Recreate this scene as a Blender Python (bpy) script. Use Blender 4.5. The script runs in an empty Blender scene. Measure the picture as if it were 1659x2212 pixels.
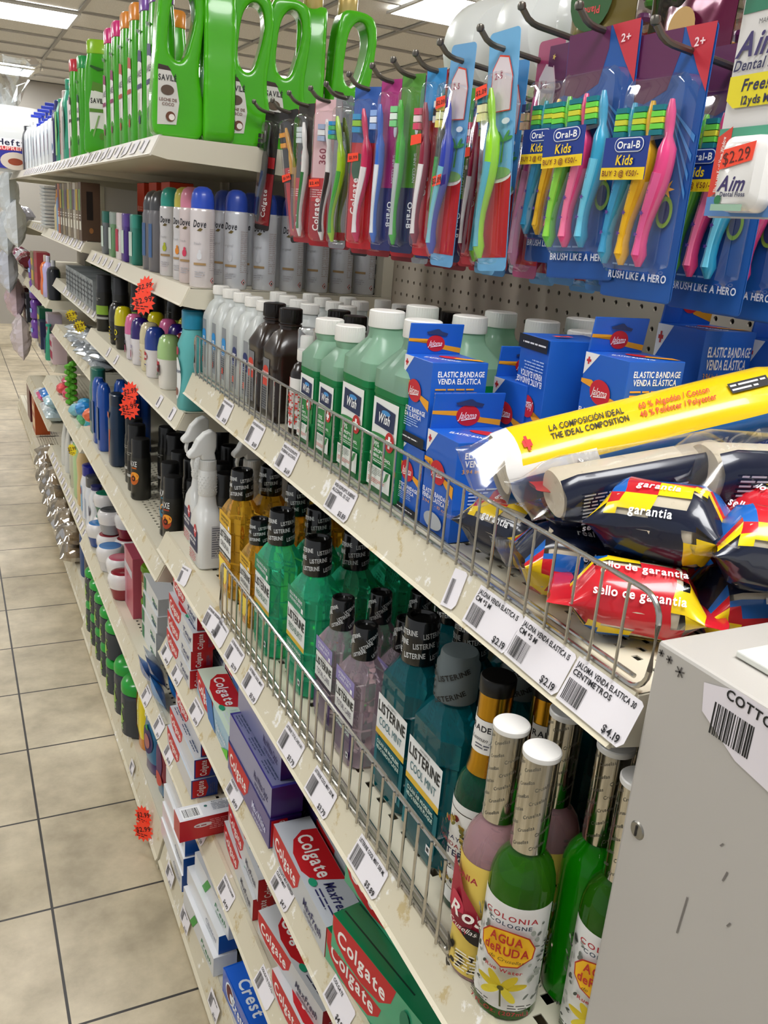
import bpy, bmesh, math, random
from mathutils import Vector, Matrix
random.seed(7)
PI=math.pi
S=bpy.context.scene; COL=S.collection
# ---------- camera ----------
W,H,FPX=1659.,2212.,1876.66
YAW,PIT,ROL=0.473123,0.314678,0.082998
_f=Vector((math.sin(YAW)*math.cos(PIT),math.cos(YAW)*math.cos(PIT),-math.sin(PIT)))
_r=Vector((math.cos(YAW),-math.sin(YAW),0)); _u=_r.cross(_f)
CR=_r*math.cos(ROL)+_u*math.sin(ROL); CU=-_r*math.sin(ROL)+_u*math.cos(ROL); CF=_f
CAMZ=1.40
cd=bpy.data.cameras.new('camera'); cam=bpy.data.objects.new('camera',cd); COL.objects.link(cam)
cd.sensor_fit='VERTICAL'; cd.sensor_height=24; cd.lens=24*FPX/H; cd.clip_start=.02; cd.clip_end=60
m=Matrix.Identity(4)
for i in range(3): m[i][0]=CR[i]; m[i][1]=CU[i]; m[i][2]=-CF[i]
m[2][3]=CAMZ; cam.matrix_world=m; S.camera=cam
# ---------- exposure, world ----------
S.view_settings.view_transform='Standard'; S.view_settings.look='None'; S.view_settings.gamma=1
S.view_settings.use_curve_mapping=False; S.view_settings.exposure=0.0
wd=bpy.data.worlds.new('world'); S.world=wd; wd.use_nodes=True
wd.node_tree.nodes['Background'].inputs[0].default_value=(.93,.96,1,1); wd.node_tree.nodes['Background'].inputs[1].default_value=.48
LAMP=17   # emission of each ceiling diffuser
# ---------- point helpers (a pixel of the photo met with a real plane) ----------
def ray(x,y): return CF+CR*((x-W/2)/FPX)-CU*((y-H/2)/FPX)
O=Vector((0,0,CAMZ))
def onz(x,y,z): d=ray(x,y); return O+d*((z-CAMZ)/d.z)
def onx(x,y,X): d=ray(x,y); return O+d*(X/d.x)
def ony(x,y,Y): d=ray(x,y); return O+d*(Y/d.y)
# ---------- materials ----------
def lin(h):
    if isinstance(h,str):
        h=h.lstrip('#'); c=[int(h[i:i+2],16)/255 for i in (0,2,4)]
    else: c=list(h)
    return tuple((x/12.92 if x<=.04045 else ((x+.055)/1.055)**2.4) for x in c)+(1,)
MC={}
def mat(col,rough=.45,metal=0,trans=0,ior=1.45,emit=0,coat=0,sss=0,nm=None):
    k=(col,rough,metal,trans,ior,emit,coat,sss)
    if k in MC: return MC[k]
    mt=bpy.data.materials.new(nm or ('paint_'+str(col).lstrip('#'))); mt.use_nodes=True
    b=mt.node_tree.nodes['Principled BSDF']; I=b.inputs
    I['Base Color'].default_value=lin(col); I['Roughness'].default_value=rough; I['Metallic'].default_value=metal
    I['Transmission Weight'].default_value=trans; I['IOR'].default_value=ior
    if coat: I['Coat Weight'].default_value=coat; I['Coat Roughness'].default_value=.06
    if emit: I['Emission Color'].default_value=lin(col); I['Emission Strength'].default_value=emit
    MC[k]=mt; return mt
def clear(col='#ffffff',op=.12,rough=.05):
    """thin clear film: mostly see-through, glossy at the rim"""
    k=('clear',col,op,rough)
    if k in MC: return MC[k]
    mt=bpy.data.materials.new('clear_film'); mt.use_nodes=True; n=mt.node_tree; n.nodes.clear()
    o=n.nodes.new('ShaderNodeOutputMaterial'); t=n.nodes.new('ShaderNodeBsdfTransparent'); g=n.nodes.new('ShaderNodeBsdfGlossy')
    mx=n.nodes.new('ShaderNodeMixShader'); lw=n.nodes.new('ShaderNodeLayerWeight'); mr=n.nodes.new('ShaderNodeMapRange')
    t.inputs[0].default_value=lin(col); g.inputs[0].default_value=(1,1,1,1); g.inputs['Roughness'].default_value=rough
    lw.inputs[0].default_value=.35; mr.inputs['To Min'].default_value=op*.4; mr.inputs['To Max'].default_value=min(1,op*4)
    n.links.new(lw.outputs['Facing'],mr.inputs[0]); n.links.new(mr.outputs[0],mx.inputs[0]); n.links.new(t.outputs[0],mx.inputs[1]); n.links.new(g.outputs[0],mx.inputs[2]); n.links.new(mx.outputs[0],o.inputs[0])
    MC[k]=mt; return mt
def milky(col,rough=.3,tl=.5):
    """translucent plastic: diffuse + translucent + gloss"""
    k=('milky',col,rough,tl)
    if k in MC: return MC[k]
    mt=bpy.data.materials.new('milky_plastic'); mt.use_nodes=True; n=mt.node_tree; b=n.nodes['Principled BSDF']; o=n.nodes['Material Output']
    b.inputs['Base Color'].default_value=lin(col); b.inputs['Roughness'].default_value=rough
    t=n.nodes.new('ShaderNodeBsdfTranslucent'); t.inputs[0].default_value=lin(col); mx=n.nodes.new('ShaderNodeMixShader'); mx.inputs[0].default_value=tl
    n.links.new(b.outputs[0],mx.inputs[1]); n.links.new(t.outputs[0],mx.inputs[2]); n.links.new(mx.outputs[0],o.inputs[0])
    MC[k]=mt; return mt
def liquid(col,op=.6,rough=.04):
    """tinted clear bottle full of liquid: tinted see-through + tinted body colour + gloss"""
    k=('liq',col,op)
    if k in MC: return MC[k]
    mt=bpy.data.materials.new('tinted_liquid'); mt.use_nodes=True; n=mt.node_tree; b=n.nodes['Principled BSDF']
    b.inputs['Base Color'].default_value=lin(col); b.inputs['Roughness'].default_value=rough; b.inputs['Transmission Weight'].default_value=op; b.inputs['IOR'].default_value=1.36
    MC[k]=mt; return mt
def nodemat(name,fn):
    if name in MC: return MC[name]
    mt=bpy.data.materials.new(name); mt.use_nodes=True; fn(mt.node_tree,mt.node_tree.nodes['Principled BSDF']); MC[name]=mt; return mt
def stained(name,c1,c2,c3,scale,thr,rough=.5,coords='Object',thr2=.7):
    """paint with worn patches of its own colour (old tape glue, torn paper, grime)"""
    def fn(n,b):
        tc=n.nodes.new('ShaderNodeTexCoord'); a=n.nodes.new('ShaderNodeTexNoise'); a.inputs['Scale'].default_value=scale; a.inputs['Detail'].default_value=9; a.inputs['Roughness'].default_value=.68
        r=n.nodes.new('ShaderNodeValToRGB'); r.color_ramp.elements[0].position=thr-.05; r.color_ramp.elements[0].color=lin(c1); r.color_ramp.elements[1].position=thr; r.color_ramp.elements[1].color=lin(c2)
        e=r.color_ramp.elements.new(thr2); e.color=lin(c2); e=r.color_ramp.elements.new(min(.99,thr2+.04)); e.color=lin(c3)
        n.links.new(tc.outputs[coords],a.inputs[0]); n.links.new(a.outputs[0],r.inputs[0]); n.links.new(r.outputs[0],b.inputs['Base Color']); b.inputs['Roughness'].default_value=rough
    return nodemat(name,fn)
# ---------- mesh builder ----------
class MB:
    def __init__(s): s.v=[];s.f=[];s.mi=[];s.ms=[];s.sm=[]
    def k(s,m):
        if m not in s.ms: s.ms.append(m)
        return s.ms.index(m)
    def add(s,v,f,m,sm=False,M=None):
        o=len(s.v); s.v+=[(M@Vector(p) if M else Vector(p)) for p in v]; i=s.k(m)
        for q in f: s.f.append([o+a for a in q]); s.mi.append(i); s.sm.append(sm)
        return s
    def box(s,c,d,m,M=None):
        x,y,z=d[0]/2,d[1]/2,d[2]/2
        v=[(c[0]+a*x,c[1]+b*y,c[2]+e*z) for a in(-1,1) for b in(-1,1) for e in(-1,1)]
        return s.add(v,[(0,1,3,2),(4,6,7,5),(0,4,5,1),(2,3,7,6),(0,2,6,4),(1,5,7,3)],m,False,M)
    def loft(s,rings,m,cap0=True,cap1=True,M=None,sm=True,closed=True):
        """rings: list of (points) ; m one material or list per band"""
        n=len(rings[0]); v=[p for r in rings for p in r]
        for i in range(len(rings)-1):
            f=[(i*n+j,i*n+(j+1)%n,(i+1)*n+(j+1)%n,(i+1)*n+j) for j in range(n if closed else n-1)]
            mm=m[i] if isinstance(m,list) else m
            o=len(s.v) if i==0 else o
            if i==0: s.v+=[(M@Vector(p) if M else Vector(p)) for p in v]
            kk=s.k(mm)
            for q in f: s.f.append([o+a for a in q]); s.mi.append(kk); s.sm.append(sm)
        m0=m[0] if isinstance(m,list) else m; m1=m[-1] if isinstance(m,list) else m
        if cap0: s.f.append([o+j for j in reversed(range(n))]); s.mi.append(s.k(m0)); s.sm.append(False)
        if cap1: s.f.append([o+(len(rings)-1)*n+j for j in range(n)]); s.mi.append(s.k(m1)); s.sm.append(False)
        return s
    def body(s,secs,m,seg=32,M=None,cx=0,cy=0,**kw):
        """secs: (z,w,d,n) superellipse sections"""
        return s.loft([se(w,d,n,z,seg,cx,cy) for z,w,d,n in secs],m,M=M,**kw)
    def lathe(s,prof,m,seg=28,M=None,**kw):
        return s.loft([[(r*math.cos(2*PI*j/seg),r*math.sin(2*PI*j/seg),z) for j in range(seg)] for r,z in prof],m,M=M,**kw)
    def tube(s,path,r,m,seg=8,M=None,caps=True):
        P=[Vector(p) for p in path]; R=r if isinstance(r,list) else [r]*len(P); rings=[]; up=None
        for i,p in enumerate(P):
            t=((P[min(i+1,len(P)-1)]-P[max(i-1,0)])).normalized()
            if up is None: up=Vector((0,0,1)) if abs(t.z)<.9 else Vector((1,0,0))
            a=t.cross(up)
            if a.length<1e-6: a=t.cross(Vector((0,1,0)))
            a.normalize(); b=t.cross(a); up=-b if False else up
            rings.append([p+(a*math.cos(2*PI*j/seg)+b*math.sin(2*PI*j/seg))*R[i] for j in range(seg)])
        return s.loft(rings,m,caps,caps,M=M)
    def prism(s,poly,h,m,M=None,z0=0):
        """extrude 2-D outline (counter-clockwise) along z"""
        n=len(poly); v=[(x,y,z0) for x,y in poly]+[(x,y,z0+h) for x,y in poly]
        return s.add(v,[tuple(reversed(range(n))),tuple(range(n,2*n))]+[(i,(i+1)%n,n+(i+1)%n,n+i) for i in range(n)],m,False,M)
    def build(s,name,parent=None,bevel=0,loc=None,auto=38,seg=2):
        me=bpy.data.meshes.new(name); me.from_pydata([tuple(p) for p in s.v],[],s.f)
        for q in s.ms: me.materials.append(q)
        me.polygons.foreach_set('material_index',s.mi); me.polygons.foreach_set('use_smooth',s.sm); me.update()
        if any(s.sm): me.set_sharp_from_angle(angle=math.radians(auto))
        o=bpy.data.objects.new(name,me); COL.objects.link(o)
        if parent: o.parent=parent
        if loc: o.location=loc
        if bevel:
            b=o.modifiers.new('bevel','BEVEL'); b.width=bevel; b.segments=seg; b.limit_method='ANGLE'; b.angle_limit=math.radians(50)
        return o
def se(w,d,n,z,seg=32,cx=0,cy=0):
    out=[]
    for j in range(seg):
        t=2*PI*(j+.5)/seg; c,s_=math.cos(t),math.sin(t)
        if n>2.5:  # even spacing for boxy sections
            q=max(abs(c),abs(s_)); c1,s1=c/q,s_/q; l=(abs(c1)**n+abs(s1)**n)**(1./n); out.append((cx+w/2*c1/l,cy+d/2*s1/l,z))
        else: out.append((cx+w/2*math.copysign(abs(c)**(2./n),c),cy+d/2*math.copysign(abs(s_)**(2./n),s_),z))
    return out
def tag(o,label=None,cat=None,group=None,kind=None):
    if label: o['label']=label
    if cat: o['category']=cat
    if group: o['group']=group
    if kind: o['kind']=kind
    return o
def thing(name,label,cat,loc=(0,0,0),rz=0,group=None,rx=0,ry=0):
    o=bpy.data.objects.new(name,None); COL.objects.link(o); o.empty_display_size=.02
    o.location=loc; o.rotation_euler=(rx,ry,rz); return tag(o,label,cat,group)
def dup(root,loc,rz=None,label=None,group=None,rx=0,ry=0,scale=None):
    r=root.copy(); COL.objects.link(r); r.location=loc
    if rz is not None: r.rotation_euler=(rx,ry,rz)
    if scale: r.scale=(scale,)*3 if not isinstance(scale,tuple) else scale
    if label: r['label']=label
    if group: r['group']=group
    elif 'group' in r.keys(): del r['group']
    for ch in root.children:
        c=ch.copy(); COL.objects.link(c); c.parent=r
        for g in ch.children:
            d=g.copy(); COL.objects.link(d); d.parent=c
    return r
PROTO={}
def place(key,build,loc,rz,label,group=None,rx=0,ry=0,scale=None):
    if key in PROTO and PROTO[key].get('label')=='x': pass
    """build(loc...) makes the first one; later ones are copies"""
    if key not in PROTO:
        o=build(); PROTO[key]=o; o.location=loc; o.rotation_euler=(rx,ry,rz); o['label']=label
        if scale: o.scale=(scale,)*3 if not isinstance(scale,tuple) else scale
        if group: o['group']=group
        return o
    return dup(PROTO[key],loc,rz,label,group,rx,ry,scale)
# ---------- lettering ----------
GL={}
def load_glyphs():
    chars=[chr(c) for c in range(33,127)]+list('ÁÉÍÓÚáéíóúñ®₹')
    obs=[]
    for bold in (0,1):
        for c in chars:
            cu=bpy.data.curves.new('g','FONT'); cu.body=c; cu.size=1; cu.resolution_u=3; cu.offset=.022 if bold else 0
            o=bpy.data.objects.new('g',cu); COL.objects.link(o); obs.append((bold,c,o,cu))
    bpy.context.view_layer.update(); dg=bpy.context.evaluated_depsgraph_get()
    for bold,c,o,cu in obs:
        e=o.evaluated_get(dg); me=e.to_mesh(); vs=[(v.co.x,v.co.y) for v in me.vertices]; fs=[tuple(p.vertices) for p in me.polygons]; e.to_mesh_clear()
        if vs:
            x0=min(v[0] for v in vs); x1=max(v[0] for v in vs); GL[(bold,c)]=([(x-x0,y) for x,y in vs],fs,x1-x0)
    for _,_,o,cu in obs: bpy.data.objects.remove(o); bpy.data.curves.remove(cu)
load_glyphs()
def words(s,bold=0,shear=0,gap=.09,cap=.7):
    """2-D mesh of a string, cap height scaled to 1, centred"""
    V=[];F=[];x=0
    for c in s:
        if c==' ': x+=.3; continue
        g=GL.get((bold,c))
        if not g: continue
        o=len(V); V+=[(a+x,b) for a,b in g[0]]; F+=[tuple(o+i for i in f) for f in g[1]]; x+=g[2]+gap
    x-=gap; return [((a-x/2+shear*(b-cap/2))/cap,(b-cap/2)/cap) for a,b in V],F,x/cap
def flat(o,U,V):
    o,U,V=Vector(o),Vector(U).normalized(),Vector(V).normalized(); N=U.cross(V)
    return lambda u,v,e: o+U*u+V*v+N*e
def cyl(r,a0,z0,cx=0,cy=0):
    """wraps u round a vertical cylinder; u runs to the reader's right"""
    return lambda u,v,e: Vector((cx+(r+e)*math.cos(a0+u/r),cy+(r+e)*math.sin(a0+u/r),z0+v))
EPS=.00022
def decal(mb,fm,ops,lay=1,du=.006,eps=EPS):
    for op in ops:
        t=op[0]; e=lay*eps; lay+=1
        if t=='r':   # rect x0 y0 x1 y1 col
            _,x0,y0,x1,y1,c=op[:6]; n=max(1,int(abs(x1-x0)/du)); M_=mat(c,.5) if not isinstance(c,bpy.types.Material) else c
            v=[fm(x0+(x1-x0)*i/n,y,e) for i in range(n+1) for y in (y0,y1)]
            mb.add(v,[(2*i,2*i+2,2*i+3,2*i+1) for i in range(n)],M_,True)
        elif t=='e': # ellipse cx cy rx ry col (rot)
            _,cx,cy,rx,ry,c=op[:6]; ro=op[6] if len(op)>6 else 0; n=22; M_=mat(c,.5)
            v=[fm(cx,cy,e)]+[fm(cx+rx*math.cos(a)*math.cos(ro)-ry*math.sin(a)*math.sin(ro),cy+rx*math.cos(a)*math.sin(ro)+ry*math.sin(a)*math.cos(ro),e) for a in [2*PI*i/n for i in range(n)]]
            mb.add(v,[(0,1+i,1+(i+1)%n) for i in range(n)],M_,True)
        elif t=='p': # polygon pts col (fan from centroid)
            _,P,c=op[:3]; n=len(P); cx=sum(p[0] for p in P)/n; cy=sum(p[1] for p in P)/n; M_=mat(c,.5)
            mb.add([fm(cx,cy,e)]+[fm(p[0],p[1],e) for p in P],[(0,1+i,1+(i+1)%n) for i in range(n)],M_,True)
        elif t=='t': # text s cx cy h col {opts}
            _,s_,cx,cy,h,c=op[:6]; k=op[6] if len(op)>6 else {}
            V,F,w=words(s_,k.get('b',0),k.get('sh',0),k.get('gap',.09)); wx=k.get('wx',1); ro=k.get('ro',0)
            if 'w' in k: wx=k['w']/(w*h)
            if 'mw' in k and w*h>k['mw']: wx=k['mw']/(w*h)
            if k.get('al')=='l': cx0=w/2*wx
            elif k.get('al')=='r': cx0=-w/2*wx
            else: cx0=0
            cr,sr=math.cos(ro),math.sin(ro); arc=k.get('arc',0); P=[]
            for a,b in V:
                a=(a*wx+cx0)*h; b=b*h+arc*a*a
                P.append(fm(cx+a*cr-b*sr,cy+a*sr+b*cr,e))
            mb.add(P,F,mat(c,.5) if not isinstance(c,bpy.types.Material) else c)
        elif t=='bc': # barcode x y w h
            _,x,y,w,h=op[:5]; rg=random.Random(int(abs(x*1e4)+abs(w*1e5))); a=x; M_=mat('#151515',.6); k=0
            while a<x+w:
                bw=rg.choice((.5,.5,1,1.4))*w/34
                if k%2==0:
                    mb.add([fm(a,y,e),fm(min(a+bw,x+w),y,e),fm(min(a+bw,x+w),y+h,e),fm(a,y+h,e)],[(0,1,2,3)],M_)
                a+=bw; k+=1
        elif t=='l': # lines of tiny print: x y(top) w h n col
            _,x,y,w,h,n,c=op[:7]; rg=random.Random(n*7+int(w*1e4)); M_=mat(c,.6); lh=h/n
            for i in range(n):
                a=x; ww=w*(rg.uniform(.55,1) if i==n-1 else rg.uniform(.88,1))
                while a<x+ww:
                    q=rg.uniform(1.2,4)*lh; b=min(a+q,x+ww); yy=y-(i+.5)*lh
                    mb.add([fm(a,yy-lh*.2,e),fm(b,yy-lh*.2,e),fm(b,yy+lh*.2,e),fm(a,yy+lh*.2,e)],[(0,1,2,3)],M_); a=b+lh*.45
    return mb
def hang(o,**k):
    return o
def star(cx,cy,r0,r1,n): return [(cx+(r0 if i%2 else r1)*math.cos(PI*i/n),cy+(r0 if i%2 else r1)*math.sin(PI*i/n)) for i in range(2*n)]
def solidify(o,t,off=0):
    m_=o.modifiers.new('thick','SOLIDIFY'); m_.thickness=t; m_.offset=off; return o
# =====================  THE SETTING  =====================
def floor_fn(n,b):
    L=n.links.new; tc=n.nodes.new('ShaderNodeTexCoord'); mp=n.nodes.new('ShaderNodeMapping'); mp.inputs['Location'].default_value=(-.108,-1.575,0)
    L(tc.outputs['Object'],mp.inputs[0])
    br=n.nodes.new('ShaderNodeTexBrick'); br.offset=0; br.inputs['Scale'].default_value=1; br.inputs['Brick Width'].default_value=.3048; br.inputs['Row Height'].default_value=.3048
    br.inputs['Mortar Size'].default_value=.0028; br.inputs['Mortar Smooth'].default_value=.1; br.inputs['Bias'].default_value=0
    no=n.nodes.new('ShaderNodeTexNoise'); no.inputs['Scale'].default_value=9; no.inputs['Detail'].default_value=8; no.inputs['Roughness'].default_value=.62
    n2=n.nodes.new('ShaderNodeTexNoise'); n2.inputs['Scale'].default_value=1.3; n2.inputs['Detail'].default_value=2
    r=n.nodes.new('ShaderNodeValToRGB'); r.color_ramp.elements[0].position=.34; r.color_ramp.elements[0].color=lin('#b3a78f'); r.color_ramp.elements[1].position=.68; r.color_ramp.elements[1].color=lin('#dccfb4')
    r2=n.nodes.new('ShaderNodeValToRGB'); r2.color_ramp.elements[0].position=.35; r2.color_ramp.elements[0].color=lin('#c9c6bc'); r2.color_ramp.elements[1].position=.65; r2.color_ramp.elements[1].color=(1,1,1,1)
    mx=n.nodes.new('ShaderNodeMixRGB'); mx.blend_type='MULTIPLY'; mx.inputs[0].default_value=1
    L(mp.outputs[0],br.inputs[0]); L(tc.outputs['Object'],no.inputs[0]); L(tc.outputs['Object'],n2.inputs[0]); L(no.outputs[0],r.inputs[0]); L(n2.outputs[0],r2.inputs[0])
    L(r.outputs[0],mx.inputs[1]); L(r2.outputs[0],mx.inputs[2]); L(mx.outputs[0],br.inputs['Color1']); L(mx.outputs[0],br.inputs['Color2']); br.inputs['Mortar'].default_value=lin('#1f1a16')
    L(br.outputs['Color'],b.inputs['Base Color']); b.inputs['Roughness'].default_value=.42
    bp=n.nodes.new('ShaderNodeBump'); bp.inputs['Strength'].default_value=.25; bp.inputs['Distance'].default_value=.003; iv=n.nodes.new('ShaderNodeMath'); iv.operation='SUBTRACT'; iv.inputs[0].default_value=1
    L(br.outputs['Fac'],iv.inputs[1]); L(iv.outputs[0],bp.inputs['Height']); L(bp.outputs[0],b.inputs['Normal'])
def ceil_fn(n,b):
    L=n.links.new; tc=n.nodes.new('ShaderNodeTexCoord'); no=n.nodes.new('ShaderNodeTexNoise'); no.inputs['Scale'].default_value=160; no.inputs['Detail'].default_value=3
    r=n.nodes.new('ShaderNodeValToRGB'); r.color_ramp.elements[0].position=.3; r.color_ramp.elements[0].color=lin('#d2d0ca'); r.color_ramp.elements[1].position=.7; r.color_ramp.elements[1].color=lin('#eceae5')
    L(tc.outputs['Object'],no.inputs[0]); L(no.outputs[0],r.inputs[0]); L(r.outputs[0],b.inputs['Base Color']); b.inputs['Roughness'].default_value=.95
def struct(name,mb,**k): return tag(mb.build(name,**k),kind='structure')
struct('floor',MB().box((1,5,-.02),(9,16,.04),nodemat('floor_tile',floor_fn)))
CZ=2.62
struct('ceiling',MB().box((1,5,CZ+.03),(9,16,.04),nodemat('ceiling_tile',ceil_fn)))
g=MB(); gm=mat('#a8a6a1',.5)
for i in range(-6,8): g.box((.917+i*.61,5,CZ-.001),(.024,16,.01),gm)
for i in range(-14,10): g.box((1,6.9+i*.6096,CZ-.0005),(9,.024,.009),gm)
struct('trim_1',g)
struct('wall_far',MB().box((1,11.2,1.31),(9,.1,2.62),mat('#a7a39b',.8)))
struct('wall_right',MB().box((5.4,5,1.31),(.1,16,2.62),mat('#b9a79a',.8)))
pan=mat('#ffffff',.5,emit=LAMP)
lights=[(.307,7.21,'in view above the far end of the aisle'),(3.05,4.94,'behind the top of the toothbrush display'),(.307,3.55,'over the middle of the aisle'),(.307,-.1,'over the near end of the aisle'),(-1.6,1.7,'over the neighbouring aisle, near'),(-1.6,5.4,'over the neighbouring aisle, far'),(2.6,1.2,'beyond the shelf run, near'),(2.6,8.6,'beyond the shelf run, far'),(.307,10.4,'by the far wall')]
for x,y,l in lights:
    t=thing('ceiling_light','recessed white fluorescent ceiling panel '+l,'ceiling light',(x,y,CZ-.012))
    MB().box((0,0,0),(1.2,.6,.006),pan).build('diffuser',t)
    f_=MB(); 
    for sx,sy,w,d in ((0,.305,1.24,.02),(0,-.305,1.24,.02),(.61,0,.02,.6),(-.61,0,.02,.6)): f_.box((sx,sy,.0),(w,d,.014),mat('#dddddb',.4))
    f_.build('frame',t)
# =====================  SHELVING  =====================
cream=stained('shelf_paint','#c9c2ac','#d8d2bd','#e6e2d6',14,.36,.38,thr2=.72)
creamc=mat('#d9d3c0',.4)
stripm=stained('price_strip_paint','#bcaa7e','#d0c8b0','#efede8',22,.42,.42,thr2=.60)
darkm=mat('#2a2724',.8)
def perf(mb,x0,x1,y0,y1,z,pu,pv,hu,hv,m,stag=True,rows=None):
    """flat sheet at height z with real slots: cells of pu (x) by pv (y) with a hole hu x hv"""
    nx=max(1,int(round((x1-x0)/pu))); pu=(x1-x0)/nx; ny=max(1,int(round((y1-y0)/pv))); pv=(y1-y0)/ny
    for i in range(nx):
        cx=x0+(i+.5)*pu; off=(pv/2 if stag and i%2 else 0)
        hole=(rows is None or i in rows)
        if not hole: mb.add([(cx-pu/2,y0,z),(cx+pu/2,y0,z),(cx+pu/2,y1,z),(cx-pu/2,y1,z)],[(0,1,2,3)],m); continue
        ys=[y0+off+j*pv for j in range(ny+ (0 if off else 1))]
        if off: mb.add([(cx-pu/2,y0,z),(cx+pu/2,y0,z),(cx+pu/2,ys[0],z),(cx-pu/2,ys[0],z)],[(0,1,2,3)],m)
        for j in range(len(ys)-1):
            a,b=ys[j],ys[j+1]; cy=(a+b)/2
            o=[(cx-pu/2,a,z),(cx+pu/2,a,z),(cx+pu/2,b,z),(cx-pu/2,b,z)]
            h_=[(cx-hu/2,cy-hv/2,z),(cx+hu/2,cy-hv/2,z),(cx+hu/2,cy+hv/2,z),(cx-hu/2,cy+hv/2,z)]
            lo=[(p[0],p[1],z-.0012) for p in h_]
            mb.add(o+h_+lo,[(0,1,5,4),(1,2,6,5),(2,3,7,6),(3,0,4,7),(4,5,9,8),(5,6,10,9),(6,7,11,10),(7,4,8,11)],m)
        if off: mb.add([(cx-pu/2,ys[-1],z),(cx+pu/2,ys[-1],z),(cx+pu/2,y1,z),(cx-pu/2,y1,z)],[(0,1,2,3)],m)
XB=.805
def shelf(label,xf,zl,y0,y1,holes=True,big=False,zf=None,lipm=None,drop=.033,xb=XB):
    """gondola shelf: xf,zl = lower lip of the price strip; deck = zl+drop"""
    t=thing('gondola_shelf',label,'shelf',(xf,y0,zl)); L=y1-y0; D=xb-xf; dz=drop; k=.017
    d=MB()
    if holes:
        hx=.106 if not big else .266; perf(d,k+.03,k+.03+hx,0.012,L-.012,dz,.0132 if not big else .0177,.0205 if not big else .030,.0058 if not big else .0082,.0075 if not big else .0105,cream,True,None)
        d.add([(k,0,dz),(k+.03,0,dz),(k+.03,L,dz),(k,L,dz)],[(0,1,2,3)],cream)
        d.add([(k+.03+hx,0,dz),(D-.004,0,dz),(D-.004,L,dz),(k+.03+hx,L,dz)],[(0,1,2,3)],cream)
        for a in (0,L-.012): d.add([(k+.03,a,dz),(k+.03+hx,a,dz),(k+.03+hx,a+.012,dz),(k+.03,a+.012,dz)],[(0,1,2,3)],cream)
        d.box(((k+D)/2,L/2,dz-.022),(D-k-.01,L-.004,.002),darkm)
        d.box((k+.05,L/2,dz-.012),(.002,L-.004,.02),creamc)
        for a in (.001,L-.003): d.box(((k+D)/2,a+.001,dz-.012),(D-k-.01,.002,.022),creamc)
        d.box((D-.01,L/2,dz-.012),(.002,L-.004,.02),creamc)
    else: d.box(((k+D)/2-.002,L/2,dz-.012),(D-k-.004,L,.024),cream)
    d.build('deck',t)
    s=MB(); pr=[(k,dz+.0005),(k+.004,dz+.0014),(k-.002,dz+.0012),(0,.004),(-.0035,.0015),(0,-.001),(.004,.001),(.004,.005),(k+.002,dz-.002)]
    lm=lipm or stripm; v=[(x,.0,z) for x,z in pr]+[(x,L,z) for x,z in pr]; n=len(pr)
    s.add(v,[(i,n+i,n+(i+1)%n,(i+1)%n) for i in range(n)]+[tuple(range(n))[::1],tuple(range(2*n-1,n-1,-1))],lm)
    s.build('price_strip',t)
    for yy in (-.0015,L-.0005):
        c=MB(); c.prism([(.001,.001),(k+.012,-.004),(D*.35,-.008),(D-.01,-.022),(D-.01,dz-.001),(k,dz-.001)],.002,creamc,M=Matrix.Translation((0,yy+.002,0))@Matrix.Rotation(PI/2,4,'X')); c.build('end_bracket',t)
    return t
Y0,Y1,Y2,Y3,Y4,Y5=.385,1.612,2.831,4.05,5.27,6.49
ZA1,ZA2,ZA3,ZA4=1.40-.318,1.40-.632,1.40-.855,1.40-1.066
# deck heights
A1=ZA1+.033; A2=ZA2+.035; A3=ZA3+.033; A4=ZA4+.033; A5=.09
TT=1.40+.0875+.033; B1=1.236+.033; B2=1.005+.033; B3=.697+.033; B4=.335+.033
shelf('cream metal shelf in the near bay holding rubbing alcohol and bandages',.384,ZA1-.006,Y0,Y1-.002,drop=.039)
shelf('cream metal shelf in the near bay holding mouthwash and cologne behind a wire fence',.335,ZA2,Y0,Y1-.002,drop=.035,big=True)
shelf('cream metal shelf in the near bay directly under the mouthwash, holding toothpaste',.337,ZA3,Y0,Y1-.002)
shelf('cream metal shelf in the near bay, second under the mouthwash, with toothpaste boxes',.335,ZA4,Y0,Y1-.002)
shelf('cream top shelf carrying the tall green shampoo bottles',.324,1.487,Y1+.002,Y2,holes=False,lipm=mat('#dcd7cb',.4))
shelf('cream top shelf carrying the lotion bottles, farther along than the green shampoo',.324,1.487,Y2,Y3,holes=False,lipm=mat('#dcd7cb',.4))
shelf('cream top shelf at the far end beside the bag of foam plates',.324,1.487,Y3,Y4,holes=False,lipm=mat('#dcd7cb',.4))
shelf('cream shelf with the white spray deodorants, one orange starburst on its edge',.3775,1.236,Y1+.004,Y2-.004,lipm=mat('#dcd5c2',.4))
shelf('cream shelf with roll-on deodorants and a turquoise bottle at its near end',.370,1.005,Y1+.004,Y2-.004,lipm=mat('#d6cfba',.4))
shelf('cream shelf with the black body spray cans in the second bay',.333,.697,Y1+.004,Y2-.002)
shelf('cream shelf with white hair cream pots in the second bay',.335,.335,Y1+.002,Y2-.002)
shelf('cream shelf with brown hair dye boxes in the third bay',.364,1.26,Y2+.004,Y3-.004,lipm=mat('#d9d3c2',.4))
shelf('cream shelf with silver soap boxes in the third bay',.40,1.056,Y2+.004,Y3-.004,lipm=mat('#cfcab9',.4))
shelf('cream shelf with silver foil soap packs in the third bay',.389,.862,Y2+.004,Y3-.004)
shelf('cream shelf with coloured bath sponges in the third bay',.345,.640,Y2+.002,Y3-.002)
shelf('cream shelf edged with a row of barcode tags in the third bay',.352,.325,Y2+.002,Y3-.002)
shelf('cream shelf with amber bottles in the fourth bay',.395,1.258,Y3+.004,Y4-.004,holes=False)
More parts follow.
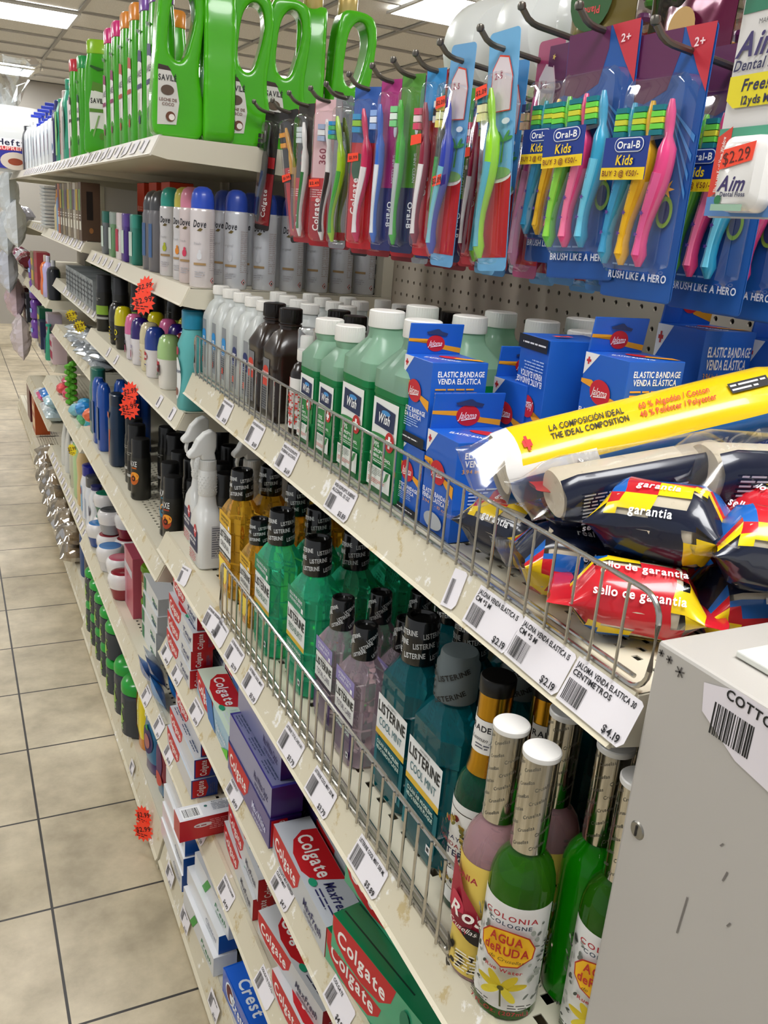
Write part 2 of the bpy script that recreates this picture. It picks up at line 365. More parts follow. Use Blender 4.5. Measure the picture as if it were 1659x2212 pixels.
shelf('cream shelf with orange, lilac and black bottles in the fourth bay',.371,.96,Y3+.004,Y4-.004,holes=False)
shelf('cream shelf with pink and green bottles in the fourth bay',.393,.684,Y3+.004,Y4-.004,holes=False)
shelf('cream shelf of plastic bags in the fourth bay',.36,.42,Y3+.004,Y4-.004,holes=False)
shelf('cream shelf with purple bottles in the fifth bay',.38,.98,Y4+.004,Y5,holes=False)
shelf('cream shelf with paper goods in the fifth bay',.38,.70,Y4+.004,Y5,holes=False)
shelf('cream upper shelf in the fifth bay',.38,1.22,Y4+.004,Y5,holes=False)
def base(label,y0,y1,xf=.335,m_=None):
    t=thing('base_shelf',label,'base shelf',(xf,y0,0)); L=y1-y0; k=.018
    d=MB(); perf(d,k+.02,k+.126,0.012,L-.012,.095,.0132,.0205,.0062,.0085,cream)
    d.add([(k,0,.095),(k+.02,0,.095),(k+.02,L,.095),(k,L,.095)],[(0,1,2,3)],cream); d.add([(k+.126,0,.095),(XB-xf,0,.095),(XB-xf,L,.095),(k+.126,L,.095)],[(0,1,2,3)],cream)
    d.box(((k+XB-xf)/2,L/2,.06),(XB-xf-k-.01,L-.002,.004),darkm); d.build('deck',t)
    s=MB(); pr=[(k,.0955),(k,.090),(.004,.028),(.012,.024),(.012,.0),(.0,.0),(-.003,.026),(.001,.034)]
    pr=[(k+.001,.096),(.003,.032),(-.002,.026),(.0,.016),(.004,.012),(.004,.0),(.012,.0),(.012,.03),(k+.004,.09)]
    n=len(pr); v=[(x,0,z) for x,z in pr]+[(x,L,z) for x,z in pr]
    s.add(v,[(i,n+i,n+(i+1)%n,(i+1)%n) for i in range(n)]+[tuple(range(n)),tuple(range(2*n-1,n-1,-1))],m_ or stripm); s.build('kick_strip',t)
    for yy in (0,L-.002): MB().box(((k+XB-xf)/2,yy+.001,.047),(XB-xf-k-.006,.002,.092),creamc).build('side_panel',t)
    return t
base('cream base shelf on the floor of the near bay with toothpaste boxes',Y0,Y1-.002)
base('cream base shelf on the floor of the second bay with green lidded gel jars',Y1+.002,Y2-.002,.33)
base('cream base shelf on the floor of the third bay',Y2+.002,Y3-.002,.345)
base('cream base shelf on the floor of the fourth bay with clear bags',Y3+.002,Y4-.002,.36)
base('cream base shelf on the floor of the fifth bay',Y4+.002,Y5,.38)
# back panels
def pegboard(label,y0,y1,z0,z1,holes=True,col='#bfb3a2'):
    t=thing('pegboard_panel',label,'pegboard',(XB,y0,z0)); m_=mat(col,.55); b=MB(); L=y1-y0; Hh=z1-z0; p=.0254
    if holes:
        nz=int(Hh/p); ny=int(L/p); oy=(L-ny*p)/2; n=8
        for i in range(ny):
            for j in range(nz):
                cy=oy+(i+.5)*p; cz=(j+.5)*p; o=[(0,cy-p/2,cz-p/2),(0,cy,cz-p/2),(0,cy+p/2,cz-p/2),(0,cy+p/2,cz),(0,cy+p/2,cz+p/2),(0,cy,cz+p/2),(0,cy-p/2,cz+p/2),(0,cy-p/2,cz)]
                r=.0034; h_=[(0,cy+r*math.cos(a),cz+r*math.sin(a)) for a in [-.75*PI+k*PI/4 for k in range(8)]]; h2=[(.003,y,z) for _,y,z in h_]
                b.add(o+h_+h2,[(k,8+k,8+(k+1)%8,(k+1)%8) for k in range(8)]+[(8+k,16+k,16+(k+1)%8,8+(k+1)%8) for k in range(8)],m_)
        for a,c in ((0,oy),(L-oy,L)): b.add([(0,a,0),(0,c,0),(0,c,nz*p),(0,a,nz*p)],[(3,2,1,0)],m_)
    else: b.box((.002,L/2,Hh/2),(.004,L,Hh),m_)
    b.build('panel',t); MB().box((.02,L/2,Hh/2),(.004,L,Hh),mat('#6b6257',.8)).build('backing',t); return t
pegboard('cream pegboard behind the toothbrushes and rubbing alcohol',Y0-.45,Y1+.008,1.165,1.625)
pegboard('cream back panel behind the mouthwash and toothpaste',Y0,Y1+.008,.0,1.16,False)
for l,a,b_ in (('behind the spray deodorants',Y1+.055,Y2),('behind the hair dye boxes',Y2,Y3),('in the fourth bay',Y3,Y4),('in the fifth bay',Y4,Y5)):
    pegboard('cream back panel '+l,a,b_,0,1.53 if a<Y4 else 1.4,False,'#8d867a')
for y,l in ((Y1+.03,'between the toothbrushes and the deodorants'),(Y2,'between the second and third bays'),(Y3,'between the third and fourth bays'),(Y4,'between the fourth and fifth bays')):
    t=thing('upright_post','slotted cream steel upright '+l,'shelf upright',(XB-.012,y,0)); b=MB().box((0,0,.78),(.024,.05,1.56),creamc)
    b.build('post',t,bevel=.002)
    s=MB()
    for i in range(24): s.box((-.0125,.012,.9+i*.028),(.001,.006,.019),darkm)
    s.build('slot_row',t)
# near grey cabinet
cab=thing('display_cabinet','light grey metal cabinet in the right foreground with a torn COTTON price sticker','cabinet',(.394,.370,0))
grey=stained('cabinet_paint','#b0aca6','#b9b5af','#bdb9b3',3,.3,.4,thr2=.75)
c=MB(); c.box((.2,-.35,.582),(.40,.70,1.164),grey); c.build('body',cab,bevel=.0025)
c=MB(); c.box((.215,-.17,.0022),(.37,.27,.0045),mat('#d4d5ce',.35)); o=c.build('top_plate',cab,bevel=.001,loc=(0,0,1.165))
c=MB(); fm=flat((-.0004,0,0),(0,-1,0),(0,0,1))
decal(c,fm,[('p',[(.042,1.156),(.056,1.160),(.066,1.1635),(.13,1.1635),(.13,1.105),(.10,1.118),(.075,1.122),(.045,1.138)],'#e6e0e6')],1)
decal(c,fm,[('bc',.053,1.128,.030,.021),('t','COTTON',.080,1.1575,.0062,'#1c1c1c',{'b':1,'ro':-.06})],2)
c.build('price_sticker',cab)
for i,(a,b_,sz) in enumerate(((.005,1.157,.0035),(.0125,1.156,.0040),(.0225,1.1525,.0055))):
    c=MB()
    for an in (.3,1.35,2.4):
        dx,dy=math.cos(an)*sz*.7,math.sin(an)*sz*.7; nx,ny=-math.sin(an)*.0005,math.cos(an)*.0005
        decal(c,fm,[('p',[(a-dx-nx,b_-dy-ny),(a+dx-nx,b_+dy-ny),(a+dx+nx,b_+dy+ny),(a-dx+nx,b_-dy+ny)],'#55514f')],1)
    c.build('pen_mark',cab)
for a,b_,h_ in ((.085,1.045,.008),(.062,.985,.03),(.095,1.02,.004),(.078,1.065,.003)):
    c=MB(); decal(c,fm,[('p',[(a,b_),(a+.0012,b_),(a+.003,b_+h_),(a+.0018,b_+h_)],'#77726e')],1); c.build('scratch',cab)
c=MB(); c.lathe([(.0,.0012),(.0055,.001),(.0065,0)],mat('#9a9892',.35,.9),M=Matrix.Translation((0,-.014,1.028))@Matrix.Rotation(-PI/2,4,'Y')); c.box((-.0014,-.014,1.028),(.001,.0012,.008),darkm); c.build('screw',cab)
# =====================  RUBBING ALCOHOL SHELF  =====================
def fence(label,xf,y0,y1,z0,z1,wires,r=.0024,ball=False):
    t=thing('wire_fence',label,'shelf fence',(xf,y0,z0)); L=y1-y0; Hh=z1-z0
    m_=mat('#c4c2bc',.2,.95); c=.018; dx=-.0
    rp=[]
    for (a,b_,st) in ((L,0,0),(L,Hh,1),(0,Hh,1),(0,0,0)): pass
    def arc(cy,cz,a0,a1,n=5): return [(0,cy+c*math.cos(a0+(a1-a0)*i/n),cz+c*math.sin(a0+(a1-a0)*i/n)) for i in range(n+1)]
    loop=arc(L-c,c,-PI/2,0)+arc(L-c,Hh-c,0,PI/2)+arc(c,Hh-c,PI/2,PI)+arc(c,c,PI,1.5*PI); loop.append(loop[0])
    MB().tube(loop,r*1.0,m_,8,caps=False).build('outer_rail',t)
    MB().tube([(0.006,c,.004),(0.006,L-c,.004)],r*.9,m_,8).build('lower_rail',t)
    for i in range(wires):
        y=(i+1)*L/(wires+1); w=MB().tube([(-.0045,y,-.001),(-.0045,y,Hh+(.0035 if ball else .001))],r*.62,m_,6)
        w.build('upright_wire',t)
    return t
fence('long chrome wire fence on the edge of the rubbing alcohol and bandage shelf',.400,.378,1.598,A1+.003,1.188,44,r=.0020)
whitecap=mat('#eae8e2',.35); 
def ridged(r,z0,z1,n=44,dr=.0006):
    mb=MB(); ring=lambda rr,z:[((rr+(dr if j%2 else 0))*math.cos(2*PI*j/(2*n)),(rr+(dr if j%2 else 0))*math.sin(2*PI*j/(2*n)),z) for j in range(2*n)]
    return mb,ring
def cap(r,h,m_,z,n=36,taper=.97,lip=.0012):
    mb,ring=ridged(r,z,z+h,n)
    pl=lambda rr,zz:[(rr*math.cos(2*PI*j/(2*n)),rr*math.sin(2*PI*j/(2*n)),zz) for j in range(2*n)]
    mb.loft([pl(r,z),ring(r,z+.001),ring(r*taper,z+h-lip),pl(r*taper-lip,z+h)],m_); return mb
def alcohol_bottle():
    t=thing('alcohol_bottle','x','bottle'); pm=milky('#e7ebe9',.22,.35)
    w,d=.056,.052
    MB().body([(0,w*.9,d*.9,8),(.004,w,d,9),(.105,w,d,9),(.112,w*.96,d*.96,8),(.132,w*.66,d*.66,5),(.139,.026,.026,2.2),(.150,.026,.026,2)],pm,40).build('body',t)
    cap(.0148,.0155,whitecap,.1475).build('cap',t)
    l=MB(); fm=flat((-w/2,0,0),(0,-1,0),(0,0,1))
    decal(l,fm,[('r',-.020,.014,.004,.102,'#8b8e92'),('r',-.020,.056,.004,.078,'#1f8bd2'),('e',-.008,.078,.012,.007,'#1f8bd2'),('t','91%',-.008,.069,.006,'#ffffff',{'b':1}),('l',-.018,.060,.02,.006,2,'#e9f2fa'),('l',-.018,.052,.02,.03,8,'#4c4e52'),('r',-.014,.024,-.006,.034,'#d9503c')])
    l.build('front_label',t); return t
def alcohol99():
    t=alcohol_bottle.__wrapped__() if hasattr(alcohol_bottle,'__wrapped__') else alcohol_bottle()
    for ch in t.children:
        if ch.name.startswith('front_label'):
            bpy.data.objects.remove(ch); break
    l=MB(); fm=flat((-.028,0,0),(0,-1,0),(0,0,1))
    decal(l,fm,[('r',-.020,.012,.004,.098,'#8b8e92'),('r',-.020,.050,.004,.072,'#1e2c6a'),('e',-.008,.072,.012,.008,'#1e2c6a'),('t','99%',-.008,.066,.0068,'#ffffff',{'b':1}),('l',-.018,.057,.02,.006,2,'#cfd6f0'),('l',-.018,.048,.02,.03,8,'#45474b'),('r',-.014,.022,-.006,.032,'#d96a5c')])
    l.build('front_label',t); return t
def peroxide_bottle():
    t=thing('peroxide_bottle','x','bottle'); pm=mat('#241812',.28,trans=0,coat=.3); w,d=.064,.064
    MB().body([(0,w*.92,d*.92,8),(.004,w,d,9),(.038,w,d,9),(.040,w*.985,d*.985,9),(.095,w*.985,d*.985,9),(.097,w,d,9),(.104,w,d,9),(.128,w*.64,d*.64,5),(.134,.030,.030,2.2),(.138,.030,.030,2),(.139,.034,.034,2),(.141,.034,.034,2),(.142,.030,.030,2),(.152,.03,.03,2)],pm,40).build('body',t)
    cap(.0168,.020,mat('#15100e',.25),.144,28).build('cap',t)
    l=MB(); fm=flat((-w/2,0,0),(0,-1,0),(0,0,1))
    decal(l,fm,[('r',-.022,.014,.006,.090,'#77787b'),('r',-.020,.050,.004,.072,'#d6402f'),('e',-.008,.072,.012,.008,'#d6402f'),('t','HYDROGEN',-.008,.069,.0035,'#ffffff',{'b':1}),('t','PEROXIDE',-.008,.063,.0035,'#ffffff',{'b':1}),('l',-.019,.048,.022,.032,9,'#3b3c3f')])
    l.build('front_label',t); return t
def wish(w,d,hb,hn,ht,rc,pct):
    def f():
        t=thing('rubbing_alcohol_bottle','x','bottle'); up=milky('#a9d2b7',.2,.5); lo=milky('#1f9a57',.16,.45)
        liq=hb*.86
        MB().body([(0,w*.9,d*.9,7),(.005,w,d,9),(hb*.28,w,d,9),(hb*.285,w*.975,d*.975,9),(hb*.80,w*.975,d*.975,9),(hb*.805,w,d,9),(liq,w,d,9),(hb,w,d,8),(hn,w*.5,d*.5,3.5),(hn+.006,rc*1.85,rc*1.85,2.2),(ht-.01,rc*1.85,rc*1.85,2)],[lo]*6+[up]*4,44).build('body',t)
        c=cap(rc,.019,whitecap,ht-.019,40); c.build('cap',t)
        l=MB(); fm=flat((-w/2*.975,0,hb*.12),(0,-1,0),(0,0,1)); a=d*.39; h_=hb*.66
        decal(l,fm,[('r',-a,h_*.40,a,h_,'#eef0ec'),('r',-a,h_*.20,a,h_*.56,'#2c8a45'),('e',-a*.2,h_*.56,a*.8,h_*.03,'#2c8a45'),
          ('p',[(-a*.78,h_*.68),(a*.78,h_*.66),(a*.82,h_*.90),(-a*.74,h_*.94)],'#17284f'),('e',a*.1,h_*.86,a*.35,h_*.03,'#3f8fd0'),('t','Wish',0,h_*.79,h_*.115,'#ffffff',{'b':1,'sh':.3,'wx':.82}),
          ('e',a*.55,h_*.545,a*.36,a*.36,'#c62a2a'),('r',a*.47,h_*.545-a*.22,a*.63,h_*.545+a*.22,'#ffffff'),('r',a*.33,h_*.545-a*.08,a*.77,h_*.545+a*.08,'#ffffff'),
          ('t',pct,-a*.42,h_*.46,h_*.062,'#e9f3ea',{'b':1}),('t','ISOPROPYL',-a*.25,h_*.385,h_*.04,'#ffffff',{'b':1}),('t','RUBBING ALCOHOL',0,h_*.325,h_*.038,'#ffffff',{'b':1,'w':a*1.7}),('l',-a*.7,h_*.29,a*1.3,h_*.05,2,'#cfe6d2'),
          ('r',-a*.95,-h_*.06,a*.95,h_*.2,'#e4e9e2'),('l',-a*.85,h_*.18,a*1.1,h_*.1,5,'#7b857d'),('p',[(a*.45,h_*.05),(a*.7,h_*.1),(a*.85,h_*.2),(a*.62,h_*.18)],'#3c8a4c'),('l',-a*.8,h_*.05,a*1.4,h_*.06,3,'#c85a4c')],du=.05)
        l.build('front_label',t); return t
    return f
wish16=wish(.056,.060,.120,.140,.168,.0185,'70%'); wish32=wish(.074,.078,.140,.164,.196,.0205,'99%')
def at(px,py,x,z): p=onx(px,py,x); return (x,p.y,z)
ord_=['first','second','third','fourth','fifth','sixth','seventh','eighth','ninth','tenth','eleventh','twelfth','thirteenth','fourteenth']
AP=.0005
for i,(px,py,k,l) in enumerate([(473,619,'a','clear alcohol bottle with white cap at the far left end of the wire fence'),(501,626,'a','clear alcohol bottle, second from the left end of the fence, bright blue label'),(537,643,'n','clear alcohol bottle with dark blue 99% label, third along the fence'),(559,653,'n','clear alcohol bottle with dark blue label touching the brown bottles')]):
    y={0:1.60,1:1.535,2:1.405,3:1.345}[i]
    place('alc'+k,alcohol_bottle if k=='a' else alcohol99,(.445,y-.012,A1+AP),0,l)
place('alca',alcohol_bottle,(.445,1.458,A1+AP),0,'clear alcohol bottle pressed between the second and third front-row clear bottles')
for px,py,x,l in ((594,657,.445,'brown peroxide bottle with black cap, the farther of two in the front row'),(629,668,.445,'brown peroxide bottle with black cap, the nearer of two in the front row')):
    place('perox',peroxide_bottle,at(px,py,x,A1+AP),0,l)
# deeper rows
for i,(x,y) in enumerate([(.525,1.505),(.52,1.44),(.515,1.375),(.51,1.31),(.585,1.50),(.58,1.43),(.575,1.365),(.57,1.30),(.64,1.46),(.635,1.395),(.70,1.44),(.70,1.37)]):
    place('alca',alcohol_bottle,(x,y,A1+AP),0,'clear alcohol bottle with white cap standing in the rows behind the front bottles','clear alcohol bottles in the back rows')
for i,(x,y) in enumerate([(.52,1.215),(.515,1.145),(.59,1.19),(.66,1.27),(.59,1.118),(.66,1.195),(.74,1.33),(.735,1.255),(.735,1.18),(.665,1.10)]):
    place('perox',peroxide_bottle,(x,y,A1+AP),0,'brown peroxide bottle with black cap in the rows behind the front two','brown peroxide bottles in the back rows')
def small_spray():
    t=thing('spray_bottle','x','spray bottle'); 
    MB().lathe([(.018,0),(.0205,.003),(.0205,.085),(.016,.097),(.011,.101),(.011,.106)],mat('#1d1613',.25,coat=.3)).build('body',t)
    c=MB().lathe([(.0115,.102),(.0125,.104),(.0125,.118),(.009,.12),(.009,.134),(.008,.137)],whitecap); c.build('pump',t)
    MB().lathe([(.0128,.118),(.0128,.145),(.011,.148)],clear('#ffffff',.3),cap0=False).build('clear_cap',t)
    l=MB(); fm=cyl(.0207,PI,.01)
    decal(l,fm,[('r',-.03,0,.03,.07,'#e9e7e4'),('r',-.03,.052,-.004,.07,'#d4362c'),('l',-.028,.066,.02,.01,2,'#ffffff')]+[('t','+',.004+(j%3)*.009,.008+(j//3)*.0095+(j%2)*.003,.012,'#cf3a30',{'b':1}) for j in range(15)]+[('l',-.028,.045,.024,.035,8,'#55514e')],du=.003); l.build('label',t); return t
place('sspr',small_spray,(.436,1.125,A1+AP),0,'small black spray bottle with red cross label beside the brown peroxide')
for nm,fn,px,x,y,l in (('w16',wish16,0,.443,1.064,'green rubbing alcohol bottle, smaller size, next to the black spray bottle'),('w16',wish16,0,.443,.997,'green rubbing alcohol bottle, smaller size, left of the large bottles'),('w32',wish32,0,.450,.912,'large green rubbing alcohol bottle next to the small green ones'),('w32',wish32,0,.450,.824,'large green rubbing alcohol bottle beside the blue bandage box')):
    place(nm,fn,(x,y,A1+AP),0,l)
for x,y,k in ((.535,.985,'w32'),(.545,.885,'w32'),(.535,1.055,'w16'),(.63,.86,'w32'),(.63,.95,'w32'),(.72,.90,'w32'),(.62,.765,'w32')):
    place(k,wish16 if k=='w16' else wish32,(x,y,A1+AP),0,'green rubbing alcohol bottle with white cap behind the blue bandage boxes','green alcohol bottles in the back rows')
# ---- bandage cartons ----
BL='#1c5fc4'; BLD='#164fae'
def logo(cx,cy,s): return [('e',cx,cy,s*1.0,s*.78,'#c8202c',-.2),('t','Jaloma',cx,cy+s*.02,s*.52,'#ffffff',{'sh':.35,'w':s*1.45}),('p',[(cx-s*.55,cy-s*.38),(cx+s*.65,cy-s*.22),(cx+s*.65,cy-s*.17),(cx-s*.55,cy-s*.31)],'#ffffff')]
def carton(w,d,h,kind=0,flap=True):
    """front face -x (width d along y), side face -y (width w along x)"""
    def f():
        t=thing('bandage_box','x','box'); bm_=mat(BL,.42,coat=.15)
        MB().box((0,0,h/2),(w,d,h),bm_).build('carton',t,bevel=.0006)
        L=MB(); fm=flat((-w/2,0,0),(0,-1,0),(0,0,1)); a=d/2
        big=kind!=0
        ops=[('p',[(-a+.0005,h-.0005),(-a+.0005,h*.76),(-a+d*.34,h-.0005)],'#efeeee'),('r',-a+d*.055,h*.90,-a+d*.16,h*.925,'#c9252b'),('r',-a+d*.09,h*.875,-a+d*.125,h*.95,'#c9252b'),
             ('p',[(-a,h*.72),(-a*.5,h*.725),(0,h*.62),(a,h*.56),(a,h*.44),(a*.5,h*.52),(0,h*.62),(-a*.4,h*.70),(-a,h*.68)],'#f0a41e')]+logo(-a*.05,h*.62,d*.24)
        if kind==0 or kind==2: ops+=[('t','ELASTIC BANDAGE',0,h*.40,h*.052,'#ffffff',{'b':1,'w':d*.88}),('t','VENDA ELÁSTICA',-a*.12,h*.335,h*.052,'#ffffff',{'b':1,'w':d*.76}),('l',-a*.88,h*.30,d*.7,h*.11,4,'#a9c3ea'),('r',-a,0,a,h*.12,'#10151f'),('l',-a*.9,h*.08,d*.8,h*.035,1,'#e8e8ea')]
        else: ops+=[('t','ELASTIC BANDAGE',0,h*.40,h*.045,'#ffffff',{'b':1,'w':d*.88}),('t','VENDA ELÁSTICA',-a*.12,h*.345,h*.045,'#ffffff',{'b':1,'w':d*.76}),('t','3.94 in - 10 cm',0,h*.29,h*.032,'#f0a41e',{'w':d*.8}),('e',.0,h*.13,d*.3,h*.085,'#b8bcc0'),('r',-a,0,a,h*.03,'#10151f')]
        decal(L,fm,ops,1)
        fs=flat((0,-d/2,0),(1,0,0),(0,0,1)); b_=w/2
        s_=[('t','ELASTIC BANDAGE',b_*.05,h*.87,h*.062,'#ffffff',{'b':1,'w':w*.84}),('t','VENDA ELÁSTICA',b_*.0,h*.79,h*.062,'#ffffff',{'b':1,'w':w*.78})]
        if kind!=1: s_+=[('l',-b_*.85,h*.72,w*.8,h*.22,5,'#e8a63a'),('l',-b_*.85,h*.47,w*.82,h*.22,6,'#bfd0ee')]
        else: s_+=[('t','3.94 inches wide - 10 cm',0,h*.715,h*.04,'#f0a41e',{'w':w*.84}),('l',-b_*.6,h*.55,w*.62,h*.36,10,'#bfd0ee')]
        decal(L,fs,s_,1)
        ft=flat((0,0,h),(1,0,0),(0,1,0))
        decal(L,ft,[('t','ELASTIC BANDAGE',-b_*.3,-a*.3,d*.11,'#ffffff',{'b':1,'w':w*.6,'ro':-.9}),('e',b_*.2,0,w*.22,d*.14,'#c8202c',-.9),('p',[(b_*.1,-a*.3),(b_*.9,-a*.9),(b_*.95,-a*.5),(b_*.3,-a*.1)],'#f0a41e')],1)
        if kind==1: 
            pm_=MB()
        L.build('print',t)
        if flap:
            F=MB(); fh=h*.36; zz=h
            P=[(w/2-.001,d/2-.001),(w/2-.001,-d/2+.001)]
            # hanging tab standing at the back of the top, slightly folded
            F.box((0,0,fh/2),(w*.98,.0022,fh),bm_,M=Matrix.Translation((0.0,d/2-.0022,zz))@Matrix.Rotation(.12,4,'X'))
            o=F.build('hang_tab',t,bevel=.0005)
            D=MB(); Mx=Matrix.Translation((0.0,d/2-.0022,zz))@Matrix.Rotation(.12,4,'X')
            ff=lambda u,v,e:Mx@Vector((u,-.0011-e,v))
            decal(D,ff,[('p',[(-w/2,fh*.52),(-w*.1,fh*.50),(w*.2,fh*.30),(w*.48,fh*.22),(w*.48,fh*.05),(w*.1,fh*.18),(-w*.1,fh*.44),(-w/2,fh*.42)],'#f0a41e')]+logo(0,fh*.36,w*.17)+[('p',[(-w*.2,fh*.74),(-w*.12,fh*.78),(-w*.02,fh*.84),(w*.02,fh*.84),(w*.08,fh*.76),(w*.2,fh*.7),(w*.18,fh*.62),(-w*.18,fh*.68)],'#2a3a66')],1)
            D.build('hang_tab_print',o)
        return t
    return f
cs=carton(.064,.060,.088,0); cb=carton(.082,.062,.100,1); cd_=carton(.066,.064,.150,1); cl=carton(.064,.058,.074,2,False)
def boxes(key,fn,x,y,z,l,rz=0,rx=0,ry=0,g=None): return place(key,fn,(x,y,z),rz,l,g,rx,ry)
boxes('cl',cl,.452,.772,A1+AP,'blue elastic bandage box lowest at the fence beside the green bottles')
boxes('cs',cs,.452,.772,A1+.0765,'blue elastic bandage box with raised tab, top of its stack beside the green bottles')
boxes('cb',cb,.459,.705,A1-.017+.018,'blue wide elastic bandage box at the fence with an orange price sticker',rz=-.02)
# price sticker on it
def sticker(name,label,loc,rz,txt,w=.016,h=.010,rx=0,parent=None,col='#ff5233'):
    o=MB(); fm=flat((0,0,0),(1,0,0),(0,0,1)); decal(o,fm,[('r',-w/2,-h/2,w/2,h/2,col),('t',txt,0,0,h*.5,'#3a1410',{'b':1})],1)
    b_=o.build(name); b_.location=loc; b_.rotation_euler=(rx,0,rz)
    if parent: b_.parent=parent
    else: tag(b_,label,'price sticker')
    return b_
sticker('price_sticker','small orange $7.59 price sticker on the blue bandage box behind the fence',(.4265,.685,A1+.088),-PI/2,'$7.59',.017,.012)
boxes('cs',cs,.540,.735,A1+.06,'blue elastic bandage box in the second row behind the stacked pair'); boxes('cl',cl,.540,.735,A1+AP-.0135+.0135-.0,'blue elastic bandage box under the second-row box',g=None)
boxes('cb',cb,.575,.665,A1+AP,'blue wide elastic bandage box behind the fence-side wide one')
o=boxes('cs2',carton(.070,.058,.110,2,False),.545,.700,A1+.197,'blue elastic bandage box lying upside down on top, its text inverted',rx=PI,rz=-.12)
boxes('cs',cs,.555,.612,A1+.105,'blue elastic bandage box right of the inverted box'); boxes('cb',cb,.735,.68,A1+AP,'blue wide elastic bandage box in the third row'); boxes('cs',cs,.655,.735,A1+AP,'blue elastic bandage box in the third row, left of the wide one')
boxes('cb',cb,.690,.620,A1+.113,'blue wide elastic bandage box against the pegboard, left of the last one') if False else None
boxes('cdA',cd_,.665,.640,A1+.068,'tall blue elastic bandage box against the pegboard, its tab raised'); boxes('cdA',cd_,.730,.585,A1+.062,'tall blue elastic bandage box against the pegboard, the rightmost one')
boxes('cb',cb,.665,.600,A1+AP,'blue wide elastic bandage box half hidden by the yellow bandage pack')
sticker('price_sticker','small orange price sticker on top of the inverted blue bandage box',(.535,.695,A1+.1985),0,'$4',.02,.008,rx=-PI/2)
# ---- bandage rolls in film ----
film=clear('#ffffff',.11,.17); gauze=stained('gauze','#b8ab94','#cdc2ac','#d8cfbc',60,.4,.9,thr2=.6)
def rollpack(r,L,pal,name='bandage_roll',txt=None,seed=1):
    """cream roll along local y in a crimped clear wrapper with printed bands"""
    def f():
        rg=random.Random(seed); t=thing(name,'x','bandage roll')
        M0=Matrix.Rotation(-PI/2,4,'X')
        prof=[(.0005,-L/2+.0006)]
        for i in range(5): prof+=[(r*(.18+.17*i),-L/2+(.0016 if i%2 else 0))]
        prof+=[(r*.97,-L/2),(r,-L/2+.002),(r,L/2-.002),(r*.97,L/2)]+[(r*(.86-.17*i),L/2-(.0016 if i%2 else 0)) for i in range(5)]+[(.0005,L/2-.0006)]
        MB().lathe(prof,gauze,32,M=M0).build('gauze_roll',t)
        # wrapper: tube flattening to crimped fins
        n=40; secs=[]
        fin=r*1.25
        for s_,wf,hf in ((-L/2-.034,fin,.0006),(-L/2-.030,fin,.001),(-L/2-.018,fin*.95,.0035),(-L/2-.004,r*1.03,r*.92),(-L/2+.006,r*1.05,r*1.05),(0,r*1.045,r*1.045),(L/2-.006,r*1.05,r*1.05),(L/2+.004,r*1.03,r*.92),(L/2+.018,fin*.95,.0035),(L/2+.030,fin,.001),(L/2+.034,fin,.0006)):
            ring=[]
            for j in range(n):
                a=2*PI*j/n; k=1+.035*math.sin(a*7+s_*300+seed)*(0 if abs(s_)>L/2+.02 else 1)+.02*rg.uniform(-1,1)
                ring.append((wf*k*math.cos(a),s_+.0012*math.sin(a*5),hf*k*math.sin(a)))
            secs.append(ring)
        mats=[film]*10
        w=MB(); o0=0
        w.loft(secs,mats); # recolour faces by angle/along position to make printed patches
        pm=[mat(c,.25,coat=.5) for c in pal]
        F=[];
        for fi,q in enumerate(w.f):
            if len(q)!=4: continue
            c=sum((w.v[i] for i in q),Vector())/4; a=math.atan2(c.z,c.x); s_=c.y/(L/2)
            v=math.sin(a*1.0+seed)+.8*s_*math.cos(a*2+seed*2)
            if abs(s_)>1.0+.016/(L/2): 
                if seed%3==2: w.mi[fi]=w.k(pm[-1])
                continue
            if v>.70: w.mi[fi]=w.k(pm[0])
            elif v>.15 and len(pm)>1: w.mi[fi]=w.k(pm[1])
            elif v>-.35 and len(pm)>2: w.mi[fi]=w.k(pm[2])
            elif v<-.6 and len(pm)>3: w.mi[fi]=w.k(pm[3])
        w.build('wrapper',t)
        if txt:
            T=MB(); 
            for a0,s0 in ((PI*.62,txt),(PI*.85,txt)):
                fm=lambda u,v,e,a0=a0:Vector(((r*1.09+e)*math.cos(a0+v/r),-u,(r*1.09+e)*math.sin(a0+v/r)))
                decal(T,lambda u,v,e,a0=a0:Vector(((r*1.09+e)*math.cos(a0-v/r),-u,(r*1.09+e)*math.sin(a0-v/r))),[('t',s0,0,0,.0062,'#ffffff',{'b':1})],2)
            T.build('wrapper_print',t)
        return t
    return f
NV,YL,RD,BU='#131a30','#f3cf16','#c61f2b','#1a63b8'
RP=[rollpack(.030,.062,[BU,RD,YL,NV],txt='garantia',seed=1),rollpack(.028,.060,[NV,BU,YL,RD],txt='sello de garantia',seed=2),rollpack(.029,.062,[YL,RD,BU,NV],txt='real',seed=3),rollpack(.027,.058,[NV,NV,BU,RD],txt='o de garantia',seed=5)]
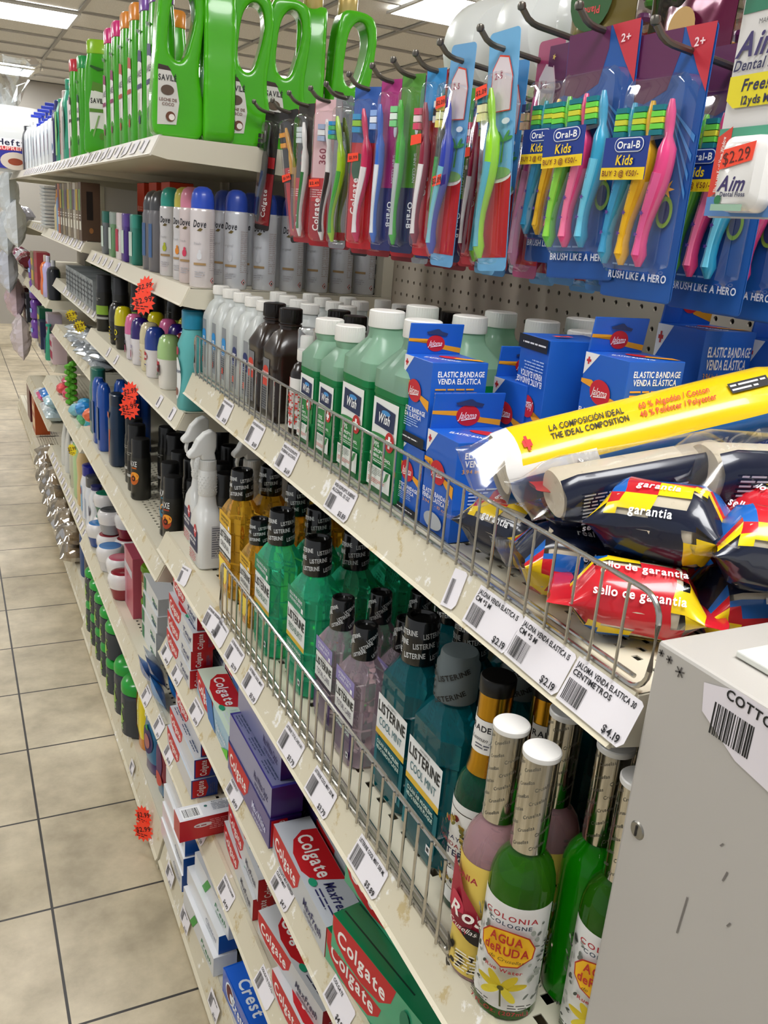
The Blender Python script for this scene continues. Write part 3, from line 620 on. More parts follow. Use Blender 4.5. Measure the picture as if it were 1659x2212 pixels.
rolls=[ # x,y,z,yaw,pitch(x),kind,label
 (.450,.612,A1+.034,.2,0,0,'wrapped bandage roll low at the fence right of the blue boxes'),
 (.455,.535,A1+.033,1.2,.1,2,'wrapped bandage roll showing yellow and red print at the fence'),
 (.452,.455,A1+.034,.9,0,1,'wrapped bandage roll with cream end showing at the near fence corner'),
 (.520,.600,A1+.033,.6,0,3,'dark wrapped bandage roll on the shelf in the second row, far'),
 (.525,.500,A1+.034,-.4,0,0,'wrapped bandage roll on the shelf in the second row, middle'),
 (.540,.425,A1+.034,1.3,0,2,'wrapped bandage roll lying behind the near fence corner'),
 (.600,.480,A1+.034,.3,0,1,'wrapped bandage roll in the third row of the heap'),
 (.610,.395,A1+.033,1.0,0,3,'wrapped bandage roll beside the grey cabinet top'),
 (.485,.560,A1+.085,1.3,.15,3,'black wrapped bandage roll on the heap reading garantia, far side'),
 (.480,.470,A1+.088,.5,-.1,0,'blue and red wrapped bandage roll on top of the heap by the fence'),
 (.560,.520,A1+.088,1.5,.1,2,'yellow and red wrapped bandage roll in the middle of the heap'),
 (.570,.435,A1+.088,.2,.1,1,'wrapped bandage roll on the heap with a black end fin'),
 (.530,.400,A1+.086,.9,0,0,'wrapped bandage roll on the heap nearest the cabinet'),
 (.650,.440,A1+.070,.8,0,2,'wrapped bandage roll at the back right of the heap'),
 (.640,.520,A1+.040,.2,0,3,'dark wrapped bandage roll tucked under the long packs')]
for x,y,z,a,p,k,l in rolls: place('rp%d'%k,RP[k],(x,y,z),a,l,None,rx=p)
def longpack(L,r,kind):
    def f():
        t=thing('bandage_pack','x','bandage pack'); g_=MB(); 
        g_.body([(-L/2,r*1.3,r*1.5,2.4),(-L/2+.004,r*1.42,r*1.62,2.4),(L/2-.004,r*1.42,r*1.62,2.4),(L/2,r*1.3,r*1.5,2.4)],gauze,36,M=Matrix.Rotation(PI/2,4,'Y')).build('gauze_roll',t)
        rg=random.Random(kind); w=MB(); secs=[]; n=44
        for s_,wf,hf in ((-L/2-.03,r*1.1,.001),(-L/2-.018,r*1.05,.005),(-L/2-.002,r*1.0,r*.84),(-L/2+.012,r*1.02,r*.98),(-L*.2,r*1.02,r*.98),(L*.1,r*1.02,r*.98),(L*.3,r*1.02,r*.98),(L/2-.012,r*1.02,r*.98),(L/2+.002,r,r*.84),(L/2+.018,r*1.05,.005),(L/2+.03,r*1.1,.001)):
            secs.append([(s_+.001*math.sin(5*a),wf*(1+.012*rg.uniform(-1,1)+.015*math.sin(6*a+s_*60))*math.copysign(abs(math.cos(a))**.7,math.cos(a)),hf*(1+.015*math.sin(7*a+s_*90))*math.copysign(abs(math.sin(a))**.7,math.sin(a))) for a in [2*PI*j/n for j in range(n)]])
        base_=mat('#f0cb12',.25,coat=.5) if kind==1 else film
        w.loft(secs,[film,film]+[base_]*6+[film,film])
        if kind==1:
            b1=mat('#155a9e',.25,coat=.5); w1=mat('#e7e4e0',.3,coat=.5)
            for fi,q in enumerate(w.f):
                c=sum((w.v[i] for i in q),Vector())/len(q); a=math.atan2(c.z,c.y)
                if abs(c.x)>L/2: continue
                if c.y<-r*.80 : w.mi[fi]=w.k(b1)
                if c.x<-L/2+.035-c.y*.4 and c.y>-r*.9: w.mi[fi]=w.k(w1)
        else:
            nv=mat(NV,.25,coat=.4)
            for fi,q in enumerate(w.f):
                c=sum((w.v[i] for i in q),Vector())/len(q)
                if abs(c.x)<L/2 and c.y<-r*.5: w.mi[fi]=w.k(nv)
        w.build('wrapper',t)
        T=MB()
        if kind==1:
            fm=flat((0,-.004,r*.985),(1,0,0),(0,1,0))
            decal(T,fm,[('t','LA COMPOSICIÓN IDEAL',-L*.20,.012,.006,'#1b1b16',{'b':1,'sh':.2,'w':L*.26}),('t','THE IDEAL COMPOSITION',-L*.20,.003,.006,'#1b1b16',{'b':1,'sh':.2,'w':L*.27}),('t','60 % Algodón / Cotton',L*.11,.012,.006,'#d23a1c',{'b':1,'sh':.2,'w':L*.25}),('t','40 % Poliéster / Polyester',L*.11,.003,.006,'#d23a1c',{'b':1,'sh':.2,'w':L*.27}),('r',L*.30,.001,L*.44,.012,'#141414'),('l',L*.305,.011,L*.13,.009,2,'#ffffff'),
              ('r',-L*.435,-.002,-L*.405,.005,'#cf2a2a'),('r',-L*.425,-.006,-L*.415,.009,'#cf2a2a')],3)
            fm2=flat((0,-r*1.04,0),(1,0,0),(0,0,1)); decal(T,fm2,[('t','VENDA ELÁSTICA',0,.004,.016,'#e9eef6',{'b':1})],3)
        else:
            fm2=flat((0,-r*1.05,0),(1,0,0),(0,0,1)); decal(T,fm2,[('l',-L*.42,r*.55,L*.4,r*1.1,9,'#b9bdc9'),('l',-L*.0,r*.4,L*.2,r*.8,5,'#b9bdc9'),('t','sello de garantia',-L*.2,-r*.62,.006,'#ffffff',{'b':1})],3)
        T.build('wrapper_print',t); return t
    return f
o=place('lp1',longpack(.255,.030,1),(.535,.568,1.247),-.28,'long yellow and blue bandage pack lying across the heap',None,rx=.65,ry=-.28)
o=place('lp2',longpack(.150,.027,2),(.498,.522,1.222),-.20,'dark navy and cream bandage pack under the yellow pack',None,rx=.25,ry=-.18)
o=place('lp3',longpack(.13,.034,3),(.600,.478,1.232),-.25,'cream bandage pack in clear film at the right of the heap',None,rx=.2)
# =====================  MOUTHWASH SHELF  =====================
fence('chrome wire fence on the edge of the mouthwash shelf, white tipped wires',.352,.485,1.225,A2+.004,.892,29,ball=True)
def octo(w,d,c,z,cx=0,cy=0):
    a,b=w/2,d/2; return [(cx+x,cy+y,z) for x,y in ((a,-b+c),(a,b-c),(a-c,b),(-a+c,b),(-a,b-c),(-a,-b+c),(-a+c,-b),(a-c,-b))]
def mouthwash(col,s,lab,sub,subcol,capc='#121212',clearcap=False,stripe=None,dark=0,tl=.72):
    """s scale 1 = 500 ml (0.215 m)"""
    def f():
        t=thing('mouthwash_bottle','x','bottle'); lq=liquid(col,tl); air=clear('#e8eef0',.25)
        w,d=.052*s,.076*s; Z=lambda z:z*s*.215
        sec=[(0,.80,.84,.010),(.02,.97,.98,.012),(.05,1,1,.013),(.30,1,1,.013),(.31,.95,.96,.013),(.53,.95,.96,.013),(.54,1.0,1.02,.014),(.66,1.0,1.02,.014),(.685,.94,.96,.016),(.74,.76,.72,.014),(.775,.58,.44,.008),(.79,.50,.34,.007),(.84,.5,.34,.007)]
        MB().loft([octo(w*a,d*b,c*s,Z(z)) for z,a,b,c in sec],lq,sm=False).build('bottle_body',t,bevel=.0016,seg=2)
        c=MB(); rc=.0185*s; cz=Z(.79)
        if clearcap:
            c.lathe([(rc*1.02,cz),(rc*1.12,cz+.002),(rc*1.1,cz+.036*s),(rc*.98,cz+.039*s),(rc*.96,cz+.046*s),(rc*.9,cz+.048*s)],milky('#8d989a',.25,.6),32,cap0=False); c.build('cap',t)
            D=MB(); fm=cyl(rc*1.125,PI+.5,cz)
            decal(D,fm,[('t','LISTERINE',.004,.008*s,.0052*s,'#141414',{'b':1,'ro':.45}),('t','LISTERINE',.006,.030*s,.0052*s,'#141414',{'b':1,'ro':.45}),('t','LISTERINE',-.03,.02*s,.0052*s,'#141414',{'b':1,'ro':.45})]+[('p',[(-.014,z_*s),(-.0115,z_*s+.004),(-.0165,z_*s+.004)],'#141414') for z_ in (.003,.010,.017,.024,.031)],1)
            D.build('cap_print',t)
        else:
            c.lathe([(rc*1.02,cz-.003),(rc*1.04,cz),(rc*.95,cz+.042*s),(rc*.9,cz+.0445*s),(rc*.72,cz+.045*s),(rc*.66,cz+.0415*s)],mat(capc,.18,coat=.6),36,cap0=False); c.build('cap',t)
            D=MB()
            for r_ in range(3):
                fm=lambda u,v,e,r_=r_:(lambda rr:Vector((rr*math.cos(PI+u/rr+r_*.5),rr*math.sin(PI+u/rr+r_*.5),cz+v)))(rc*(1.05-.09*(v/(.042*s)))+e)
                z_=(.008+.0115*r_)*s; n=4
                for q in range(n):
                    u=(q-n/2+.5)*2*PI*rc/n
                    if stripe: decal(D,fm,[('t','LISTERINE',u,z_,.0052*s,'#d6d8d8',{'b':1,'ro':.5,'w':.021*s})],2)
                    else: decal(D,fm,[('t','LISTERINE',u,z_,.0056*s,'#d6d8d8',{'b':1,'ro':.12,'w':.0235*s})],2)
            D.build('cap_print',t)
        L=MB(); fm=flat((-w/2*.955,0,0),(0,-1,0),(0,0,1)); a=d*.43
        lt='#e9eae8'; ops=[('r',-a,Z(.07),a,Z(.30),sub[0]),('r',-a,Z(.315),a,Z(.535),lt),('r',-a,Z(.315),a,Z(.345),sub[1]),
          ('t','LISTERINE',0,Z(.475),Z(.055),'#1b1b1b',{'b':1,'w':a*1.85}),('t',lab,0,Z(.40),Z(.042),subcol,{'w':a*1.55}),('t','ANTISEPTIC',0,Z(.52),Z(.012),'#444444')]
        if sub[1]=='#1d1d1d': ops+=[('t','KILLS GERMS + PLAQUE',0,Z(.33),Z(.016),'#f0f0e8',{'b':1,'w':a*1.7}),('p',[(-a,Z(.28)),(a,Z(.28)),(a*.3,Z(.10)),(-a*.3,Z(.10))],'#f6d94a')]
        else: ops+=[('t','CLEAN AIR PROBLEMS,',0,Z(.285),Z(.02),'#d7efe4',{'b':1,'w':a*1.6}),('t','HELPS REMOVE PLAQUE',0,Z(.255),Z(.02),'#d7efe4',{'b':1,'w':a*1.6})]
        ops+=[('r',a*.62,Z(.085),a*.86,Z(.125),'#f2f2f2'),('r',a*.67,Z(.095),a*.81,Z(.115),'#333333')]
        decal(L,fm,ops,1,du=1)
        fu=flat((-w/2,0,0),(0,-1,0),(0,0,1))
        if sub[2]: decal(L,fu,[('r',-a*1.02,Z(.55),a*.95,Z(.655),sub[2]),('t',sub[3],-a*.05,Z(.62),Z(.02),'#efeff4' if sub[2]!='#dfae18' else '#3a2a08',{'b':1,'w':a*1.4}),('t',sub[4],-a*.1,Z(.59),Z(.02),'#efeff4' if sub[2]!='#dfae18' else '#3a2a08',{'b':1,'w':a*1.2}),('r',a*.6,Z(.56),a*.8,Z(.59),'#f4f4f4')],1,du=1)
        # back label seen through the liquid
        decal(L,flat((w/2*.96,0,0),(0,1,0),(0,0,1)),[('r',-a,Z(.07),a,Z(.53),'#cfd6d2' if not dark else '#6a7c84')],0,du=1)
        L.build('label',t); return t
    return f
def orig(s): return mouthwash('#ffc83c',s,'ORIGINAL',('#e4a90f','#1d1d1d','#dfae18','CLEANS MOUTH UP TO','24 HR CLEAN GUM'),'#2b2b2b',tl=.8)
def fresh(s): return mouthwash('#4af0bc',s,'FRESHBURST',('#137d58','#e0b93a','#15835c','KILLS 99.9% GERMS','IN THE WHOLE MOUTH'),'#1d6b52',tl=.78)
def total(s): return mouthwash('#f8e2ee',s,'TOTAL CARE',('#3d2658','#2a1c38','#8d82b8','LISTERINE TOTAL','CARE 6 IN 1'),'#3a2a50',stripe=1,tl=.85)
def cool(s,cc=False): return mouthwash('#08808c',s,'COOL MINT',('#0a6d78','#e0b93a',None,'',''),'#11606c',clearcap=cc,tl=.72)
MW={'o1':orig(1.0),'o.':orig(.80),'f1':fresh(1.0),'t.':total(.80),'c1':cool(1.03),'cc':cool(1.03,True)}
for k,x,y,l,g in [('o1',.402,1.292,'amber mouthwash bottle, tallest at the far left end of the fence',None),('o1',.455,1.305,'amber mouthwash bottle in the second row behind the tall amber one',None),('o1',.515,1.30,'amber mouthwash bottle in the third row, deepest of the amber ones',None),
   ('o.',.395,1.175,'small amber mouthwash bottle between the tall amber and the green ones',None),('o1',.463,1.20,'dark looking amber mouthwash bottle behind the small amber one',None),('o1',.52,1.205,'amber mouthwash bottle deep behind the green ones',None),
   ('f1',.397,1.085,'green mouthwash bottle next to the small amber bottle',None),('f1',.405,.968,'green mouthwash bottle, the nearer of two at the fence',None),('f1',.452,1.085,'green mouthwash bottle in the second row, far',None),('f1',.462,.975,'green mouthwash bottle in the second row, near',None),
   ('f1',.52,1.08,'green mouthwash bottle deep under the shelf','green mouthwash bottles in the back rows'),('f1',.525,.98,'green mouthwash bottle deep under the shelf','green mouthwash bottles in the back rows'),('f1',.585,1.03,'green mouthwash bottle deep under the shelf','green mouthwash bottles in the back rows'),
   ('t.',.403,.875,'pale purple mouthwash bottle, the farther of two at the fence',None),('t.',.398,.798,'pale purple mouthwash bottle, the nearer of two at the fence',None),('t.',.455,.878,'pale purple mouthwash bottle in the second row behind the farther one',None),('t.',.452,.80,'pale purple mouthwash bottle in the second row, beside the teal bottle',None),('t.',.505,.865,'pale purple mouthwash bottle in the third row',None),
   ('c1',.418,.708,'teal mouthwash bottle with black cap at the fence',None),('cc',.412,.623,'teal mouthwash bottle with clear grey cap at the fence',None),('c1',.475,.70,'teal mouthwash bottle in the second row with black cap',None),('cc',.478,.61,'teal mouthwash bottle in the second row with clear cap',None),
   ('c1',.50,.785,'teal mouthwash bottle with black cap in the shade of the upper shelf','teal mouthwash bottles in the back rows'),('c1',.54,.69,'teal mouthwash bottle with black cap in the shade of the upper shelf','teal mouthwash bottles in the back rows'),('c1',.545,.60,'teal mouthwash bottle with black cap in the shade of the upper shelf','teal mouthwash bottles in the back rows')]:
    place(k,MW[k],(x,y,A2+AP),0,l,g)
# ---- colognes ----
chrome=mat('#c9c5bb',.13,1.0)
def cologne(col,lab,top,tl,cap='chrome'):
    def f():
        t=thing('cologne_bottle','x','bottle'); R=.0262
        MB().lathe([(.001,.0),(R*.8,0),(R*.97,.002),(R,.006),(R,.118),(R*.96,.128),(R*.84,.138),(R*.62,.146),(.0125,.150),(.0115,.156),(.0115,.165)],liquid(col,tl),40,cap0=False,cap1=True).build('glass_body',t)
        if lab!='florida':
            MB().lathe([(.0140,.152),(.0142,.153),(.0142,.232),(.0140,.233)],chrome,36).build('foil_neck',t)
            MB().lathe([(.0146,.2325),(.0148,.2335),(.0148,.2365),(.0140,.2375)],mat('#eceae6',.3),36).build('stopper',t)
            s_=MB(); fm=cyl(.0143,PI,.155)
            for i in range(22):
                decal(s_,fm,[('t','Crusellas',-.022+(i%4)*.014+(i//4)*.003,.006+(i//4)*.013,.0028,'#6a665c',{'sh':.3,'ro':.5})],1,eps=.0001)
            s_.build('foil_print',t)
        else:
            g_=mat('#c8962c',.22,1.0); MB().lathe([(.0185,.146),(.0165,.156),(.0150,.19),(.0150,.226)],g_,32).build('foil_neck',t)
            MB().lathe([(.0158,.224),(.0160,.225),(.0160,.237),(.0150,.2385)],mat('#121110',.3),32).build('cap',t)
            N=MB(); fm=lambda u,v,e:(lambda rr:Vector((rr*math.cos(PI+.9+u/rr),rr*math.sin(PI+.9+u/rr),.160+v)))((.0160-.0012*(v/.05))+e)
            decal(N,fm,[('p',[(-.022,.012),(.022,.003),(.022,.036),(-.022,.046)],'#e9e7e2')],1)
            N2=MB(); decal(N,lambda u,v,e:fm(u,v,e),[('r',-.022,.008,.022,.040,'#e9e7e2'),('t','TRADE MARK',0,.032,.0055,'#26262a',{'b':1}),('t','Lanman y Kemp',0,.022,.004,'#26262a',{'sh':.5}),('l',-.014,.018,.028,.006,2,'#555560')],2,du=.003)
            N.build('neck_label',t)
        L=MB(); fm=cyl(R+.0003,PI+.75,.012)
        if lab=='ruda':
            ops=[('r',-.036,0,.036,.100,'#e6e6e2')]
            rg=random.Random(3)
            for i in range(60):
                side=-1 if i%2 else 1; u=side*rg.uniform(.016,.034); v=rg.uniform(.012,.088); ops.append(('e',u,v,rg.uniform(.001,.0035),rg.uniform(.0008,.002),rg.choice(('#6e746c','#9aa096','#3e443c')),rg.uniform(0,3)))
            ops+=[('p',[(-.014,.078),(0,.082),(.014,.078),(.019,.068),(.018,.058),(.009,.049),(-.002,.046),(-.012,.052),(-.018,.060),(-.019,.070)],'#b32f22'),('p',[(-.0132,.0772),(0,.081),(.0132,.0772),(.018,.068),(.017,.0585),(.0085,.0502),(-.002,.0474),(-.0115,.053),(-.017,.0605),(-.018,.070)],'#f0b81d'),
              ('t','COLONIA',0,.094,.0046,'#a8262e',{'b':1,'gap':.2}),('t','COLOGNE',0,.0875,.0035,'#23384a',{'b':1,'gap':.2}),('t','AGUA',-.001,.0735,.0078,'#b3271e',{'b':1,'w':.022}),('t','deRUDA',.0,.063,.0078,'#b3271e',{'b':1,'w':.030}),('t','de Crusellas',.001,.0545,.0033,'#5a4410',{'sh':.3}),('t','Rue Water',0,.0445,.0034,'#a8262e',{'b':1})]
            for a in (.3,1.0,2.1,2.9,3.9,5.3): ops.append(('e',.009*math.cos(a),.028+.007*math.sin(a),.0085,.0032,'#c9b21c' if a<3 else '#d8c634',a))
            ops+=[('e',0,.028,.0022,.0022,'#4e4a12'),('p',[(-.0006,.026),(.0006,.026),(.002,.010),(.0008,.010)],'#4a4c20'),('l',-.022,.014,.016,.008,3,'#555550'),('l',.006,.014,.016,.008,3,'#555550'),('t','7 FL.Oz. (207ml.)',0,.0045,.0036,'#a8262e',{'b':1})]
            decal(L,fm,ops,1,du=.004,eps=.00009)
        elif lab=='rosa':
            ops=[('r',-.040,-.006,.040,.105,'#e5c85c')]
            rg=random.Random(5)
            for i in range(46): ops.append(('e',rg.uniform(-.038,.038),rg.uniform(-.005,.022),rg.uniform(.002,.006),rg.uniform(.001,.003),'#211a12',rg.uniform(0,3)))
            ops+=[('p',[(-.034,.098),(-.020,.092),(-.014,.080),(-.006,.072),(.002,.060),(.010,.050),(.004,.040),(-.008,.036),(-.022,.040),(-.034,.050)],'#a31a34'),('e',-.02,.062,.008,.010,'#c42a48',.5),('e',-.012,.05,.009,.007,'#7c1028',.3),('e',.0,.040,.012,.007,'#1a1412',-.3),
              ('t','Cologne',.016,.078,.0046,'#1d1710',{'b':1}),('t','Rosa',-.004,.058,.013,'#f3ece4',{'sh':.3,'b':1}),('t','Crusellas',-.012,.044,.005,'#f3ece4',{'sh':.4}),('t','COLONIA',-.022,.094,.0055,'#a31a34',{'b':1}),('l',-.014,.022,.03,.02,6,'#f1ead8')]
            decal(L,fm,ops,1,du=.004,eps=.00009)
        elif lab=='florida':
            fm=cyl(R+.0003,PI+.35,.012); ops=[('r',-.040,-.002,.040,.104,'#e3e3de'),('r',-.030,.012,.012,.096,'#3a3420'),('r',-.029,.013,.011,.095,'#ecebe4')]; rg=random.Random(9)
            for i in range(90):
                a=rg.uniform(0,2*PI); ops.append(('e',-.009+.015*math.cos(a),.055+.034*math.sin(a),rg.uniform(.0012,.0034),rg.uniform(.001,.002),rg.choice(('#a98a2e','#6f6a2a','#8a2a26','#2d3140','#c4a648')),rg.uniform(0,3)))
            ops+=[('t','MURRAY',-.009,.074,.004,'#1d2346',{'b':1}),('t','FLORIDA',-.009,.067,.004,'#8a1f22',{'b':1}),('t','WATER',-.009,.059,.0062,'#1d2346',{'b':1}),('t','COLOGNE',-.009,.044,.005,'#2b2b2b',{'b':1}),('bc',.018,.006,.018,.022),('l',.017,.094,.02,.06,14,'#5a5c60')]
            decal(L,fm,ops,1,du=.004,eps=.00008)
        if lab!='none': L.build('label',t)
        return t
    return f
CG={'ruda':cologne('#3f8f1c','ruda',0,.72),'green':cologne('#1fb80c','none',0,.55),'rosa':cologne('#eab8be','rosa',0,.7),'florida':cologne('#1e8f68','florida',0,.85),'dk':cologne('#3a1414','none',0,.6)}
for k,x,y,rz,l in [('florida',.405,.548,0,'cologne bottle with gold neck foil and ornate white label, at the fence corner'),('rosa',.374,.481,.0,'pink cologne bottle with rose label and silver neck, at the shelf edge'),('ruda',.376,.443,.0,'green cologne bottle with white flower label, frontmost on the mouthwash shelf'),
   ('green',.436,.430,.0,'bright green cologne bottle without visible label behind the flower labelled one'),('rosa',.430,.483,.1,'pink cologne bottle with silver neck in the second row'),('florida',.447,.528,.6,'cologne bottle with gold neck foil in the second row'),('dk',.485,.448,0,'dark red cologne bottle with silver neck in the third row'),('ruda',.424,.370,-.0,'green cologne bottle with flower label half hidden by the grey cabinet')]:
    if y<.39: y=.389
    place('cg'+k,CG[k],(x,y,A2+AP),rz,l)
# ---- trigger sprayers ----
def sprayer():
    t=thing('spray_bottle','x','spray bottle'); pm=milky('#e4e5e3',.25,.15); w,d=.046,.080
    MB().body([(0,w*.9,d*.88,6),(.004,w,d,6),(.045,w,d,6),(.070,w,d,5.5),(.088,w*.98,d*.88,4),(.100,w*.9,d*.62,3),(.110,w*.72,d*.40,2.4),(.125,.030,.030,2),(.135,.029,.029,2)],pm,40).build('bottle_body',t)
    n=MB(); n.lathe([(.0155,.128),(.0165,.130),(.0160,.172),(.0150,.174)],pm,32)
    rg=0
    n.build('neck_sleeve',t)
    b=MB()
    for i in range(7):
        for j in range(14):
            a=2*PI*(j+.5*(i%2))/14; r=.0163; b.lathe([(.0013,0),(.0011,.0006),(.0005,.0009)],pm,6,M=Matrix.Translation((r*math.cos(a),r*math.sin(a),.134+i*.005))@Matrix.Rotation(a,4,'Z')@Matrix.Rotation(PI/2,4,'Y'),cap0=False)
    tag(b.build('grip_dots',t),kind='stuff')
    cap(.0148,.018,pm,.174,30).build('collar',t)
    h=MB(); P=[(-.013,.192),(.013,.192),(.014,.200),(.024,.196),(.036,.196),(.037,.203),(.028,.212),(.020,.228),(.008,.240),(-.004,.245),(-.013,.240),(-.013,.215),(-.010,.205)]
    M_=Matrix.Rotation(PI/2,4,'X')
    h.prism([(-x,z) for x,z in reversed(P)],.019,pm,M=Matrix.Translation((0,.0095,0))@M_); h.build('trigger_head',t,bevel=.0035,seg=3)
    g_=MB(); g_.prism([(-.022,.200),(-.027,.199),(-.030,.186),(-.028,.176),(-.025,.177),(-.025,.186)],.010,pm,M=Matrix.Translation((0,.005,0))@M_); g_.build('trigger',t,bevel=.0012)
    L=MB(); fm=flat((-w/2-.0001,0,0),(0,-1,0),(0,0,1))
    decal(L,fm,[('r',-.026,.028,.026,.068,'#1b2149'),('e',.010,.066,.009,.012,'#c6262e'),('t','+',.010,.066,.014,'#ffffff',{'b':1}),('t','HYDROGEN',-.003,.050,.005,'#ffffff',{'b':1}),('t','PEROXIDE',-.003,.042,.005,'#ffffff',{'b':1}),('l',-.024,.025,.046,.018,4,'#c4474b')]); 
    L.build('label',t); L=MB()
    fs=flat((0,-d/2-.0001,0),(1,0,0),(0,0,1)); decal(L,fs,[('r',-.002,.022,.0155,.082,'#b7b9be'),('l',-.001,.080,.015,.055,13,'#5a5d68')])
    L.build('side_label',t); return t
place('spr',sprayer,(.385,1.438,A2+AP),PI,'white trigger spray bottle standing at the far end of the mouthwash shelf, nearest the edge')
PROTO['spr'].rotation_euler=(0,0,0)
place('spr',sprayer,(.400,1.545,A2+AP),0,'white trigger spray bottle behind the nearer one at the shelf end')
place('spr',sprayer,(.462,1.43,A2+AP),0,'white trigger spray bottle behind the amber mouthwash','white spray bottles in the back row'); place('spr',sprayer,(.53,1.44,A2+AP),0,'white trigger spray bottle behind the amber mouthwash','white spray bottles in the back row')
# =====================  TOOTHPASTE SHELVES  =====================
RC='#c4161f'
def tpbox(L,W,H_,side,top,end,txt='MaxFresh',txtc='#2a2a62',brand='Colgate',logoc=RC,topkind=1,extra=()):
    """origin bottom, near front corner region centred; long axis y. side=-x face, top, near end (-y)"""
    def f():
        t=thing('toothpaste_box','x','box'); b=MB(); x,y,z=W/2,L/2,H_
        mS,mT,mE=mat(side,.3,coat=.3),mat(top,.3,coat=.3),mat(end,.3,coat=.3)
        v=[(-x,-y,0),(x,-y,0),(x,y,0),(-x,y,0),(-x,-y,z),(x,-y,z),(x,y,z),(-x,y,z)]
        b.add(v,[(0,4,7,3)],mS); b.add(v,[(1,2,6,5),(0,3,2,1)],mS); b.add(v,[(4,5,6,7)],mT); b.add(v,[(0,1,5,4),(3,7,6,2)],mE)
        b.build('carton',t,bevel=.0005)
        P=MB(); fm=flat((-x,0,0),(0,-1,0),(0,0,1)); a=y
        half=lambda x0,x1,zt,zb,k=12:[(x0,zt)]+[(x0+(x1-x0)*i/k, zb+(zt-zb)*(abs(2*i/k-.75)/1.25)**2.2) for i in range(k+1)]+[(x1,zt)]
        if brand:
            ops=[('p',[(-a,z*.99),(-a*.985,z*.55),(-a*.9,z*.28),(-a*.72,z*.10),(-a*.45,z*.03),(-a*.15,z*.14),(a*.02,z*.5),(a*.08,z*.99)],logoc),('t',brand,-a*.48,z*.56,z*.42,'#f6f1ee',{'b':1,'w':a*.82})]
        else: ops=[]
        if txt: ops+=[('t',txt,a*.55,z*.45,z*.26,txtc,{'b':1,'sh':.2,'w':a*.62}),('l',a*.28,z*.24,a*.5,z*.14,2,txtc)]
        decal(P,fm,ops+[o for o in extra],1)
        ft=flat((0,0,z),(0,-1,0),(1,0,0))
        if topkind==1: decal(P,ft,[('p',[(-a*.72,x*.98),(-a*.75,x*.2),(-a*.6,-x*.45),(-a*.35,-x*.8),(-a*.0,-x*.85),(a*.2,-x*.55),(a*.33,x*.98)],logoc),('t',brand or '',-a*.22,x*.15,x*.75,'#f6f1ee',{'b':1,'w':a*.85}),('t',txt or '',a*.62,x*.1,x*.5,txtc,{'b':1,'sh':.2,'w':a*.58}),('l',a*.38,-x*.35,a*.5,x*.4,2,txtc),('e',a*.25,-x*.6,a*.08,x*.2,'#1f9a72')],1)
        elif topkind==2: decal(P,ft,[('r',-a*.95,-x*.9,a*.95,x*.9,side)],1,du=1); decal(P,ft,[('l',-a*.9,x*.8,a*.55,x*1.6,9,'#3c4a6c'),('l',-a*.25,x*.8,a*.5,x*1.6,9,'#3c4a6c'),('l',a*.35,x*.8,a*.5,x*1.6,9,'#3c4a6c')],2)
        elif topkind==3: decal(P,ft,[('r',-a*.97,-x*.5,a*.2,-x*.42,'#0b3324'),('r',-a*.97,x*.3,a*.35,x*.38,'#0b3324')],1,du=1)
        fe=flat((0,-y,z/2),(0,0,1),(-1,0,0)); 
        if brand: decal(P,fe,[('p',[(-z*.45,x*.9),(-z*.45,-x*.1),(0,-x*.3),(z*.45,-x*.1),(z*.45,x*.9)],RC if end!=RC else '#9c1018'),('t',brand,0,x*.32,x*.48,'#f7f2ef',{'b':1,'w':z*.8}),('l',-z*.35,-x*.4,z*.6,x*.4,3,'#5a5f80' if end!=RC else '#f0c8c8')],1)
        P.build('print',t); return t
    return f
TP={'green':tpbox(.225,.050,.045,'#35a276','#0f7a4c','#0c5c3a',txt='MaxFresh',topkind=3,extra=[('p',[(.055,.044),(.105,.044),(.105,.028)],'#38375c'),('t','10X',.09,.037,.008,'#e6e6ee',{'b':1}),('t','BREATH STRIPS',.06,.008,.006,'#5fbf98'),('e',.028,.024,.008,.013,'#1c7a58')]),
 'max':tpbox(.195,.052,.044,'#b9bec4','#c9ced6','#b3101a'),
 'maxw':tpbox(.195,.046,.040,'#c3c4c6','#d5d7da','#b3101a',txtc='#3b3c55'),
 'purple':tpbox(.200,.046,.047,'#4a3f86','#2d2466','#34125e',txt='MaxWhite',txtc='#cfd0ea'),
 'purple2':tpbox(.200,.046,.047,'#7d7fa6','#3a318a','#3a1568',brand=None,txt='MaxWhite Optic',txtc='#2d2a5c',topkind=2),
 'red':tpbox(.190,.040,.037,'#cfd2d6','#c9ccd2','#b8121c',txt='Total',txtc='#20306a'),
 'triple':tpbox(.225,.048,.046,'#86b6d2','#d9ecd8','#1c4ea0',txt='Triple Action',txtc='#d8dfe6',extra=[('p',[(-.05,.046),(.0,.046),(.03,.0),(-.02,.0)],'#2b6fb4'),('p',[(.07,.0),(.112,.0),(.112,.02)],'#5cc21f')]),
 'bluex':tpbox(.20,.05,.040,'#c9c9cc','#c4cfdb','#14419a',txt='',txtc='#888',topkind=2),
 'white':tpbox(.195,.042,.040,'#dcdee2','#eef0f3','#1b55a8',brand=None,txt='Clinical',txtc='#8a90a0',topkind=0),
 'whiteg':tpbox(.195,.044,.042,'#d5d8dc','#e6e8ec','#dfe3e6',brand=None,txt='Fresh',txtc='#1d7a46',topkind=0,extra=[('p',[(-.05,.0),(-.03,.0),(-.0,.038),(-.02,.038)],'#3f9a3c')])}
T3,T4,T5=A3,A4,.0955
H5=.0005
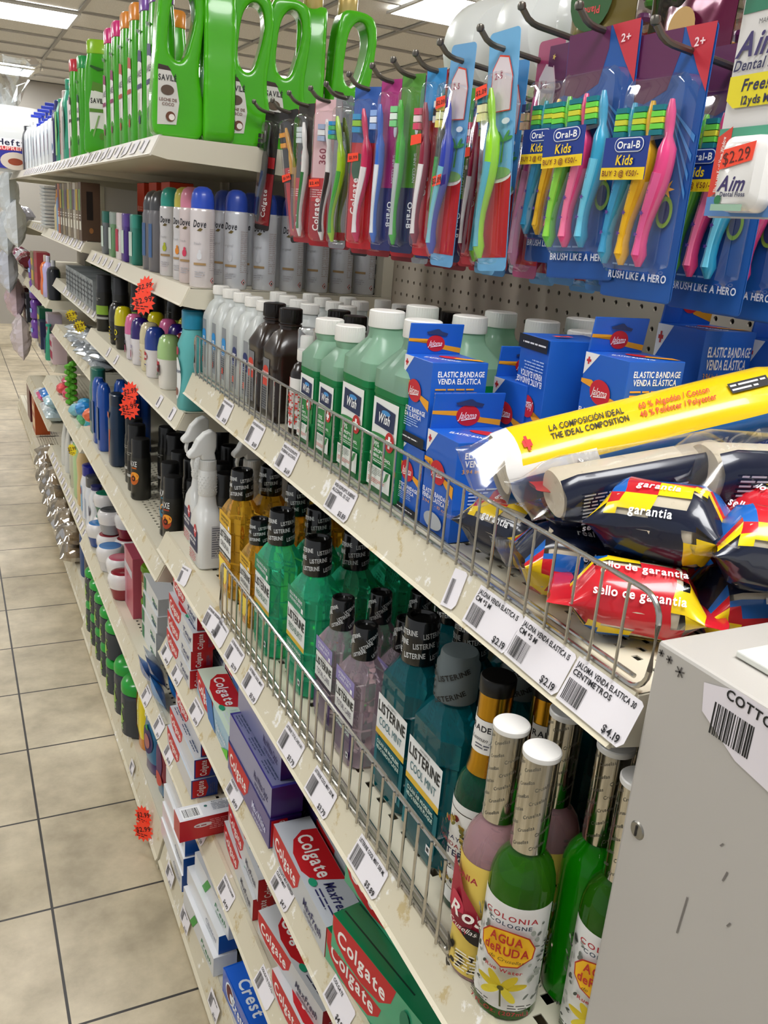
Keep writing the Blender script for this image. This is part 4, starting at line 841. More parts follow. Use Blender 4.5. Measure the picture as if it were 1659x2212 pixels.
for k,x,y,z,rz,l in [
 ('green',.385,.625,T3+H5,.12,'green toothpaste box lowest in the stack by the cologne end'),
 ('green',.383,.600,T3+.0460,.16,'green toothpaste box, middle of the green stack, jutting out'),
 ('green',.408,.640,T3+.0917,.10,'green toothpaste box, topmost of the green stack'),
 ('max',.373,.832,T3+H5,-.01,'silver toothpaste box with big red logo on its top face beside the green stack'),
 ('max',.432,.86,T3+H5,-.02,'silver toothpaste box behind the front silver one'),
 ('purple',.367,1.035,T3+H5,0,'purple toothpaste box lowest in the purple stack'),
 ('purple2',.369,1.038,T3+.0485,.0,'purple toothpaste box, middle of the purple stack, text on its side'),
 ('purple2',.385,1.05,T3+.0965,.0,'purple toothpaste box on top of the purple stack'),
 ('purple',.370,1.150,T3+.0485,0,'purple toothpaste box with red logo behind the purple stack'),('purple',.43,1.02,T3+H5,0,'dark purple toothpaste box in the second row'),
 ('triple',.376,1.262,T3+H5,-.03,'blue and green toothpaste box with red logo, the lower of two'),('triple',.425,1.285,T3+.050,-.03,'blue and green toothpaste box on the second row, large white lettering'),
 ('red',.365,1.482,T3+H5,0,'red ended toothpaste box lowest in the stack at the far end'),('red',.367,1.484,T3+.0382,0,'red ended toothpaste box, second from the bottom at the far end'),('red',.369,1.480,T3+.0762,0,'red ended toothpaste box, third from the bottom at the far end'),('red',.378,1.486,T3+.1142,0,'red ended toothpaste box, topmost at the far end under the mouthwash shelf'),
 ('red',.420,1.46,T3+H5,0,'red ended toothpaste box in the second row, bottom'),('red',.422,1.455,T3+.0382,0,'red ended toothpaste box in the second row, top')]:
    if k=='purple' and y==1.150: x,y,z=.425,1.10,T3+.0485
    place('tp'+k,TP[k],(x,y,z),rz,l)
for k,x,y,z,rz,l in [
 ('maxw',.372,.800,T4+H5,.06,'silver white toothpaste box lower in the stack under the silver one'),('maxw',.378,.87,T4+.0415,.12,'silver white toothpaste box leaning on top, red logo cut by the shelf above'),('maxw',.43,.80,T4+H5,0,'silver white toothpaste box behind the leaning ones'),
 ('maxw',.372,.585,T4+H5,.04,'silver white toothpaste box at the near end of the second lower shelf'),('green',.44,.62,T4+H5,.1,'green toothpaste box lying behind the silver ones on the second lower shelf'),
 ('maxw',.385,1.125,T4+H5,-.05,'silver white toothpaste box with red logo, middle of the second lower shelf, bottom'),('maxw',.390,1.118,T4+.0415,-.05,'silver white toothpaste box with red logo, middle of the second lower shelf, second'),('maxw',.400,1.13,T4+.0825,-.02,'silver white toothpaste box with red logo, middle of the second lower shelf, top'),
 ('bluex',.366,1.452,T4+H5,0,'blue ended toothpaste box lowest in the pile at the far end'),('bluex',.372,1.455,T4+.0415,0,'blue ended toothpaste box, middle of the pile, side logo visible'),('bluex',.385,1.46,T4+.0825,0,'blue ended toothpaste box on top, printed text panels facing up'),('bluex',.43,1.44,T4+H5,0,'blue ended toothpaste box in the second row')]:
    place('tp'+k,TP[k],(x,y,z),rz,l)
# box lying across the shelf and sticking out over the aisle
def acrossbox():
    t=thing('toothpaste_box','x','box'); b=MB(); L,W,Hh=.125,.040,.042
    b.box((0,0,Hh/2),(L,W,Hh),mat('#b4131d',.35,coat=.2)); b.build('carton',t,bevel=.0005)
    P=MB(); decal(P,flat((0,0,Hh),(1,0,0),(0,1,0)),[('r',-L/2+.0003,-W/2+.0003,L/2-.0003,W/2-.0003,'#dfe1e6'),('r',-L*.44,-W*.38,-L*.16,W*.36,'#f4f5f7'),('bc',-L*.42,-W*.3,L*.22,W*.55),('e',-L*.08,W*.2,.003,.003,'#2f6a66'),('l',.0,W*.3,L*.38,W*.5,5,'#8d93a0'),('t','RECYCLE',L*.1,W*.38,.0035,'#35404c')],1,du=1)
    decal(P,flat((0,-W/2,0),(1,0,0),(0,0,1)),[('l',-.01,.036,.06,.022,6,'#d98a8e'),('e',-.022,.027,.016,.0045,'#d8d3d6'),('l',-.034,.029,.024,.005,1,'#8e1b24'),('e',.045,.036,.003,.003,'#e9c8ca'),('e',.045,.026,.003,.003,'#e9c8ca')],1)
    P.build('print',t); return t
place('across',acrossbox,(.356,1.262,T4+H5+.0005),.02,'red and white toothpaste box lying crosswise, sticking out over the aisle')
# base shelf of the near bay
for k,x,y,z,rz,l in [
 ('white',.363,1.52,T5+H5,0,'white blue ended box at the bottom, far end of the floor shelf'),('white',.366,1.52,T5+.0405,0,'white blue ended box second from the floor, far end'),('white',.370,1.525,T5+.0815,0,'white blue ended box third from the floor, far end'),('white',.376,1.53,T5+.122,0,'white blue ended box on top of its pile, far end'),
 ('whiteg',.364,1.295,T5+H5,.04,'white box with green stripe at the bottom of the floor shelf pile'),('white',.372,1.30,T5+.0435,.05,'white long box resting slanted on the floor shelf pile'),('whiteg',.385,1.285,T5+.085,.06,'white box with green stripe on top of the slanted pile'),
 ('whiteg',.425,1.20,T5+H5,0,'white box with green end in the second row on the floor shelf'),('whiteg',.425,1.20,T5+.0435,0,'white box with green end on top in the second row')]:
    place('tp'+k,TP[k],(x,y,z),rz,l)
t=place('smile',tpbox(.19,.04,.05,'#d9b8a8','#d8d8da','#d4c13a',brand=None,txt='SONRISOS',txtc='#b3261e',topkind=0,extra=[('e',-.03,.02,.05,.012,'#e6c832'),('e',-.03,.032,.05,.010,'#c23a2a'),('t','KIDSMILE',-.03,.031,.008,'#2a140c',{'b':1})]),(.425,1.36,T5+.0405),.03,'box with red and yellow oval print on the floor shelf')
t=place('smile2',tpbox(.19,.05,.04,'#e0e1e4','#e2e3e6','#d8d9dc',brand=None,txt='',topkind=0),(.425,1.40,T5+H5),0,'plain white box under the one with the red and yellow oval')
def crestbox():
    t=thing('toothpaste_box','x','box'); b=MB(); L,W,Hh=.20,.045,.052; b.box((0,0,Hh/2),(W,L,Hh),mat('#0d58c8',.25,coat=.4)); b.build('carton',t,bevel=.0006)
    P=MB(); fm=flat((-W/2,0,Hh/2),(0,-1,0),(0,0,1))
    ops=[('e',-.062,.002,.021,.019,'#e8f2fb'),('e',-.062,.002,.017,.016,'#5c1226'),('e',-.054,.0,.008,.008,'#e8eef6'),('t','Crest',-.022,.0,.024,'#eef4fb',{'b':1,'w':.06}),('e',.028,.004,.011,.008,'#eef4fb'),('e',.028,.004,.009,.006,'#0d58c8'),('e',.05,0,.006,.006,'#eef4fb'),('e',.05,0,.0045,.0045,'#0d58c8'),('e',.075,-.002,.012,.010,'#4cb8ee'),('e',.075,-.002,.006,.005,'#e8f6ff')]
    decal(P,fm,ops,1); decal(P,flat((0,0,Hh),(0,-1,0),(1,0,0)),[('r',-L*.48,-W*.45,L*.48,W*.45,'#0f62d6'),('t','Crest',-.02,0,.022,'#eef4fb',{'b':1})],1,du=1); P.build('print',t); return t
place('crest',crestbox,(.382,1.065,T5+H5),.06,'bright blue toothpaste box with white oval logo on the floor shelf'); place('tpw3',tpbox(.26,.05,.055,'#b9bbc8','#c9cad2','#e2e6e8',brand=None,txt='',topkind=2),(.440,1.055,T5+H5),.05,'grey white carton with dense text panels behind the bright blue box')
place('tpwhite',TP['white'],(.370,.84,T5+H5),0,'white blue ended box at the near end of the floor shelf')
# mouthwash-shelf neighbour: yellow sponge packet hanging by the near bay floor shelf
# =====================  SECOND BAY, LOWER SHELVES  =====================
def jar(capc='#159a2e',bodyc='#4c5157',h=.145,r=.043):
    def f():
        t=thing('gel_jar','x','jar')
        MB().lathe([(r*.9,0),(r,.004),(r,h*.66),(r*.97,h*.72),(r*.86,h*.76)],liquid(bodyc,.35),32).build('jar_body',t)
        MB().lathe([(r*.9,h*.755),(r*1.0,h*.77),(r*1.0,h*.87),(r*.93,h*.93),(r*.7,h*.98),(r*.3,h),(.001,h)],mat(capc,.28,coat=.3),36).build('lid',t)
        L=MB(); fm=cyl(r+.0004,PI,.0)
        decal(L,fm,[('p',[(-.020+.009*math.sin(i*1.1),h*.08+i*h*.05) for i in range(11)]+[(.010+.009*math.sin(i*1.3),h*.58-i*h*.05) for i in range(11)],'#7fa84a'),('e',.0,h*.3,.013,.016,'#a3c45a'),('l',-.014,h*.2,.028,.02,4,'#d9e6c0')],1)
        L.build('label',t); return t
    return f
for x,y,l in [(.382,2.040,'nearest to the camera'),(.382,2.148,'second from the near end')]:
    place('bigjar',jar(h=.160,r=.052),(x,y,.0955+H5),0,'large dark gel jar with green lid on the floor shelf, '+l)
for x,y,l in [(.375,2.262,'third'),(.375,2.362,'fourth'),(.375,2.465,'fifth'),(.375,2.565,'sixth'),(.375,2.665,'seventh')]:
    place('jar',jar(h=.108,r=.049),(x,y,.0955+H5),0,'dark gel jar with green lid, the lower of the '+l+' stack from the near end')
    place('jar',jar(h=.108,r=.049),(x,y,.0955+H5+.1085),0,'dark gel jar with green lid, the upper of the '+l+' stack from the near end')
for x,y in ((.475,2.08),(.475,2.18),(.475,2.28)): place('jar',jar(),(x,y,.0955+H5),0,'dark gel jar with green lid in the second row','gel jars in the second row of the floor shelf')
def shampoo(bodyc,capc,h,w,d,lab,upside=True):
    def f():
        t=thing('kids_shampoo_bottle','x','bottle')
        MB().body([(0,w*.8,d*.8,3),(.003,w*.86,d*.86,3),(h*.14,w*.84,d*.84,3)],mat(capc,.3,coat=.4),28).build('cap',t)
        MB().body([(h*.14,w*.86,d*.86,3),(h*.25,w,d,2.6),(h*.5,w*1.02,d*1.02,2.6),(h*.75,w*.8,d*.82,2.8),(h*.93,w*.62,d*.7,3),(h,w*.3,d*.4,3)],mat(bodyc,.3,coat=.4),32).build('bottle_body',t)
        L=MB(); decal(L,lambda u,v,e:Vector((-(w/2+.0012+e)*(1-.25*(abs(u)/(d/2))**2)*(1.0 if v<h*.55 else 1-.30*(v/h-.55)/.45),-u,v)),lab(h,d),1,eps=.0004); L.build('label',t); return t
    return f
kl=lambda h,d:[('e',0,h*.42,d*.36,h*.17,'#33205c'),('e',0,h*.40,d*.2,h*.09,'#b06a62'),('p',[(-d*.12,h*.56),(d*.12,h*.55),(0,h*.62)],'#38a838'),('t','poco de',0,h*.78,h*.045,'#f2f2ee',{'b':1}),('t','brila',0,h*.715,h*.07,'#f2f2ee',{'b':1})]
yl=lambda h,d:[('p',[(-d*.4,h*.9),(-d*.2,h*.86),(-d*.3,h*.5),(-d*.18,h*.2),(-d*.45,h*.2)],'#d0541c'),('t','4-en-1',.0,h*.76,h*.06,'#141414',{'b':1}),('t','Sweet Monkey',d*.1,h*.5,h*.04,'#e6efd0',{'b':1,'ro':PI/2})]
place('ky',shampoo('#f0d90c','#d9861a',.225,.055,.075,yl),(.385,1.965,.096),0,'tall yellow kids shampoo bottle with orange base next to the green lidded jars')
place('kb',shampoo('#1c6f9e','#3a1c66',.215,.060,.085,kl),(.388,1.855,.096),.15,'blue kids shampoo bottle with purple oval picture, standing on its purple cap')
place('kr',shampoo('#8a2c3c','#2a6a94',.225,.05,.07,lambda h,d:[('e',0,h*.4,d*.3,h*.2,'#5a2a5c'),('e',0,h*.2,d*.3,h*.08,'#c8483c')]),(.390,1.755,.096),.1,'red and purple kids shampoo bottle at the end of the second bay floor shelf')
place('kg',shampoo('#3a2a66','#2f9a3c',.21,.05,.07,lambda h,d:[('e',0,h*.6,d*.35,h*.1,'#e6cf1a'),('e',0,h*.4,d*.35,h*.1,'#2fa63c')]),(.395,1.675,.096),0,'purple kids shampoo bottle with yellow and green print at the bay end')
# pots on B4
def pot(lidc,base_,h=.078,r=.040):
    def f():
        t=thing('cream_pot','x','pot'); 
        MB().lathe([(r*.62,0),(r*.7,.002),(r*.80,h*.25),(r*.92,h*.45)],mat(base_,.25,coat=.4),32).build('pot_base',t)
        MB().lathe([(r*.92,h*.45),(r*1.0,h*.62),(r*1.02,h*.8),(r*.92,h*.93),(r*.80,h*.975)],mat('#e4e1e0',.25,coat=.4),32,cap0=False).build('pot_top',t)
        MB().lathe([(r*.80,h*.975),(r*.6,h*1.0),(r*.3,h*.985),(.001,h*.98)],mat(lidc,.2,coat=.5),32,cap0=False).build('lid_disc',t)
        L=MB(); decal(L,lambda u,v,e:Vector(((r*1.03+e)*math.cos(PI+u/r),(r*1.03+e)*math.sin(PI+u/r),v)),[('l',-.014,h*.68,.028,.008,2,'#8d8a88')],1,eps=.0004); L.build('print',t)
        return t
    return f
for lc,bc,x,y,z,l in [('#c25a6e','#c9c0bd',.392,2.40,0,'pink lidded'),('#8e2430','#8e2430',.380,2.29,0,'dark red lidded, nearest'),('#3d7cbc','#d7d5d6',.380,2.50,0,'blue lidded, low'),('#8e2430','#a8a5a6',.395,2.60,0,'dark red lidded, middle'),('#3d7cbc','#2a4f96',.380,2.71,0,'blue lidded, far'),('#1d7a5c','#1d7a5c',.410,2.77,0,'green lidded, low far'),('#1d7a5c','#1d6a50',.412,2.77,.079,'green lidded, stacked on another'),('#8e2430','#8e2430',.440,2.55,.0,'dark red lidded in the second row, low'),('#8e2430','#8e2430',.442,2.55,.079,'dark red lidded in the second row, stacked'),('#5a5c60','#9a9ca0',.40,2.60,.079,'grey lidded, stacked above a dark red one')]:
    place('pot'+lc+bc,pot(lc,bc),(x,y,B4+AP+z),0,'white round hair cream pot, '+l)
pk=thing('wipes_box','tall pink box standing beside the cream pots','box',(.405,2.20,B4+AP)); MB().box((0,0,.085),(.05,.12,.17),mat('#b85064',.4,coat=.2)).build('carton',pk,bevel=.001)
P=MB(); decal(P,flat((-.025,0,0),(0,-1,0),(0,0,1)),[('r',-.058,.002,-.03,.168,'#c98c98'),('r',-.058,.11,.05,.13,'#c9c4ca')],1,du=1); P.build('print',pk)
def cotton():
    t=thing('cotton_swab_tub','x','tub'); r=.034; h=.09
    MB().lathe([(r*.88,0),(r*.9,.002),(r,h*.8)],milky('#c9b78e',.3,.4),32).build('tub_body',t)
    MB().lathe([(r*1.06,h*.8),(r*1.1,h*.84),(r*1.1,h*.92),(r*1.0,h*.97),(r*.5,h*1.01),(.001,h)],milky('#6f9a1c',.25,.3),32).build('lid',t)
    L=MB(); fm=cyl(r*1.0+.0006,PI+.35,0); decal(L,fm,[('r',-.03,h*.08,.03,h*.5,'#c9b48c'),('t','COTTON BUDS',0,h*.42,.007,'#2e2a20'),('e',.012,h*.25,.009,.010,'#7fae4a'),('e',.012,h*.25,.006,.007,'#c9b48c')]+[('r',-.022+i*.006,h*.54,-.019+i*.006,h*.74,'#9c5a2c') for i in range(8)],1,du=.004); L.build('label',t); return t
place('cot',cotton,(.425,2.07,B4+AP+.0905),0,'tub of cotton buds with green lid, stacked on another, by the tall pink box'); place('cot',cotton,(.425,2.07,B4+AP),0,'tub of cotton buds with green lid, the lower of two stacked'); place('cot',cotton,(.50,2.07,B4+AP),0,'tub of cotton buds with green lid in the second row, low','cotton bud tubs in the second row'); place('cot',cotton,(.50,2.07,B4+AP+.0905),0,'tub of cotton buds with green lid in the second row, low','cotton bud tubs in the second row')
# white and blue cartons at the near end of B4 and blue sachets
for i,(x,y,z,l) in enumerate([(.41,1.96,0,'white carton with green panel at the end of the cream pot shelf, bottom'),(.41,1.96,.0425,'white carton with green panel at the end of the cream pot shelf, second'),(.412,1.955,.085,'white carton with green panel at the end of the cream pot shelf, third'),(.415,1.96,.1275,'white carton with green panel at the end of the cream pot shelf, top')]):
    place('wcart',tpbox(.17,.05,.042,'#d3d8dc','#e6e8ea','#d9dde0',brand=None,txt='Mint',txtc='#1d7a46',topkind=0,extra=[('r',-.08,.004,-.055,.038,'#1d7a46'),('r',.03,.010,.075,.014,'#24407c')]),(x,y,B4+AP+z),0,l)
def sachet(col):
    def f():
        t=thing('paste_sachet','x','packet'); w,h=.085,.06; n=10; mb=MB(); v=[];F=[]
        for s_ in (1,-1):
            o=len(v)
            for i in range(n+1):
                for j in range(n+1):
                    a,b=i/n*2-1,j/n*2-1; th=.012*(1-a*a)*(1-b*b)+.0003; v.append((s_*th,a*w/2,b*h/2+h/2))
            for i in range(n):
                for j in range(n): q=(o+i*(n+1)+j,o+(i+1)*(n+1)+j,o+(i+1)*(n+1)+j+1,o+i*(n+1)+j+1); F.append(q if s_>0 else q[::-1])
        mb.add(v,F,mat(col,.25,coat=.5),True).build('packet_body',t); return t
    return f
for i,(c,x,y,z,ry) in enumerate([('#1c5fae',.365,1.80,0,-.5),('#3f86c4',.365,1.70,0,-.4),('#214f8e',.375,1.74,.03,-.6),('#c9d3dc',.385,1.84,.0,-.5),('#1f6ab8',.40,1.66,.02,-.5)]):
    place('sa'+c,sachet(c),(x,y,B4+AP+.002+z),0,['bright blue flat packet leaning at the end of the cream pot shelf','light blue flat packet leaning beside the bay end','dark blue flat packet lying on the others','pale grey flat packet next to the white cartons','blue flat packet behind the dark blue one'][i],None,ry=ry)
# =====================  TOOTHBRUSH HOOKS  =====================
hm=mat('#6e6a63',.32,.9)
HK=[(1.600,1.590,.50),(1.500,1.584,.50),(1.420,1.588,.50),(1.326,1.586,.50),(1.265,1.586,.50),(1.184,1.590,.50),(1.110,1.592,.50),(1.050,1.592,.50),(.992,1.592,.50),(.935,1.596,.50),(.852,1.598,.50),(.780,1.606,.50),(.690,1.592,.50),(.590,1.566,.50),(.456,1.580,.42)]
def hook(L):
    def f():
        t=thing('peg_hook','x','hook'); 
        MB().tube([(L,0,-.1*(L-.018)),(.020,0,-.0004),(.014,0,.001),(.008,0,.004),(.003,0,.009),(0,0,.012)],.0031,hm,8).build('prong',t)
        b=MB(); b.lathe([(.001,-.004),(.0034,-.003),(.0042,0),(.0034,.003),(.001,.004)],hm,10,M=Matrix.Translation((-.0005,0,.013))); b.build('prong_tip',t)
        MB().box((L-.002,0,-.1*(L-.018)),(.004,.02,.03),hm).build('hook_plate',t,bevel=.001)
        return t
    return f
for i,(y,z,x) in enumerate(HK):
    place('hook%.2f'%x,hook(.804-x),(x,y,z-.012),0,'dark metal peg hook, '+ord_[i] .replace('fourteenth','fourteenth')+' from the left of the toothbrush rack' if i<14 else 'dark metal peg hook holding the floss pack at the right edge')
for i,(y,z,l) in enumerate([(1.02,1.69,'left'),(.90,1.69,'middle'),(.78,1.70,'right')]): place('hookU',hook(.25),(.554,y,z),0,'upper metal peg hook of the candy row, '+l) if False else None
clr=clear('#ffffff',.10,.04); clr2=clear('#eef4fa',.14,.05)
def rrect(w,h,r,n=4,cx=0,cy=0):
    P=[]
    for (x,y,a0) in ((w/2-r,-h/2+r,-PI/2),(w/2-r,h/2-r,0),(-w/2+r,h/2-r,PI/2),(-w/2+r,-h/2+r,PI)):
        for i in range(n+1): a=a0+PI/2*i/n; P.append((cx+x+r*math.cos(a),cy+y+r*math.sin(a)))
    return P
def tooth_brush(parent,y,zt,zb,c1,c2,br,bend=.004,xo=-.008,thick=1.0,lean=0,name='toothbrush',stars=None):
    """handle from zb to zt, bristles pointing to the far side (+y)"""
    Lh=zt-zb; b=MB(); pts=[];rr=[]
    for i in range(15):
        u=i/14; z=zb+Lh*u
        pts.append((xo-.001*math.sin(u*PI), y+lean*(u-.5)+bend*math.sin(u*PI*2.2+.4), z))
        rr.append(thick*(.0030+.0028*max(0,math.sin(min(1,(1-u)*1.35)*PI*.9)) if u<.72 else .0026))
    rr[0]=.0018*thick; rr[1]=.0048*thick; rr[-1]=.002;rr[-2]=.0042;rr[-3]=.0042;rr[-4]=.0034
    b.tube(pts,rr,mat(c1,.28,coat=.4),10); o=b.build(name,parent)
    g=MB(); g.tube([(p[0]-rr[i]*.35,p[1],p[2]) for i,p in enumerate(pts)][1:9],[r*.78 for r in rr][1:9],mat(c2,.4),8); g.build('grip',o)
    h=MB(); x0,y0,z0=pts[-2]
    nb=len(br)
    for i,c in enumerate(br):
        zz=z0+.006-.026*(i+.5)/nb; h.box((x0,y0+.0075*thick**.5,zz),(.0085*thick,.011*thick**.5,.026/nb*.86),mat(c,.7))
    h.build('bristles',o)
    if stars:
        s_=MB()
        for k in range(3): decal(s_,flat((xo-rr[4]-.0028,y+lean*(.18+.13*k-.5)+bend*math.sin((.18+.13*k)*PI*2.2+.4),zb+Lh*(.2+.13*k)),(0,-1,0),(0,0,1)),[('p',star(0,0,.0012,.0028,5),stars)],1)
        s_.build('star_print',o)
    return o
def pack(w,h,cardc,ops,brushes,blist,gap=None,tabc=None,stick=None,head=None,clearback=False):
    """origin at hang hole; hangs down; faces -x"""
    def f():
        t=thing('toothbrush_pack','x','toothbrush pack')
        P=rrect(w,h,.005,4,0,-h/2+.010); M_=Matrix(((0,0,-1,.0003),(-1,0,0,0),(0,1,0,0),(0,0,0,1)))
        cm=clear(cardc,.3) if clearback else mat(cardc,.35,coat=.3)
        MB().prism(P,.0006,cm,M=M_).build('backing_card',t)
        D=MB(); fm=flat((-.0005,0,.010),(0,-1,0),(0,0,1)); decal(D,fm,ops,1,du=1); 
        if ops: D.build('card_print',t)
        # blister
        b=MB(); bw,bz0,bz1=blist
        secs=[]
        for k,(dx,ins) in enumerate(((-.0008,0),(-.011,.0008),(-.0145,.004))):
            secs.append([(dx,-q[0],q[1]) for q in rrect(bw-2*ins,bz1-bz0-2*ins,min(.012,bw*.3),5,0,(bz0+bz1)/2)])
        b.loft(secs,clr,cap0=False); b.build('blister',t)
        for q in brushes: tooth_brush(t,**q)
        if head: head(t)
        if stick:
            s_=MB(); decal(s_,flat((-.0158,stick[0],stick[1]),(0,-1,0),(0,0,1)),[('p',[(-.009,-.006),(.009,-.003),(.008,.008),(-.009,.006)],'#ff4a2a'),('t',stick[2],0,.001,.0045,'#5a1a12',{'b':1,'ro':.1})],1); tag(s_.build('price_sticker',t),'small orange price sticker')
        return t
    return f
def colg(x,c,wx=1): return [('t','Colgate',0,-.165,.010,'#f6f0ee',{'b':1,'ro':PI/2})]
PK={}
PK['black']=pack(.036,.215,'#1b1412',[('r',-.017,-.205,.017,-.11,'#8c0f18'),('r',-.016,-.10,.016,-.08,'#b01820')]+colg(0,0),[dict(y=.004,zt=-.025,zb=-.19,c1='#17130f',c2='#2b3a5c',br=['#222','#222','#222'] if 0 else ['#222222','#333333','#222222'])],(.030,-.195,-.006))
PK['gold']=pack(.040,.225,'#1a120c',[('r',-.019,-.212,.019,-.12,'#c3131e'),('r',-.018,-.115,.010,-.095,'#c3131e'),('l',-.012,-.098,.02,.014,4,'#f0c8c8'),('t','Colgate',-.006,-.17,.009,'#f6f0ee',{'b':1,'ro':PI/2})],[dict(y=0,zt=-.02,zb=-.205,c1='#d69a18',c2='#1b1712',br=['#e89a10','#1c1c1c','#e89a10'])],(.034,-.208,-.006),stick=(.006,-.105,'$1.99'))
def c360(card,c1,c2,br,stick=None,bg='#a50f1a',tx='360'):
    return pack(.046,.225,bg,[('p',[(-.022,.0),(.022,.0),(.022,-.105),(-.005,-.128),(-.022,-.118)],card),('t',tx,-.006,-.085,.011,'#8c2a3c',{'b':1,'ro':PI/2}),('r',-.021,-.155,.0,-.118,'#c3131e'),('l',-.020,-.135,.018,.014,4,'#f4d0d0'),('t','Colgate',-.012,-.175,.010,'#f6f0ee',{'b':1,'ro':PI/2})],[dict(y=-.006,zt=-.02,zb=-.205,c1=c1,c2=c2,br=br,bend=.005,thick=1.1)],(.040,-.208,-.006),stick=stick)
PK['360w']=c360('#e0b9bd','#efeae8','#2a1a14',['#a8b8d8','#f2f2f2','#a8b8d8'],stick=(.010,-.118,'$2.49'),tx='360')
PK['360g']=c360('#3a3432','#ece8e4','#2c7a34',['#dfe8ee','#dfe8ee','#dfe8ee'],tx='360')
PK['360b']=c360('#4a3c3c','#e6e6ea','#1d1d22',['#2a9ad0','#3fae5c','#2a9ad0'],tx='360')
PK['wave']=pack(.032,.225,'#c3c9c8',[('r',-.015,-.212,.015,-.20,'#8c0f18')],[dict(y=.0,zt=-.02,zb=-.205,c1='#a4d218',c2='#4aa83c',br=['#1f8ac8','#3fae5c','#1f8ac8','#3fae5c'],bend=.007,thick=1.15)],(.028,-.208,-.006),clearback=True)
PK['pink']=pack(.044,.225,'#c81a24',[('r',-.022,-.075,.022,.0,'#2c59a8'),('e',-.008,-.11,.012,.02,'#1d5a34'),('t','Colgate',-.013,-.15,.010,'#f6f0ee',{'b':1,'ro':PI/2})],[dict(y=-.004,zt=-.02,zb=-.205,c1='#d8245c',c2='#efe6e8',br=['#2a9ad0','#9ad03c','#2a9ad0'],bend=.006,thick=1.35)],(.038,-.208,-.006),stick=(.008,-.088,'$1.99'))
def oral(topc,botc,c1,c2,br): return pack(.040,.225,botc,[('r',-.019,-.14,.019,.0,topc),('p',[(-.019,-.14),(.019,-.14),(.019,-.165),(-.019,-.155)],botc),('t','Oral-B',.011,-.175,.008,'#eef2fa',{'b':1,'ro':-PI/2}),('t','SHINY CLEAN',.013,-.115,.0042,'#d8dcec',{'ro':-PI/2}),('e',.012,-.065,.003,.009,'#d8dce8')],[dict(y=.008,zt=-.022,zb=-.205,c1=c1,c2=c2,br=br,bend=.003,thick=1.1,lean=.004)],(.030,-.208,-.006))
PK['oralb']=oral('#a82a78','#2b2f6e','#2a6ad0','#e8ecf4',['#8fb0e8','#e8eef8','#8fb0e8']); PK['oralg']=oral('#4d8c2a','#1c2252','#3cb02a','#b8c4c0',['#7fd08a','#e0f0e4','#7fd08a'])
PK['maroon']=pack(.034,.225,'#c21a26',[('r',-.016,-.06,.016,.0,'#2c8ac8'),('t','Colgate',-.006,-.13,.008,'#f6f0ee',{'b':1,'ro':PI/2})],[dict(y=.004,zt=-.03,zb=-.20,c1='#8c1434',c2='#efe8e8',br=['#d84a6a','#f0d8dc','#d84a6a'],thick=1.2)],(.028,-.206,-.006),stick=(.010,-.075,''))
PK['dark']=pack(.032,.225,'#b9c4cc',[('r',-.015,-.212,.015,-.16,'#c8202a')],[dict(y=.0,zt=-.022,zb=-.19,c1='#1a1a18',c2='#38b048',br=['#f4f4f0','#141414','#e8e8e8'],thick=1.2)],(.028,-.2,-.006),clearback=True)
def kid2(cardc,c1,c2,br,stk=None,pic='palm'):
    ops=[('r',-.022,-.224,.022,-.138,'#b8121a'),('e',0,-.140,.0222,.008,'#e8e4e0'),('r',-.022,-.139,.022,-.095,cardc),('e',0,-.138,.0215,.006,'#7fae6a' if pic=='palm' else '#d8a8bc'),
      ('p',[(-.016,-.078),(.016,-.078),(.017,-.045),(.010,-.026),(-.004,-.023),(-.014,-.036)],'#e2452a' if pic=='palm' else '#e8c8d4'),('p',[(-.0148,-.077),(.015,-.077),(.016,-.045),(.0092,-.0275),(-.004,-.0248),(-.013,-.037)],'#dcd0d4'),('t','2-5',-.004,-.043,.006,'#b05a70',{'b':1})]
    if pic=='palm': ops+=[('p',[(.006,-.128),(.009,-.128),(.010,-.108),(.008,-.108)],'#4c8a3c')]+[('e',.009+.007*math.cos(a),-.106+.004*math.sin(a),.007,.002,'#3f8f42',a) for a in (.2,.9,2.2,2.9)]+[('e',.012,-.088,.006,.003,'#dfe8f0')]
    else: ops+=[('e',.008,-.118,.007,.009,'#e8c0d0'),('e',.012,-.104,.004,.006,'#e8c0d0'),('p',star(.010,-.018,.0014,.0032,5),'#e0c060'),('e',.002,-.132,.010,.005,'#e8ccd8')]
    return pack(.045,.238,cardc,ops,[dict(y=.006,zt=-.045,zb=-.215,c1=c1,c2=c2,br=br,bend=.006,thick=1.35,lean=-.006)],(.036,-.222,-.030),stick=stk)
PK['k2b']=kid2('#6aa8d8','#2338a8','#7fc0d0',['#e6d870','#f0f0c0','#e6d870'],(.012,-.052,'$2.09')); PK['k2g']=kid2('#6fb0dc','#8fd018','#5aa8b8',['#1a7a8c','#f0eeb8','#e6e8a0'],(.014,-.050,'$2.09')); PK['k2p']=kid2('#a83a68','#c84a84','#d88aa8',['#252a6a','#e0b890','#e0b890'],None,'uni'); PK['k2d']=kid2('#4f94cc','#1c3a9c','#2a58b0',['#d8d880','#e8e8c0','#d8d880']); PK['k2t']=kid2('#3f84c4','#1d7a60','#d8e0e0',['#d8e0e0','#d8e0e0','#d8e0e0'])
